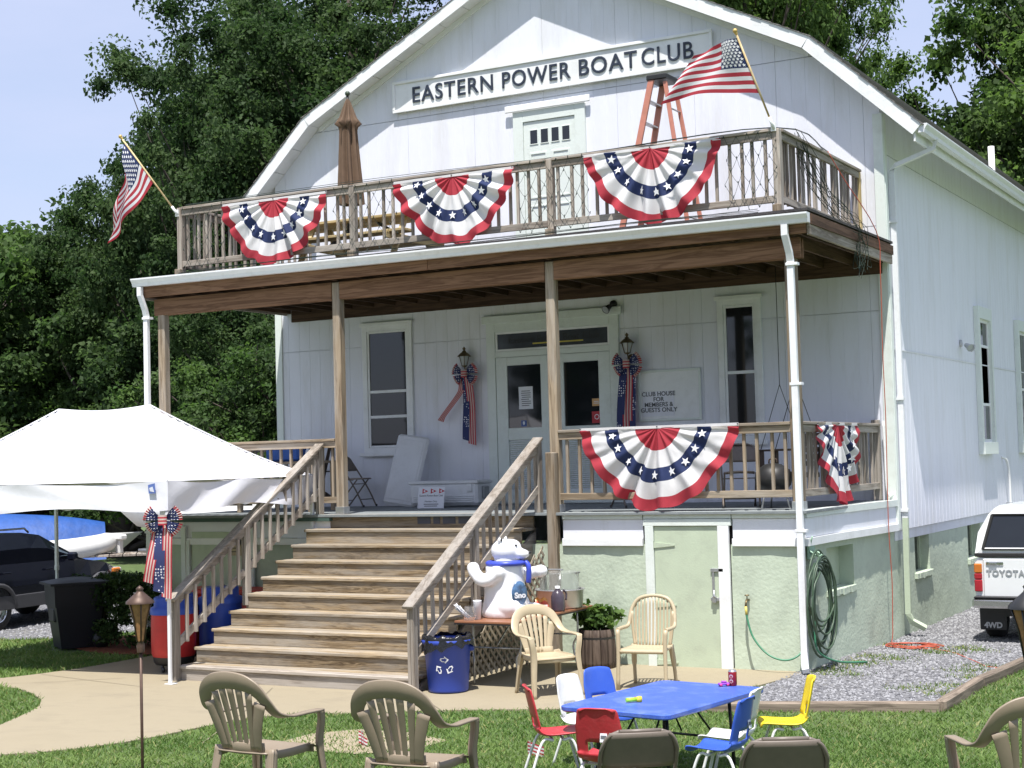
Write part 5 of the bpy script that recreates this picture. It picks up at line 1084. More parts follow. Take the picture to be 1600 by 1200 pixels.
for (a, b, ph) in (((0, 0), (0, 1), 0.3), ((0, 0), (1, 0), 1.7), ((1, 0), (1, 1), 2.9), ((0, 1), (1, 1), 4.)):
    nrm = (-el if a[0] == b[0] == 0 else el if a[0] == b[0] else -eu if a[1] == 0 else eu)
    def vfn(u, v, a=a, b=b, ph=ph, nrm=nrm):
        s = TW*(a[0]+(b[0]-a[0])*u); t = TD*(a[1]+(b[1]-a[1])*u); k = math.sin(math.pi*((u*2) % 1)); e = min(1, 9*u, 9*(1-u))
        return TP(s, t, ZE+.004-v*(.345+.035*math.sin(9*u+ph)*e))+nrm*(.022*math.sin(7*u*2+ph+2*v)+.030*math.sin(15*u+3.5*v+ph*2)*v+.045*v*k)*e+Vector((0, 0, -.035*k*(1-v)*e))
    mb = MB(); mb.grid(vfn, 60, 10); mb.build('valance', TENT, tt)
mb = MB(); 
lgp = TP(.15, 0, 2.24)-eu*.03
mb.add([lgp, lgp+el*.10, lgp+el*.11+Vector((0, 0, .10)), lgp+el*.01+Vector((0, 0, .12))], [(0, 1, 2, 3)], 0); lg2 = lgp-eu*.003+el*.02+Vector((0, 0, .015))
mb.add([lg2, lg2+el*.06+Vector((0, 0, .01)), lg2+el*.07+Vector((0, 0, .05)), lg2+el*.02+Vector((0, 0, .065))], [(0, 1, 2, 3)], 1); mb.build('logo_patch', [mat('logo_blue', (.10, .16, .42), .6), mat('logo_pale', (.62, .64, .72), .6)], tt)
for k, (s, t) in enumerate(((0.03, .03), (.03, TD-.03), (TW-.03, .03), (TW-.03, TD-.03))):
    p = TP(s, t, 0); zb = gz(TA.x+p.x, TA.y+p.y); mb = MB(); mb.obox(p+Vector((0, 0, (1.1+ZE)/2)), (.045, .045, ZE-1.1), None, 0, .004); lg = mb.build('leg', TLEG, tt)
    mb = MB(); mb.obox(p+Vector((0, 0, (zb+.03+1.12)/2)), (.036, .036, 1.10-zb), None, 0, .004); mb.build('lower_tube', TLEG, lg); mb = MB(); mb.obox(p+Vector((.01, 0, zb+.022)), (.12, .10, .008)); mb.build('foot_plate', TLEG, lg)
    mb = MB(); mb.obox(p+Vector((0, 0, 1.12)), (.055, .055, .07), None, 0, .006); mb.build('collar', TLEG, lg)
for (a, b) in (((.03, .03), (.03, TD-.03)), ((.03, .03), (TW-.03, .03)), ((.03, TD-.03), (TW-.03, TD-.03)), ((TW-.03, .03), (TW-.03, TD-.03))):
    n = 2 if a[0] == b[0] else 3
    for i in range(n):
        for z0, z1 in ((2.30, 2.06), (2.06, 2.30)):
            f0, f1 = i/n, (i+1)/n; mb = MB(); mb.bar(TP(a[0]+(b[0]-a[0])*f0, a[1]+(b[1]-a[1])*f0, z0), TP(a[0]+(b[0]-a[0])*f1, a[1]+(b[1]-a[1])*f1, z1), .012, .024); mb.build('truss_bar', TLEG, tt)
bow('ribbon bow with long hanging tails tied to the canopy leg', TA+TP(.06, .02, 1.93)-eu*.06-el*.03, face(Vector((-eu.x, -eu.y, 0)))+R(180)+R(25), 1.15, [(-.05, -.16, .56, .10, 's', 0), (-.02, -.06, .66, .11, 'b', 0), (.05, .02, .72, .10, 's', 0)], 5)
# ================================================================== COOLERS, BINS, HEDGE SIDE
RP = mat('red_cooler_plastic', (.52, .03, .03), .4, .06, 5, dirt=(.3, .03, .03), dscale=4, damt=.4); BP = mat('blue_cooler_plastic', (.03, .08, .42), .4, .06, 5); BK = mat('black_plastic', (.018, .018, .02), .45, .1, 6)
def barrel(label, loc, m, body=.56, r=.275):
    t = thing('barrel_cooler', label, 'cooler', loc, random.uniform(0, 3), 'barrel coolers beside the steps'); mb = MB(); mb.lathe([(r*.93, .19), (r*.985, .22), (r, .35), (r, body), (r*.98, .16+body)], 28); mb.build('body', m, t)
    mb = MB(); mb.lathe([(0, .09), (r*.80, .09), (r*.90, .12), (r*.93, .19)], 28); mb.build('base', BK, t); h_ = .16+body
    mb = MB(); mb.lathe([(r*1.03, h_-.01), (r*1.03, h_+.07), (r*.86, h_+.09), (r*.86, h_+.19), (r*.80, h_+.205), (0, h_+.21)], 28); ld_ = mb.build('lid', BP, t); mb = MB(); mb.box(-.09, .09, -.03, .03, h_+.205, h_+.225, 0, .008); mb.build('lid_handle', CG, ld_)
    for i in range(4): a = i*1.57+.4; mb = MB(); mb.tube([(r*.7*math.cos(a), r*.7*math.sin(a), .10), (r*.7*math.cos(a), r*.7*math.sin(a), .06)], .01, 6); mb.lathe([(0, -.011), (.032, -.011), (.034, 0), (.032, .011), (0, .011)], 10, 0, (r*.7*math.cos(a), r*.7*math.sin(a), .034), Matrix.Rotation(R(90), 3, 'X')); mb.build('caster', BK, t)
    return t
q = G(262, 1052); barrel('red barrel cooler with blue lid on casters by the canopy leg', (q.x, q.y+.12, .014), RP)
barrel('blue barrel cooler behind the stair railing', (-7.42, -1.55, .014), BP, .62)
barrel('red barrel cooler with blue lid tucked between the blue one and the hedge', (-7.95, -1.75, .014), RP, .54)
rb = thing('red_chest', 'long red chest against the porch base beside the coolers', 'chest', (-8.1, -.45, .014)); mb = MB(); mb.box(-.75, .75, -.25, .25, .02, .78, 0, .02); mb.build('body', RP, rb); mb = MB(); mb.box(-.78, .78, -.28, .28, .785, .86, 0, .02); mb.build('lid', RP, rb)
# small posted notice under porch
wn_ = tag(MB().box(-.10, .10, -.004, 0, -.13, .13).build('wooden_notice', mat('tan_notice', (.42, .34, .22), .8, .2, 9), None, (-8.35, -.081, 1.42)), 'small tan notice posted on the green panel under the porch', 'notice')
mb = MB(); lines(mb, -.08, .08, -.1, .1, 4, -.0045); mb.build('lettering', INK, wn_)
# trash cart
NV = mat('navy_black_cart', (.008, .009, .015), .5, .1, 6); tcx = thing('trash_cart', 'black wheeled trash cart on the grass by the gravel lot', 'trash cart', (-10.75, -.75, 0), R(-32))
def lof(w0, d0, z0, w1, d1, z1): return [(-w0, -d0, z0), (w0, -d0, z0), (w0, d0, z0), (-w0, d0, z0), (-w1, -d1, z1), (w1, -d1, z1), (w1, d1, z1), (-w1, d1, z1)]
BF = [(0, 3, 2, 1), (4, 5, 6, 7), (0, 1, 5, 4), (1, 2, 6, 5), (2, 3, 7, 6), (3, 0, 4, 7)]
mb = MB(); mb.add(lof(.24, .25, .03, .30, .33, .62), BF); mb.add(lof(.31, .345, .62, .33, .36, .92), BF); bd_ = mb.build('body', NV, tcx); mb = MB(); mb.add(lof(.37, .42, .925, .37, .42, .955), BF); mb.grid(lambda u, v: (.72*(u-.5), .82*(v-.5), .957+.06*math.sin(math.pi*u)**.6*math.sin(math.pi*v)**.6), 10, 10); mb.build('lid', NV, tcx)
mb = MB(); mb.box(-.16, .16, -.336, -.29, .40, .60, 0, .02); mb.build('front_recess', BK, bd_); mb = MB(); mb.tube([(-.28, .40, .86), (-.28, .44, .9), (.28, .44, .9), (.28, .40, .86)], .018, 8); mb.build('handle', NV, tcx)
for s in (-1, 1): mb = MB(); mb.lathe([(0, -.03), (.12, -.03), (.125, 0), (.12, .03), (0, .03)], 18, 0, (s*.28, .30, .125), Matrix.Rotation(R(90), 3, 'Y')); mb.build('wheel', BK, tcx)
# recycling bin
RBm = mat('recycle_blue', (.025, .06, .36), .45, .05, 5); q = G(702, 1086); rc = thing('recycling_bin', 'blue recycling bin lined with a black bag by the folding table', 'bin', (q.x-.10, q.y+.15, .014), face(-fdir(.12, 1)))
mb = MB(); mb.lathe([(0, .01), (.215, .01), (.22, .03), (.255, .52), (.285, .53), (.285, .57), (.265, .58), (.25, .56), (.2, .1)], 32); bn = mb.build('body', RBm, rc)
def bag(u, v): a = 2*math.pi*u; f = math.sin(9*a)+.6*math.sin(17*a+1); low = .12+.09*max(0, math.sin(a*1.0+1.2))+.02*f; rr = .272+.025*v+.010*f*v; z = .615+.012*f*(1-v)-low*max(0, v-.15); return (rr*math.cos(a)*(1-.16*max(0, .15-v)/.15), rr*math.sin(a)*(1-.16*max(0, .15-v)/.15), z)
mb = MB(); mb.grid(bag, 90, 9); mb.build('bag_liner', mat('black_bag', (.012, .012, .013), .22, .1, 20, .4, 30), rc)
for s in (-1, 1): mb = MB(); mb.box(s*.27-.02, s*.27+.055, -.05, .05, .44, .50, 0, .01); mb.build('handle', RBm, bn)
mb = MB()
for k in range(3):
    a0 = math.pi/2+k*2*math.pi/3
    def P2(r, da): a = a0+da; return (r*math.cos(a), r*math.sin(a)+.0)
    def W(p):  # wrap on the bin surface
        x, z = p; zz = .30+z; rad = .221+.034*(zz-.03)/.49+.004; an = x/rad; return Vector((rad*math.sin(an), rad*math.cos(an), zz))
    pl = [P2(.085, -.62), P2(.055, -.50), P2(.048, .10), P2(.032, .36), P2(.088, .62), P2(.112, .02), P2(.090, .06), P2(.098, -.40)]
    c0_ = (sum(p[0] for p in pl)/8, sum(p[1] for p in pl)/8)
    inn = [((p[0]-c0_[0])*.62+c0_[0], (p[1]-c0_[1])*.62+c0_[1]) for p in pl]
    for i in range(8): j = (i+1) % 8; mb.add([W(pl[i]), W(pl[j]), W(inn[j]), W(inn[i])], [(0, 1, 2, 3)])
mb.build('recycling_symbol', PAP, rc)
# ================================================================== SNOW-CONE TABLE
TB2 = mat('brown_laminate', (.26, .11, .055), .4, .12, 8, stretch=(8, 1, 8)); ft = thing('folding_table', 'brown-topped folding table holding the bear machine beside the stairs', 'table', (-3.02, -1.42, .014), R(1))
mb = MB(); mb.box(-.38, .38, -1.0, 1.0, .715, .74, 0, .004); mb.build('top', TB2, ft); mb = MB(); bars(mb, -.385, .385, -1.005, 1.005, .02, 0, 0) if False else mb.box(-.384, .384, -1.004, 1.004, .70, .714); mb.build('edge_band', BLACKM, ft)
for y in (-.72, .72):
    mb = MB(); mb.tube(spline([(-.30, y, .70), (-.30, y, .42), (-.24, y-.10*(1 if y < 0 else -1), .28), (-.30, y, 0)], 4), .0125, 8); mb.tube(spline([(.30, y, .70), (.30, y, .42), (.24, y, .28), (.30, y, 0)], 4), .0125, 8); mb.tube([(-.30, y, .42), (.30, y, .42)], .01, 6); mb.tube([(-.30, y, .69), (.30, y, .69)], .01, 6); mb.build('leg_frame', STEEL, ft); mb = MB(); mb.bar((0, y, .45), (0, y*.45, .70), .015, .01); mb.build('brace', STEEL, ft)
TZ = .756
# polar bear shaved ice machine
bear = thing('shaved_ice_machine', 'white polar-bear-shaped shaved ice machine with a blue scarf', 'ice machine', (-3.02, -1.86, TZ), face(fdir(1., -.30)))
bear.scale = (1.13, 1.13, 1.0)
BW_ = mat('white_gloss_plastic', (.80, .80, .82), .25, .02, 3, coat=.3)
mb = MB(); mb.lathe([(0, .0), (.245, .0), (.255, .06), (.225, .20), (.205, .45), (.20, .58), (.10, .62), (0, .62)], 28, 0, (0, -.02, 0), None, .95, .95)
mb.ball((0, 0, .74), (.14, .155, .135), 20); mb.ball((0, .13, .70), (.075, .12, .065), 16); mb.ball((0, .06, .78), (.10, .10, .09), 16); mb.lathe([(.12, .58), (.115, .70)], 20)
for s in (-1, 1):
    mb.ball((s*.105, -.03, .865), (.035, .022, .035), 10); mb.ball((s*.14, .20, .07), (.085, .15, .075), 14); mb.ball((s*.165, .05, .13), (.09, .14, .13), 14)
M1 = Matrix.Rotation(R(-35), 3, 'X')
mb.tube(spline([(-.19, -.02, .50), (-.25, .10, .46), (-.22, .25, .48), (-.20, .30, .49)], 5), [.075]*8+[.07]*8, 12) ; mb.ball((-.20, .30, .49), .075, 12); mb.ball((-.19, -.02, .50), .08, 12)
mb.tube(spline([(.19, -.04, .50), (.23, -.16, .42), (.18, -.27, .50), (.15, -.30, .56)], 5), [.075]*8+[.065]*8, 12); mb.ball((.15, -.30, .56), .068, 12); mb.ball((.19, -.04, .50), .085, 12)
bo_ = mb.build('body', BW_, bear); md = bo_.modifiers.new('r', 'REMESH'); md.mode = 'VOXEL'; md.voxel_size = .014; md.use_smooth_shade = True; md = bo_.modifiers.new('s', 'SMOOTH'); md.factor = .5; md.iterations = 6
mb = MB(); mb.lathe([(.18, .575), (.205, .582), (.21, .61), (.19, .628), (.15, .632)], 28); mb.build('scarf', mat('royal_blue_plastic', (.05, .08, .50), .35), bear); mb = MB(); mb.tube(spline([(.0, .20, .62), (.015, .235, .56), (.01, .235, .45), (.0, .225, .38)], 4), [.027]*13, 8); mb.build('scarf_tail', MATS['royal_blue_plastic'], bear)
mb = MB(); mb.ball((0, .25, .715), (.024, .016, .018), 8); mb.build('nose', BK, bear)
for s in (-1, 1): mb = MB(); mb.ball((s*.065, .125, .80), .014, 8); mb.build('eye', BK, bear); mb = MB(); mb.ball((s*.105, -.012, .865), (.02, .010, .02), 8); mb.build('inner_ear', BK, bear)
mb = MB(); M2 = Matrix.Rotation(R(-90), 3, 'X'); M2 = Matrix.Rotation(R(-42), 3, 'Z') @ M2; cc_ = Vector((.155, .175, .27)); mb.lathe([(0, .012), (.105, .010), (.112, 0)], 24, 0, cc_, M2, .8, 1.25); mb.build('belly_window', mat('blue_picture', (.10, .22, .42), .2, .5, 14, col2=(.03, .04, .06)), bear)
me = text_mesh('Sno', .085, PAP, bold=.004, depth=.001); o = link('lettering', me, bear, cc_+(M2 @ Vector((0, .02, .016)))); o.rotation_euler = (Matrix.Rotation(R(-42), 3, 'Z') @ Matrix.Rotation(R(90), 3, 'X') @ Matrix.Rotation(R(180), 3, 'Y')).to_euler() if False else (R(90), 0, R(138))
mb = MB(); mb.box(-.25, -.21, .34, .365, .46, .53, 0, .002); mb.build('switch_plate', BK, bear)
# clutter on the table
fo = thing('cup_stack', 'stack of white paper cups with straws in a clear bag on the table', 'cups', (-3.25, -2.30, TZ)); mb = MB(); mb.lathe([(0, 0), (.035, 0), (.048, .20), (.05, .21), (0, .215)], 14, 0, (.06, .06, 0)); mb.build('cups', PAP, fo)
for i in range(12): mb = MB(); a = random.uniform(-.5, .5); mb.tube([(-.02+random.uniform(-.03, .03), random.uniform(-.03, .03), .02), (-.12+random.uniform(-.03, .03), -.08+random.uniform(-.06, .06), .16+random.uniform(-.03, .03))], .005, 5); mb.build('straw', PAP, fo)
mb = MB(); mb.grid(lambda u, v: (.075*math.cos(6.283*u)*(1-.2*v)*(1+.12*math.sin(19*u)), .075*math.sin(6.283*u)*(1-.2*v)*(1+.12*math.sin(23*u)), .15*v), 30, 5); mb.build('clear_bag', mat('clear_film', (.8, .8, .82), .15, .02, trans=.9, ior=1.1), fo)
po_ = thing('stock_pot', 'wide aluminium pan with a clear tub standing in it on the table', 'pan', (-2.90, -.80, TZ)); mb = MB(); mb.lathe([(0, .004), (.26, .004), (.27, .02), (.285, .21), (.30, .215), (.295, .225), (.275, .215), (.26, .03), (0, .02)], 30); mb.build('pan', mat('dull_aluminium', (.52, .52, .53), .35, .08, 9, metal=.75), po_); mb = MB(); mb.lathe([(.0, .03), (.23, .03), (.235, .40), (.25, .405), (.25, .42), (.228, .42), (.225, .04)], 28); mb.build('clear_tub', mat('clear_tub', (.85, .87, .86), .1, .02, trans=.92, ior=1.15), po_); mb = MB(); mb.tube(spline([(-.2, -.28, .55), (-.1, -.26, .545), (.0, -.24, .55)], 4), .008, 6) if False else mb.box(-.30, .05, -.02, .02, .44, .455, 0, .004); mb.build('ladle', STEEL, po_)
jg = thing('syrup_jug', 'clear jug of dark syrup with a white cap on the table', 'jug', (-2.72, -1.20, TZ)); mb = MB(); mb.lathe([(0, 0), (.075, 0), (.08, .02), (.08, .17), (.06, .22), (.025, .25), (.025, .265)], 20); mb.build('body', mat('purple_syrup', (.07, .055, .075), .2, .2, 6), jg); mb = MB(); mb.lathe([(.03, .26), (.03, .29), (0, .292)], 14); mb.build('cap', CW, jg); mb = MB(); mb.tube(spline([(.04, .06, .24), (.06, .10, .2), (.06, .09, .12)], 4), .012, 6); mb.build('handle', MATS['purple_syrup'], jg)
sb_ = thing('snack_bag', 'crumpled red and orange snack bag beside the syrup jug', 'bag', (-2.80, -1.46, TZ), R(40)); mb = MB(); mb.grid(lambda u, v: (.16*(u-.5)*(1-.1*v), (.045*math.sin(math.pi*v)+.015*math.sin(9*u+3*v))*1., .17*v+.012*math.sin(11*u)), 14, 10, lambda i, j: 1 if j > 7 else 0); mb.grid(lambda u, v: (.16*(u-.5)*(1-.1*v), -(.045*math.sin(math.pi*v)+.015*math.sin(8*u+2*v)), .17*v+.012*math.sin(11*u)), 14, 10, lambda i, j: 1 if j > 7 else 0); mb.build('wrapper', [mat('red_orange_foil', (.60, .09, .04), .35, .2, 12), mat('orange_foil', (.62, .28, .06), .35, .1, 12)], sb_); link('lettering', text_mesh('SNACK', .04, PAP, depth=.001), sb_, (0, -.062, .08), (R(90), 0, 0)) if False else None
mb = MB(); mb.box(-.06, .06, -.066, -.064, .07, .10); mb.build('label', PAP, sb_)
# barrel planter
pl_ = thing('barrel_planter', 'dark half-barrel planter with a leafy green plant by the stucco', 'planter', (-2.62, -.42, .014)); mb = MB()
for i in range(14):
    a0, a1 = 2*math.pi*i/14, 2*math.pi*(i+.94)/14; m4 = MB()
    def stv(u, v, a0=a0, a1=a1): a = a0+(a1-a0)*u; r = .19+.035*math.sin(math.pi*(.25+.6*v)); return (r*math.cos(a), r*math.sin(a), .46*v)
    m4.grid(stv, 3, 6); m4.build('stave', WD('z'), pl_, solid=.014)
for z in (.08, .36): mb = MB(); mb.lathe([(.225, z-.015), (.228, z+.015)], 28); mb.build('hoop', BLACKM, pl_)
mb = MB(); mb.lathe([(0, .40), (.2, .40)], 16); mb.build('soil', mat('potting_soil', (.03, .022, .016), .95, .3, 20), pl_); g = np.random.default_rng(44); cl = [(g.normal()*.12, g.normal()*.12, .55+g.uniform(-.08, .16), .10) for i in range(26)]; link('foliage', leaves('foliage', cl, 38, .085, .75, [LOC[1], LOC[0], LOC[2]], 45, .8, .7), pl_); mb = MB(); [mb.tube([(0, 0, .4), (random.uniform(-.1, .1), random.uniform(-.1, .1), .6)], .006, 5) for i in range(8)]; mb.build('stems', LOC[2], pl_)
# ================================================================== CHAIRS ON THE LAWN
def ribbon(mb, pts, wd, w, th, mi=0):
    """thick strip through pts; wd = width direction per point, w = widths, th = thickness"""
    k = len(pts); pts = [Vector(p) for p in pts]; vs = []
    for i, p in enumerate(pts):
        d = (pts[min(k-1, i+1)]-pts[max(0, i-1)]).normalized(); s = Vector(wd[i] if isinstance(wd, list) else wd).normalized(); s = (s-d*s.dot(d)).normalized(); n = d.cross(s); W = (w[i] if isinstance(w, (list, tuple)) else w)/2; T = (th[i] if isinstance(th, (list, tuple)) else th)/2; e = min(T, W)*.5
        for (a, b) in ((-W, -T+e), (-W+e, -T), (W-e, -T), (W, -T+e), (W, T-e), (W-e, T), (-W+e, T), (-W, T-e)): vs.append(p+s*a+n*b)
    fs = [(i*8+j, i*8+(j+1) % 8, (i+1)*8+(j+1) % 8, (i+1)*8+j) for i in range(k-1) for j in range(8)]+[tuple(range(8))[::-1], tuple((k-1)*8+j for j in range(8))]
    mb.add(vs, fs, mi, True)
def lerp(a, b, t): return a+(b-a)*t
def interp(vals, n):   # resample a list linearly
    o = []
    for i in range(n): f = i/(n-1)*(len(vals)-1); j = min(int(f), len(vals)-2); o.append(lerp(vals[j], vals[j+1], f-j))
    return o
def mono_chair(label, loc, rz, m, group):
    t = thing('plastic_armchair', label, 'chair', loc, rz, group); H = .87
    # arch: left arm front -> over the back -> right arm front
    half = [(.285, .24, .63), (.292, .10, .635), (.288, -.06, .635), (.275, -.17, .66), (.252, -.235, .73), (.205, -.275, .81), (.12, -.298, .86), (0, -.305, .875)]
    pth = [Vector(p) for p in half]+[Vector((-p[0], p[1], p[2])) for p in half[-2::-1]]; sp_ = spline(pth, 5); n = len(sp_)
    wds = [(1, 0, 0), (1, 0, 0), (.95, -.2, .1), (.8, -.5, .45), (.45, -.45, .8), (.3, -.35, .9), (.1, -.25, 1), (0, -.22, 1)]; wds = [Vector(q) for q in wds]; wf = wds+[Vector((-q.x, q.y, q.z)) for q in wds[-2::-1]]
    wl_ = [.062, .06, .06, .07, .085, .10, .11, .112]; wl_ = wl_+wl_[-2::-1]
    wfs = []
    for i in range(n): f = i/(n-1)*(len(wf)-1); j = min(int(f), len(wf)-2); a, b = wf[j].copy(), wf[j+1].copy(); b = b if a.dot(b) > 0 else -b; wfs.append(lerp(a, b, f-j))
    # keep a continuous orientation
    for i in range(1, n):
        if wfs[i].dot(wfs[i-1]) < 0: wfs[i] = -wfs[i]
    mb = MB(); ribbon(mb, sp_, wfs, interp(wl_, n), .016); mb.build('arm_and_top_rail', m, t)
    # fan slats
    for i in range(7):
        f = (i-3)/3; xb = f*.13; xt = f*.205; zt = .845-.115*abs(f)**2.2; yt = -.300+.05*abs(f)**2; w_ = [.030, .036, .052] if abs(f) < .9 else [.055, .07, .085]
        mb = MB(); ps = spline([(xb, -.185, .43), (lerp(xb, xt, .4), -.222, .58), (xt, yt, zt)], 5); ribbon(mb, ps, (1, 0, 0), interp(w_, len(ps)), .010); mb.build('back_slat', m, t)
    mb = MB(); ps = spline([(-.165, -.165, .44), (0, -.195, .44), (.165, -.165, .44)], 5); ribbon(mb, ps, (0, -.15, 1), .075, .012); mb.build('back_base', m, t)
    def S_(u, v): x = .47*(u-.5)*(1-.16*(1-v)); y = -.19+.44*v; k = 2*u-1; return (x, y+.02*(1-k*k)*(v-.5), .415-.018*(1-k*k)*math.sin(math.pi*v)-.035*max(0, v-.9)*10*.6)
    mb = MB(); mb.grid(S_, 14, 14); mb.build('seat', m, t, solid=.010)
    mb = MB(); ps = spline([(-.225, .20, .40), (-.235, 0, .40), (-.20, -.17, .40)], 4)
    for s in (-1, 1): ribbon(mb, [Vector((p.x*s, p.y, p.z)) for p in ps], (0, 0, 1), .05, .010)
    ribbon(mb, [(-.225, .235, .385), (0, .25, .38), (.225, .235, .385)], (0, 0, 1), .05, .010); mb.build('seat_apron', m, t)
    for s in (-1, 1):
        mb = MB(); ps = spline([(s*.285, .245, .63), (s*.272, .262, .55), (s*.255, .262, .42), (s*.268, .285, .2), (s*.275, .30, 0)], 5); n2 = len(ps); ribbon(mb, ps, (1, 0, 0), interp([.06, .058, .062, .045, .034], n2), .012); ribbon(mb, [p+Vector((s*.024, -.018, 0)) for p in ps], (0, 1, 0), interp([.05, .05, .055, .04, .03], n2), .010); mb.build('front_leg', m, t)
        mb = MB(); ps = spline([(s*.205, -.165, .44), (s*.225, -.20, .25), (s*.24, -.25, 0)], 6); n2 = len(ps); ribbon(mb, ps, (1, 0, 0), interp([.07, .055, .036], n2), .012); ribbon(mb, [p+Vector((s*.024, .018, 0)) for p in ps], (0, 1, 0), interp([.055, .045, .03], n2), .010); mb.build('rear_leg', m, t)
    return t
MOCHA = mat('mocha_plastic', (.27, .215, .155), .42, .05, 5, dirt=(.19, .155, .115), dscale=4, damt=.35); SAND = mat('sand_plastic', (.46, .38, .25), .42, .05, 5, dirt=(.36, .3, .2), dscale=4, damt=.3)
def ground(px, d): return ongr(px, d)
m1 = mono_chair('mocha plastic armchair on the lawn facing the stairs, with bare concrete showing through its back', ground(398, 9.95), face(fdir(.52, .85)), MOCHA, 'plastic fan-back armchairs')
dup(m1, ground(634, 9.4), face(fdir(.42, .9)), 'mocha plastic armchair on the lawn beside the small flag stake')
dup(m1, ground(1566, 8.55), face(fdir(-.10, .99)), 'mocha plastic armchair on the lawn behind the iron torch')
q = Vector((-2.22, -2.47, .014)); mono_chair('sand plastic fan-back armchair on the concrete in front of the folding table', q, face(Vector((.80, -.60, 0))), SAND, 'plastic fan-back armchairs')
# round-backed slatted armchair by the basement door
def slat_chair(label, loc, rz, m):
    t = thing('plastic_armchair', label, 'chair', loc, rz); half = [(.27, .22, .64), (.28, .05, .64), (.265, -.14, .65), (.255, -.19, .74), (.235, -.225, .84), (.16, -.25, .935), (0, -.262, .965)]
    pth = [Vector(p) for p in half]+[Vector((-p[0], p[1], p[2])) for p in half[-2::-1]]; mb = MB(); mb.tube(spline(pth, 5), .021, 10); mb.build('frame_rail', m, t)
    for i in range(11):
        x = -.20+i*.04; zt = .955-.30*abs(x)**1.6*1.9; mb = MB(); ribbon(mb, spline([(x*.92, -.175, .42), (x, -.215, .65), (x, -.25, zt)], 4), (1, 0, 0), .020, .010); mb.build('back_slat', m, t)
    [MB().tube(spline([(s*.235, -.2, .80), (s*.225, -.185, .6), (s*.20, -.17, .42)], 4), .016, 8).build('back_stile', m, t) for s in (-1, 1)]
    def S_(u, v): k = 2*u-1; return (.50*(u-.5)*(1-.1*(1-v)), -.19+.44*v, .42-.015*(1-k*k)*math.sin(math.pi*v)-.02*(v > .96))
    mb = MB(); mb.grid(S_, 12, 12); mb.build('seat', m, t, solid=.03)
    for s in (-1, 1): mb = MB(); mb.tube(spline([(s*.27, .22, .64), (s*.262, .235, .42), (s*.27, .26, 0)], 4), [.024]*5+[.022]*4, 8); mb.build('front_leg', m, t); mb = MB(); mb.tube(spline([(s*.21, -.16, .44), (s*.225, -.2, .25), (s*.235, -.25, 0)], 4), [.03]*5+[.02]*4, 8); mb.build('rear_leg', m, t)
    return t
slat_chair('sand plastic round-backed slatted armchair by the basement door', (-1.38, -1.68, .014), face(Vector((.12, -.99, 0))), SAND)
# metal folding chairs on the lawn
dup(c0, ground(974, 8.5), face(fdir(-.10, 1)), 'brown folding chair on the lawn behind the red child chair').scale = (.92, .92, .92)
dup(c0, ground(1199, 8.0), face(fdir(.02, 1)), 'brown folding chair on the lawn near the yellow child chair').scale = (.95, .95, .95)
# ================================================================== CHILDREN'S TABLE AND CHAIRS
KB = mat('kids_blue_plastic', (.035, .10, .50), .35, .05, 6, dirt=(.12, .2, .5), dscale=5, damt=.3); KR = mat('kids_red_plastic', (.47, .035, .045), .4, .08, 5, .08, 50, dirt=(.52, .12, .12), dscale=7, damt=.35); KW = mat('kids_white_plastic', (.74, .74, .73), .4, .03, 5, dirt=(.5, .48, .43), dscale=7, damt=.4); KY = mat('kids_yellow_plastic', (.76, .58, .02), .4, .05, 5, dirt=(.55, .42, .06), dscale=7, damt=.4); TABB = mat('table_blue_plastic', (.055, .12, .50), .4, .07, 7, .1, 60, dirt=(.25, .32, .58), dscale=3.5, damt=.5)
ZT = .72; KC = [hit(px, py, 'z', ZT) for px, py in ((876, 1101), (1038, 1120), (1190, 1075), (1043, 1061))]; kc = sum(KC, Vector())/4; kl = ((KC[3]-KC[0])+(KC[2]-KC[1])).normalized(); kw_ = Vector((kl.y, -kl.x, 0)); LL = ((KC[3]-KC[0]).length+(KC[2]-KC[1]).length)/4; WW = ((KC[1]-KC[0]).length+(KC[2]-KC[3]).length)/4
g0 = gz(kc.x, kc.y); kt = thing('kids_table', 'low blue plastic folding table on the lawn', 'table', (kc.x, kc.y, g0), face(kl)); h_ = ZT-g0
mb = MB(); cr = .07; pl = []
for (cx_, cy_, a0) in ((WW-cr, LL-cr, 0), (-WW+cr, LL-cr, 90), (-WW+cr, -LL+cr, 180), (WW-cr, -LL+cr, 270)):
    for i in range(6): a = R(a0+18*i); pl.append((cx_+cr*math.cos(a), cy_+cr*math.sin(a)))
k = len(pl); lev = [(0, .985), (-.006, 1.), (-.03, 1.), (-.04, .985)]; vs = [(p[0]*s, p[1]*s, h_+z) for z, s in lev for p in pl]; fs = [tuple(range(k))]+[(j*k+i, (j+1)*k+i, (j+1)*k+(i+1) % k, j*k+(i+1) % k) for j in range(3) for i in range(k)]+[tuple(range(3*k, 4*k))[::-1]]; mb.add(vs, fs); mb.build('top', TABB, kt, fix=True)
for y in (-LL*.62, LL*.62):
    mb = MB()
    for s in (-1, 1): mb.tube([(s*WW*.62, y, h_-.04), (s*WW*.66, y*1.04, 0)], .014, 8)
    mb.tube([(-WW*.65, y*1.02, h_*.35), (WW*.65, y*1.02, h_*.35)], .010, 6); mb.build('leg_frame', BLACKM, kt)
    for s in (-1, 1): MB().tube([(s*WW*.3, y*1.01, h_*.4), (s*WW*.2, y*.4, h_-.04)], .008, 6).build('brace', BLACKM, kt)
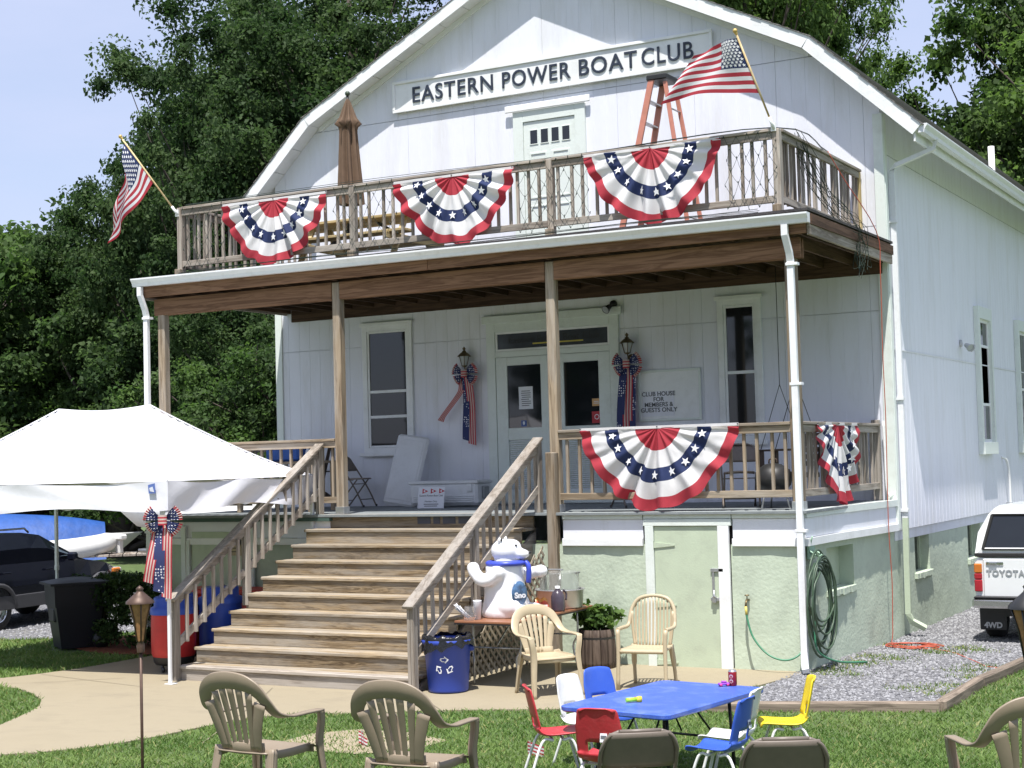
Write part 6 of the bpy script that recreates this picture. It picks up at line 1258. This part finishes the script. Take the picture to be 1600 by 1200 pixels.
def kid_chair(label, loc, rz, m, SH=.33, sticker=None):
    t = thing('kids_chair', label, 'chair', loc, rz, "children's moulded chairs around the blue table"); prof = spline([(.185, SH-.035), (.165, SH-.005), (.05, SH-.012), (-.09, SH-.015), (-.155, SH+.02), (-.178, SH+.10), (-.205, SH+.22), (-.232, SH+.335), (-.242, SH+.35)] and [Vector((0, a, b)) for a, b in ((.185, SH-.035), (.165, SH-.005), (.05, SH-.012), (-.09, SH-.015), (-.155, SH+.02), (-.178, SH+.10), (-.205, SH+.22), (-.232, SH+.335), (-.246, SH+.345))], 4); n = len(prof)-1
    wv = interp([.27, .30, .31, .31, .305, .31, .305, .26, .22], n+1)
    def F_(u, v): i = round(v*n); k = 2*u-1; p = prof[i]; bend = .022*k*k; up = 1 if v > .55 else 0; return (wv[i]/2*k, p.y+(bend if up else 0)+(.008*k*k), p.z+(bend*1.1 if not up else -.035*k**4*max(0, v-.85)*6))
    mb = MB(); mb.grid(F_, 16, n, 0, True, lambda i, j: (3 < i < 12) and (n*.55 < j < n*.64)); mb.build('shell', m, t, solid=.009)
    for s in (-1, 1): 
        mb = MB(); mb.tube(spline([(s*.17, .185, 0), (s*.135, .10, SH-.05), (s*.125, .03, SH-.035)], 5), .0105, 8); mb.build('front_leg', KW, t); mb = MB(); mb.tube(spline([(s*.17, -.235, 0), (s*.135, -.13, SH-.05), (s*.125, -.05, SH-.035)], 5), .0105, 8); mb.build('rear_leg', KW, t)
    mb = MB()
    for y in (.03, -.05): mb.tube([(-.125, y, SH-.035), (.125, y, SH-.035)], .010, 6)
    mb.build('under_bar', KW, t)
    if sticker: mb = MB(); mb.obox((.04, -.206, SH+.16), (.045, .003, .055), Matrix.Rotation(R(-12), 3, 'X')); mb.build('maker_sticker', PAP, t); mb = MB(); mb.obox((.04, -.208, SH+.165), (.035, .003, .02), Matrix.Rotation(R(-12), 3, 'X')); mb.build('sticker_print', GREYL, t)
    return t
kid_chair('red child chair turned sideways at the end of the blue table', ground(855, 11.4), face(fdir(1, .12)), KR)
kid_chair('red child chair with a white sticker on its back', ground(932, 10.1), face(fdir(.35, .95)), KR, .33, True)
kid_chair('white child chair tucked under the table end beside the sideways red chair', ground(905, 12.0), face(fdir(.75, -.62)), KW)
kid_chair('blue child chair beyond the table, its seat hidden by the tabletop', ground(942, 12.7), face(fdir(.55, -.85)), KB, .32)
kid_chair('blue child chair facing the table from the side with the drinks can', ground(1106, 10.6), face(fdir(-.86, .52)), KB, .33, True)
kid_chair('white child chair pushed in between the blue chair and the table edge', ground(1122, 11.2), face(fdir(-.9, .42)), KW)
kid_chair('yellow child chair standing apart from the blue table', ground(1208, 12.0), face(fdir(-1, .05)), KY)
# on the table
cq = hit(1145, 1071, 'z', ZT+.002); cn = thing('drink_can', 'red drinks can standing on the blue table', 'can', (cq.x, cq.y, ZT+.001)); mb = MB(); mb.lathe([(.025, 0), (.033, .008), (.033, .108)], 20); mb.build('body', mat('red_can', (.50, .03, .04), .3, .05, metal=.4), cn); mb = MB(); mb.lathe([(.033, .108), (.027, .12), (.026, .122), (.024, .119), (0, .118)], 20); mb.build('rim', STEEL, cn)
an = math.atan2(-FH.y, -FH.x)-.5
for z in (.075, .038): mb = MB(); mb.add([(.0336*math.cos(an+.45*math.cos(a)), .0336*math.sin(an+.45*math.cos(a)), z+.015*math.sin(a)) for a in [i*math.pi/6 for i in range(12)]], [tuple(range(12))]); mb.build('print', mat('pale_print', (.62, .45, .45), .4), cn)
ty = thing('toy_flashlight', 'small lime green and yellow toy flashlight on the blue table', 'toy', hit(990, 1093, 'z', ZT+.022), face(fdir(.95, .3))); mb = MB(); mb.tube([(0, -.06, 0), (0, .02, 0)], .016, 10); mb.build('body', mat('lime_plastic', (.38, .70, .05), .4), ty); mb = MB(); mb.tube([(0, .02, 0), (0, .035, 0), (0, .06, 0)], [.016, .022, .022], 10); mb.build('head', mat('toy_yellow', (.75, .62, .05), .4), ty); mb = MB(); mb.ball((0, .012, .016), .006, 6); mb.build('button', KR, ty)
ty = thing('toy_car', 'small purple and pink toy car on the blue table by the can', 'toy', hit(1131, 1070, 'z', ZT+.012), face(fdir(.9, .2))); mb = MB(); mb.box(-.018, .018, -.045, .045, 0, .016, 0, .005); mb.box(-.015, .015, -.02, .022, .016, .03, 0, .006); mb.build('body', mat('toy_purple', (.30, .06, .45), .35), ty)
for x in (-.018, .018):
    for y in (-.028, .028): mb = MB(); mb.lathe([(0, -.004), (.01, -.004), (.01, .004), (0, .004)], 10, 0, (x, y, 0), Matrix.Rotation(R(90), 3, 'Y')); mb.build('wheel', mat('toy_pink', (.6, .05, .2), .4), ty)
# little flags stuck in the lawn
def stake(label, p, rz):
    t = thing('small_flag', label, 'small flag', p, rz, 'small flags in the lawn'); mb = MB(); mb.tube([(0, 0, -.02), (0, 0, .13)], .010, 6); mb.build('stake', mat('grey_stake', (.16, .15, .13), .7), t); mb = MB(); mb.grid(lambda u, v: (.13*u-.02, -.02+.015*math.sin(6*u), .13-.10*v-.05*u), 10, 7, lambda i, j: j % 2); mb.build('cloth', [CRED, CWHT], t); return t
stake('small striped flag on a stake in the bare dirt patch', G(566, 1166), R(-20)); stake('small striped flag fallen by the legs of the red child chair', G(828, 1183), R(40))
# ================================================================== GARDEN TORCHES
COP = mat('aged_copper', (.085, .05, .035), .5, .25, 14, metal=.35); AMB = mat('amber_mesh', (.30, .15, .06), .6, .3, 40)
def torch(label, px, d, zt, m, am):
    b = ongr(px, d); t = thing('garden_torch', label, 'torch', b, .3, 'pole torches on the lawn'); H = zt-b.z
    mb = MB(); mb.tube([(0, 0, 0), (0, 0, H-.36)], .0095, 8); mb.build('pole', m, t); mb = MB(); mb.lathe([(.022, -.40), (.026, -.36), (.018, -.34), (.024, -.33)], 10, 0, (0, 0, H)); mb.build('socket', m, t)
    mb = MB(); mb.lathe([(.022, -.335), (.03, -.28), (.042, -.20), (.068, -.105)], 12, 0, (0, 0, H)); mb.build('basket', am, t); mb = MB(); mb.lathe([(.085, -.108), (.083, -.095), (.05, -.065), (.022, -.04), (.018, -.03), (.024, -.02), (.012, -.008), (0, 0)], 14, 0, (0, 0, H)); mb.build('cap', m, t)
    for i in range(6): a = i*math.pi/3; mb = MB(); mb.tube([(.023*math.cos(a), .023*math.sin(a), H-.335), (.045*math.cos(a), .045*math.sin(a), H-.20), (.072*math.cos(a), .072*math.sin(a), H-.102)], .0045, 5); mb.build('rib', m, t)
    return t
torch('copper garden torch on a thin pole standing on the lawn by the walk', 213, 9.4, at(209, 914, 9.4).z, COP, AMB); torch('dark iron garden torch in front of the pickup', 1594, 6.3, at(1596, 908, 6.3).z, BLACKM, AMB)
# ================================================================== PICKUP TRUCK
TWm = mat('white_truck_paint', (.76, .77, .77), .25, .02, 3, coat=.5); RUB = mat('rubber', (.018, .018, .018), .85, .2, 20); TGL = mat('tinted_glass', (.01, .012, .014), .05, .1, spec=.7); CHR = mat('chrome', (.6, .6, .6), .18, .05, metal=1.); AMBL = mat('amber_lens', (.55, .17, .03), .25); REDL = mat('red_lens', (.35, .02, .03), .25)
tk = thing('pickup_truck', 'white pickup truck with a canopy parked on the gravel by the side wall', 'pickup truck', (1.84, 3.25, 0), 0)   # rear face at local y=0, facing +y
def loft(mb, secs, mi=0, cap=True, smooth=False):
    k = len(secs[0]); o = len(mb.v); vs = [p for s in secs for p in s]; fs = [(i*k+j, i*k+(j+1) % k, (i+1)*k+(j+1) % k, (i+1)*k+j) for i in range(len(secs)-1) for j in range(k)]
    if cap: fs += [tuple(range(k))[::-1], tuple((len(secs)-1)*k+j for j in range(k))]
    mb.add(vs, fs, mi, smooth)
def rsec(w, z0, z1, y, r=.06, wt=None):
    wt = wt or w; return [(-w+r*.6, y, z0), (w-r*.6, y, z0), (w, y, z0+r), (w, y, (z0+z1)/2), (wt, y, z1-r), (wt-r, y, z1), (-wt+r, y, z1), (-wt, y, z1-r), (-w, y, (z0+z1)/2), (-w, y, z0+r)]
mb = MB(); loft(mb, [rsec(.80, .52, 1.09, .02), rsec(.82, .50, 1.10, .08), rsec(.825, .48, 1.10, 2.2), rsec(.825, .46, 1.10, 3.4), rsec(.82, .46, 1.02, 4.3), rsec(.78, .50, .95, 4.65)]); mb.build('body', TWm, tk, fix=True)
mb = MB(); loft(mb, [rsec(.80, 1.10, 1.20, .03, .05, .78), rsec(.80, 1.10, 1.24, .06, .05, .77), rsec(.80, 1.10, 1.72, .26, .08, .66), rsec(.80, 1.10, 1.75, .6, .08, .66), rsec(.80, 1.10, 1.75, 1.9, .08, .66)]); mb.build('canopy', TWm, tk, fix=True)
mb = MB(); loft(mb, [rsec(.79, 1.10, 1.68, 1.96, .08, .66), rsec(.79, 1.10, 1.70, 2.4, .08, .66), rsec(.79, 1.10, 1.68, 2.9, .08, .66), rsec(.79, 1.10, 1.12, 3.5, .02, .72)]); cb = mb.build('cab', TWm, tk, fix=True)
def rearw(zz): f = (zz-1.24)/(1.72-1.24); return .06+.20*f-.006
mb = MB(); mb.add([(-.70, rearw(1.20), 1.20), (.70, rearw(1.20), 1.20), (.60, rearw(1.64), 1.64), (-.60, rearw(1.64), 1.64)], [(0, 1, 2, 3)]); wgl = mb.build('canopy_window', TGL, tk); mb = MB()
for a, b in (((-.70, 1.20), (.70, 1.20)), ((.70, 1.20), (.60, 1.64)), ((.60, 1.64), (-.60, 1.64)), ((-.60, 1.64), (-.70, 1.20))): mb.bar((a[0], rearw(a[1])-.006, a[1]), (b[0], rearw(b[1])-.006, b[1]), .035, .02)
mb.build('window_seal', RUB, wgl)
mb = MB(); mb.box(-.70, .70, .002, .03, .585, 1.085, 0, .02); tg_ = mb.build('tailgate', TWm, tk); mb = MB(); mb.box(-.80, .80, .0, .03, 1.105, 1.155, 0, .01); mb.build('tailgate_seal', RUB, tk)
mb = MB(); mb.box(-.66, -.46+.02, -.012, .004, 1.0, 1.045, 0, .008); mb.box(-.62, -.52, -.03, -.012, 1.01, 1.035, 0, .006); mb.build('gate_handle', CHR, tg_)
sil = mat('silver_letters', (.50, .51, .53), .3, metal=.5); link('lettering', text_mesh('TOYOTA', .105, sil, bold=.003, depth=.004, spacing=1.15), tg_, (-.42, -.004, .90), (R(90), 0, 0))
for s in (-1, 1):
    for z0, z1, m in ((.90, 1.02, AMBL), (.82, .895, REDL), (.66, .815, REDL)): mb = MB(); mb.box(s*.715, s*.815, -.006, .035, z0, z1, 0, .012); mb.build('tail_lamp', m, tk)
    mb = MB(); mb.box(s*.66-.17, s*.66+.17, .30, .315, .14, .52, 0, .006); mf = mb.build('mud_flap', BK, tk); link('lettering', text_mesh('4WD', .10, mat('white_letters', (.5, .5, .52), .6), bold=.004, depth=.002), mf, (s*.66, .296, .20), (R(90), 0, 0))
    for y in (.72, 3.85): mb = MB(); mb.lathe([(.20, -.11), (.32, -.105), (.345, -.07), (.345, .07), (.32, .105), (.20, .11)], 28, 0, (s*.70, y, .345), Matrix.Rotation(R(90), 3, 'Y')); wh = mb.build('tyre', RUB, tk); mb = MB(); mb.lathe([(0, s*.09), (.10, s*.095), (.18, s*.07), (.205, s*.11), (.205, -s*.1)], 20, 0, (s*.70, y, .345), Matrix.Rotation(R(90), 3, 'Y')); mb.build('rim', CHR, wh)
    mb = MB(); mb.box(s*.828, s*.95, 3.05, 3.13, 1.16, 1.30, 0, .02); mb.build('mirror', BK, tk); mb = MB(); mb.add([(s*.80, 2.05, 1.16), (s*.80, 3.2, 1.16), (s*.70, 2.85, 1.60), (s*.70, 2.05, 1.60)], [(0, 1, 2, 3)]); mb.build('side_glass', TGL, cb)
mb = MB(); mb.box(-.83, .83, -.14, -.02, .46, .585, 0, .03); bm_ = mb.build('rear_bumper', CHR, tk); mb = MB(); mb.box(-.80, .80, -.135, -.0, .587, .61, 0, .006); mb.build('step_pad', BK, bm_); mb = MB(); mb.box(-.16, .16, -.146, -.14, .49, .57); mb.build('number_plate', PAP, bm_)
mb = MB(); mb.add([(-.70, 3.35, 1.12), (.70, 3.35, 1.12), (.62, 2.95, 1.62), (-.62, 2.95, 1.62)], [(0, 1, 2, 3)]); mb.build('windscreen', TGL, cb); mb = MB(); mb.box(-.75, .75, 4.62, 4.76, .46, .62, 0, .03); mb.build('front_bumper', CHR, tk)
mb = MB(); mb.box(-.5, .5, .3, 4.3, .32, .48); mb.build('chassis', BK, tk)
# ================================================================== PARKED SUV (left)
SBL = mat('dark_navy_paint', (.006, .007, .014), .22, .1, 3, coat=.2, spec=.3); CLAD = mat('grey_cladding', (.055, .055, .06), .6, .1)
sv = thing('parked_suv', 'dark navy wagon parked on the gravel lot by the canopy', 'car', (-14.62, .5, 0), R(6))    # faces +y, rear axle at local 0
body = [(-.95, .38), (-.98, .75), (-.90, 1.02), (-.55, 1.08), (2.05, 1.02), (2.95, .92), (3.32, .80), (3.45, .62), (3.42, .36)]
def sect(y, zl, zh, w, wt): return [(-w, y, zl), (w, y, zl), (w+.01, y, lerp(zl, zh, .5)), (wt, y, zh), (-wt, y, zh), (-w-.01, y, lerp(zl, zh, .5))]
mb = MB(); loft(mb, [sect(-.97, .45, .75, .78, .74), sect(-.9, .38, 1.0, .84, .80), sect(-.5, .34, 1.06, .87, .84), sect(1.9, .33, 1.04, .88, .85), sect(2.35, .33, .99, .87, .80), sect(2.95, .33, .90, .85, .72), sect(3.28, .35, .78, .80, .66), sect(3.45, .40, .66, .70, .58)]); mb.build('body', SBL, sv, fix=True)
mb = MB(); loft(mb, [sect(-.86, 1.02, 1.08, .80, .78), sect(-.62, 1.04, 1.44, .82, .66), sect(-.2, 1.04, 1.53, .84, .66), sect(.8, 1.04, 1.54, .84, .66), sect(1.25, 1.03, 1.48, .83, .65), sect(2.25, .99, 1.02, .80, .72)]); ch_ = mb.build('cabin', SBL, sv, fix=True)
def gw(y, z, s):
    f = (z-1.04)/.49; return (s*(.845-.185*f+.006), y, z)
for s in (-1, 1):
    for a in ([(-.55, 1.10), (.30, 1.10), (.28, 1.44), (-.38, 1.44)], [(.38, 1.10), (1.30, 1.10), (.98, 1.44), (.36, 1.44)], [(1.36, 1.10), (1.90, 1.10), (1.10, 1.42), (1.06, 1.43)]): mb = MB(); mb.add([gw(y, z, s) for y, z in a], [(0, 1, 2, 3)]); mb.build('side_window', mat('car_side_glass', (.09, .12, .15), .06, .3, 2, spec=.9), ch_)
    mb = MB(); mb.box(s*.872, s*.90, -.5, 3.0, .33, .55, 0, .01); mb.build('cladding', CLAD, sv)
    for y in (0, 2.62):
        mb = MB(); mb.lathe([(.20, -.10), (.31, -.10), (.335, -.06), (.335, .06), (.31, .10), (.20, .10)], 26, 0, (s*.78, y, .335), Matrix.Rotation(R(90), 3, 'Y')); wh = mb.build('tyre', RUB, sv); mb = MB(); mb.lathe([(0, s*.085), (.06, s*.09), (.19, s*.065), (.21, s*.10)], 20, 0, (s*.78, y, .335), Matrix.Rotation(R(90), 3, 'Y')); mb.build('rim', CHR, wh)
        mb = MB(); mb.tube([(s*.885, y+.40*math.cos(a), .335+.40*math.sin(a)) for a in [math.pi*i/12 for i in range(13)]], .04, 6); mb.build('wheel_arch', CLAD, sv)
    mb = MB(); mb.box(s*.89, s*1.06, 1.65, 1.78, 1.02, 1.16, 0, .03); mb.build('mirror', SBL, sv); mb = MB(); mb.box(s*.60, s*.80, 3.16, 3.30, .70, .80, 0, .03); mb.build('headlamp', LGL, sv); mb = MB(); mb.box(s*.79, s*.845, 2.98, 3.2, .70, .80, 0, .02); mb.build('indicator', AMBL, sv); mb = MB(); mb.box(s*.80, s*.86, -.97, -.85, .72, .98, 0, .02); mb.build('tail_lamp', REDL, sv)
    for y in (.20, 1.22): mb = MB(); mb.box(s*.882, s*.905, y-.10, y+.08, .90, .93, 0, .006); mb.build('door_handle', SBL, sv)
    mb = MB(); mb.tube([(s*.56, -.5, 1.53), (s*.56, -.4, 1.60), (s*.56, 1.0, 1.60), (s*.56, 1.1, 1.53)], .018, 6); mb.build('roof_rail', CHR, ch_)
mb = MB(); mb.add([(-.72, 2.15, 1.06), (.72, 2.15, 1.06), (.60, 1.30, 1.46), (-.60, 1.30, 1.46)], [(0, 1, 2, 3)]); mb.build('windscreen', TGL, ch_)
# ================================================================== BOATS AND YARD BEHIND
HULL = mat('white_hull', (.70, .70, .68), .35, .04, 2)
def hull(mb, L_, B_, H_, mi=0, v=.5):
    secs = []
    for i in range(15):
        f = i/14; y = L_*f; b = B_*(1-max(0, (f-.45)/.55)**2.2)*(.94+.06*f); zk = H_*.55*max(0, (f-.6)/.4)**2; zs = H_*(1+.22*f*f)
        secs.append([(0, y, zk), (b*v, y, zk+.22*(zs-zk)), (b*.95, y, zk+.6*(zs-zk)), (b, y, zs), (b*.9, y, zs+.03), (-b*.9, y, zs+.03), (-b, y, zs), (-b*.95, y, zk+.6*(zs-zk)), (-b*v, y, zk+.22*(zs-zk))])
    secs[-1] = [(p[0]*.15, p[1]+.05, p[2]) for p in secs[-1]]; secs = [[(p[0], p[1]+1.1*max(0, i/14-.45)**2*(p[2]/H_)*2.2, p[2]) for p in s_] for i, s_ in enumerate(secs)]; loft(mb, secs, mi, True, True)
q = at(352, 860, 33); q.z = 0; mb_ = thing('motor_boat', 'white motor boat on a trailer with its bow towards the lot', 'boat', q, face(-fdir(1, -.25))); mb = MB(); hull(mb, 5.6, 1.05, .62); o = mb.build('hull', HULL, mb_, (0, -4.0, .98)); mb = MB(); mb.box(-.7, .7, -2.6, -.9, 1.6, 1.85, 0, .1); mb.build('cabin', HULL, mb_); mb = MB(); mb.add([(-.62, -.95, 1.75), (.62, -.95, 1.75), (.55, -1.35, 2.12), (-.55, -1.35, 2.12)], [(0, 1, 2, 3)]); mb.build('windscreen', TGL, mb_); mb = MB(); mb.tube(spline([(.8, -1.2, 1.75), (.5, .6, 1.95), (0, 1.5, 2.0), (-.5, .6, 1.95), (-.8, -1.2, 1.75)], 5), .018, 6); mb.build('bow_rail', CHR, mb_); mb = MB(); mb.ball((0, .9, 1.80), .11, 10); mb.build('searchlight', CHR, mb_)
for s in (-1, 1): mb = MB(); mb.box(s*.55-.05, s*.55+.05, -3.6, 1.2, .75, .85); mb.tube([(s*.55, .6, .8), (0, 2.0, .8)], .04, 6); mb.build('trailer_rail', STEEL, mb_); mb = MB(); mb.lathe([(0, -.08), (.28, -.08), (.3, 0), (.28, .08), (0, .08)], 18, 0, (s*.85, -1.8, .3), Matrix.Rotation(R(90), 3, 'Y')); mb.build('wheel', RUB, mb_)
q = at(-45, 860, 36); q.z = 0; tb = thing('tarp_covered_boat', 'boat wrapped in a bright blue tarp behind the dark wagon', 'boat', q, face(fdir(1, .3)))
def tarp(u, v): y = -3.2+6.2*v; k = 2*u-1; rz_ = 1.72-.5*max(0, v-.45)**1.4*1.5-.15*abs(v-.4); w_ = 1.25*(1-.55*max(0, v-.5)**1.5*1.8); z = rz_-(rz_-.55)*abs(k)**1.5; return (w_*math.copysign(abs(k)**.8, k)+.03*math.sin(14*v+5*u), y, max(.35, z)+.04*math.sin(9*v)*math.cos(3*k)-.05*abs(math.sin(11*v))*abs(k))
mb = MB(); mb.grid(tarp, 26, 50); mb.grid(lambda u, v: tuple(Vector(tarp(u, 1))*(1-v)+Vector((0, 2.95, .6))*v), 26, 2); mb.build('tarp', BTP, tb); mb = MB(); hull(mb, 6.0, 1.0, .6); mb.build('hull', HULL, tb, (0, -3.1, .3)); mb = MB(); [mb.box(x-.1, x+.1, y-.2, y+.2, 0, .5) for x in (-.6, .6) for y in (-2, 1.5)]; mb.build('blocks', WD('z'), tb)['kind'] = 'stuff'
q = at(66, 885, 33); q.z = .22; dg = thing('dinghy', 'small white inflatable dinghy in front of the tarp-covered boat', 'dinghy', q, face(fdir(1, .35))); mb = MB(); mb.tube(spline([(-.55, -1.2, .62), (-.55, .3, .64), (-.3, 1.1, .72), (0, 1.35, .78), (.3, 1.1, .72), (.55, .3, .64), (.55, -1.2, .62)], 6), .20, 12); mb.build('tube', mat('pale_hypalon', (.62, .62, .60), .5, .06, 4), dg); mb = MB(); mb.box(-.45, .45, -1.1, .9, .48, .54); mb.build('floor', CG, dg); mb = MB(); [mb.box(x-.06, x+.06, y-.06, y+.06, -.22, .46) for x in (-.4, .4) for y in (-.8, .6)]; mb.build('stand', WD('z'), dg)['kind'] = 'stuff'
q = at(187, 885, 33.5); q.z = 0; dk = thing('low_dock', 'low grey plank platform beyond the lot', 'dock', q, face(fdir(1, .2)))
for i in range(9): mb = MB(); mb.box(-.5, .5, -1.3+i*.28, -1.3+i*.28+.26, .70, .75, 0, .004); mb.build('plank', WU('x'), dk)
for x in (-.4, .4):
    for y in (-1.1, 1.0): mb = MB(); mb.box(x-.05, x+.05, y-.05, y+.05, 0, .699); mb.build('post', WU('z'), dk)
dp = thing('fuel_pedestal', 'white dock pedestal standing on the grey plank platform', 'pedestal', (q.x, q.y, .752)); mb = MB(); mb.box(-.06, .06, -.06, .06, 0, .28, 0, .01); mb.build('column', HULL, dp); mb = MB(); mb.box(-.14, .14, -.11, .11, .28, .40, 0, .03); mb.build('head', HULL, dp)
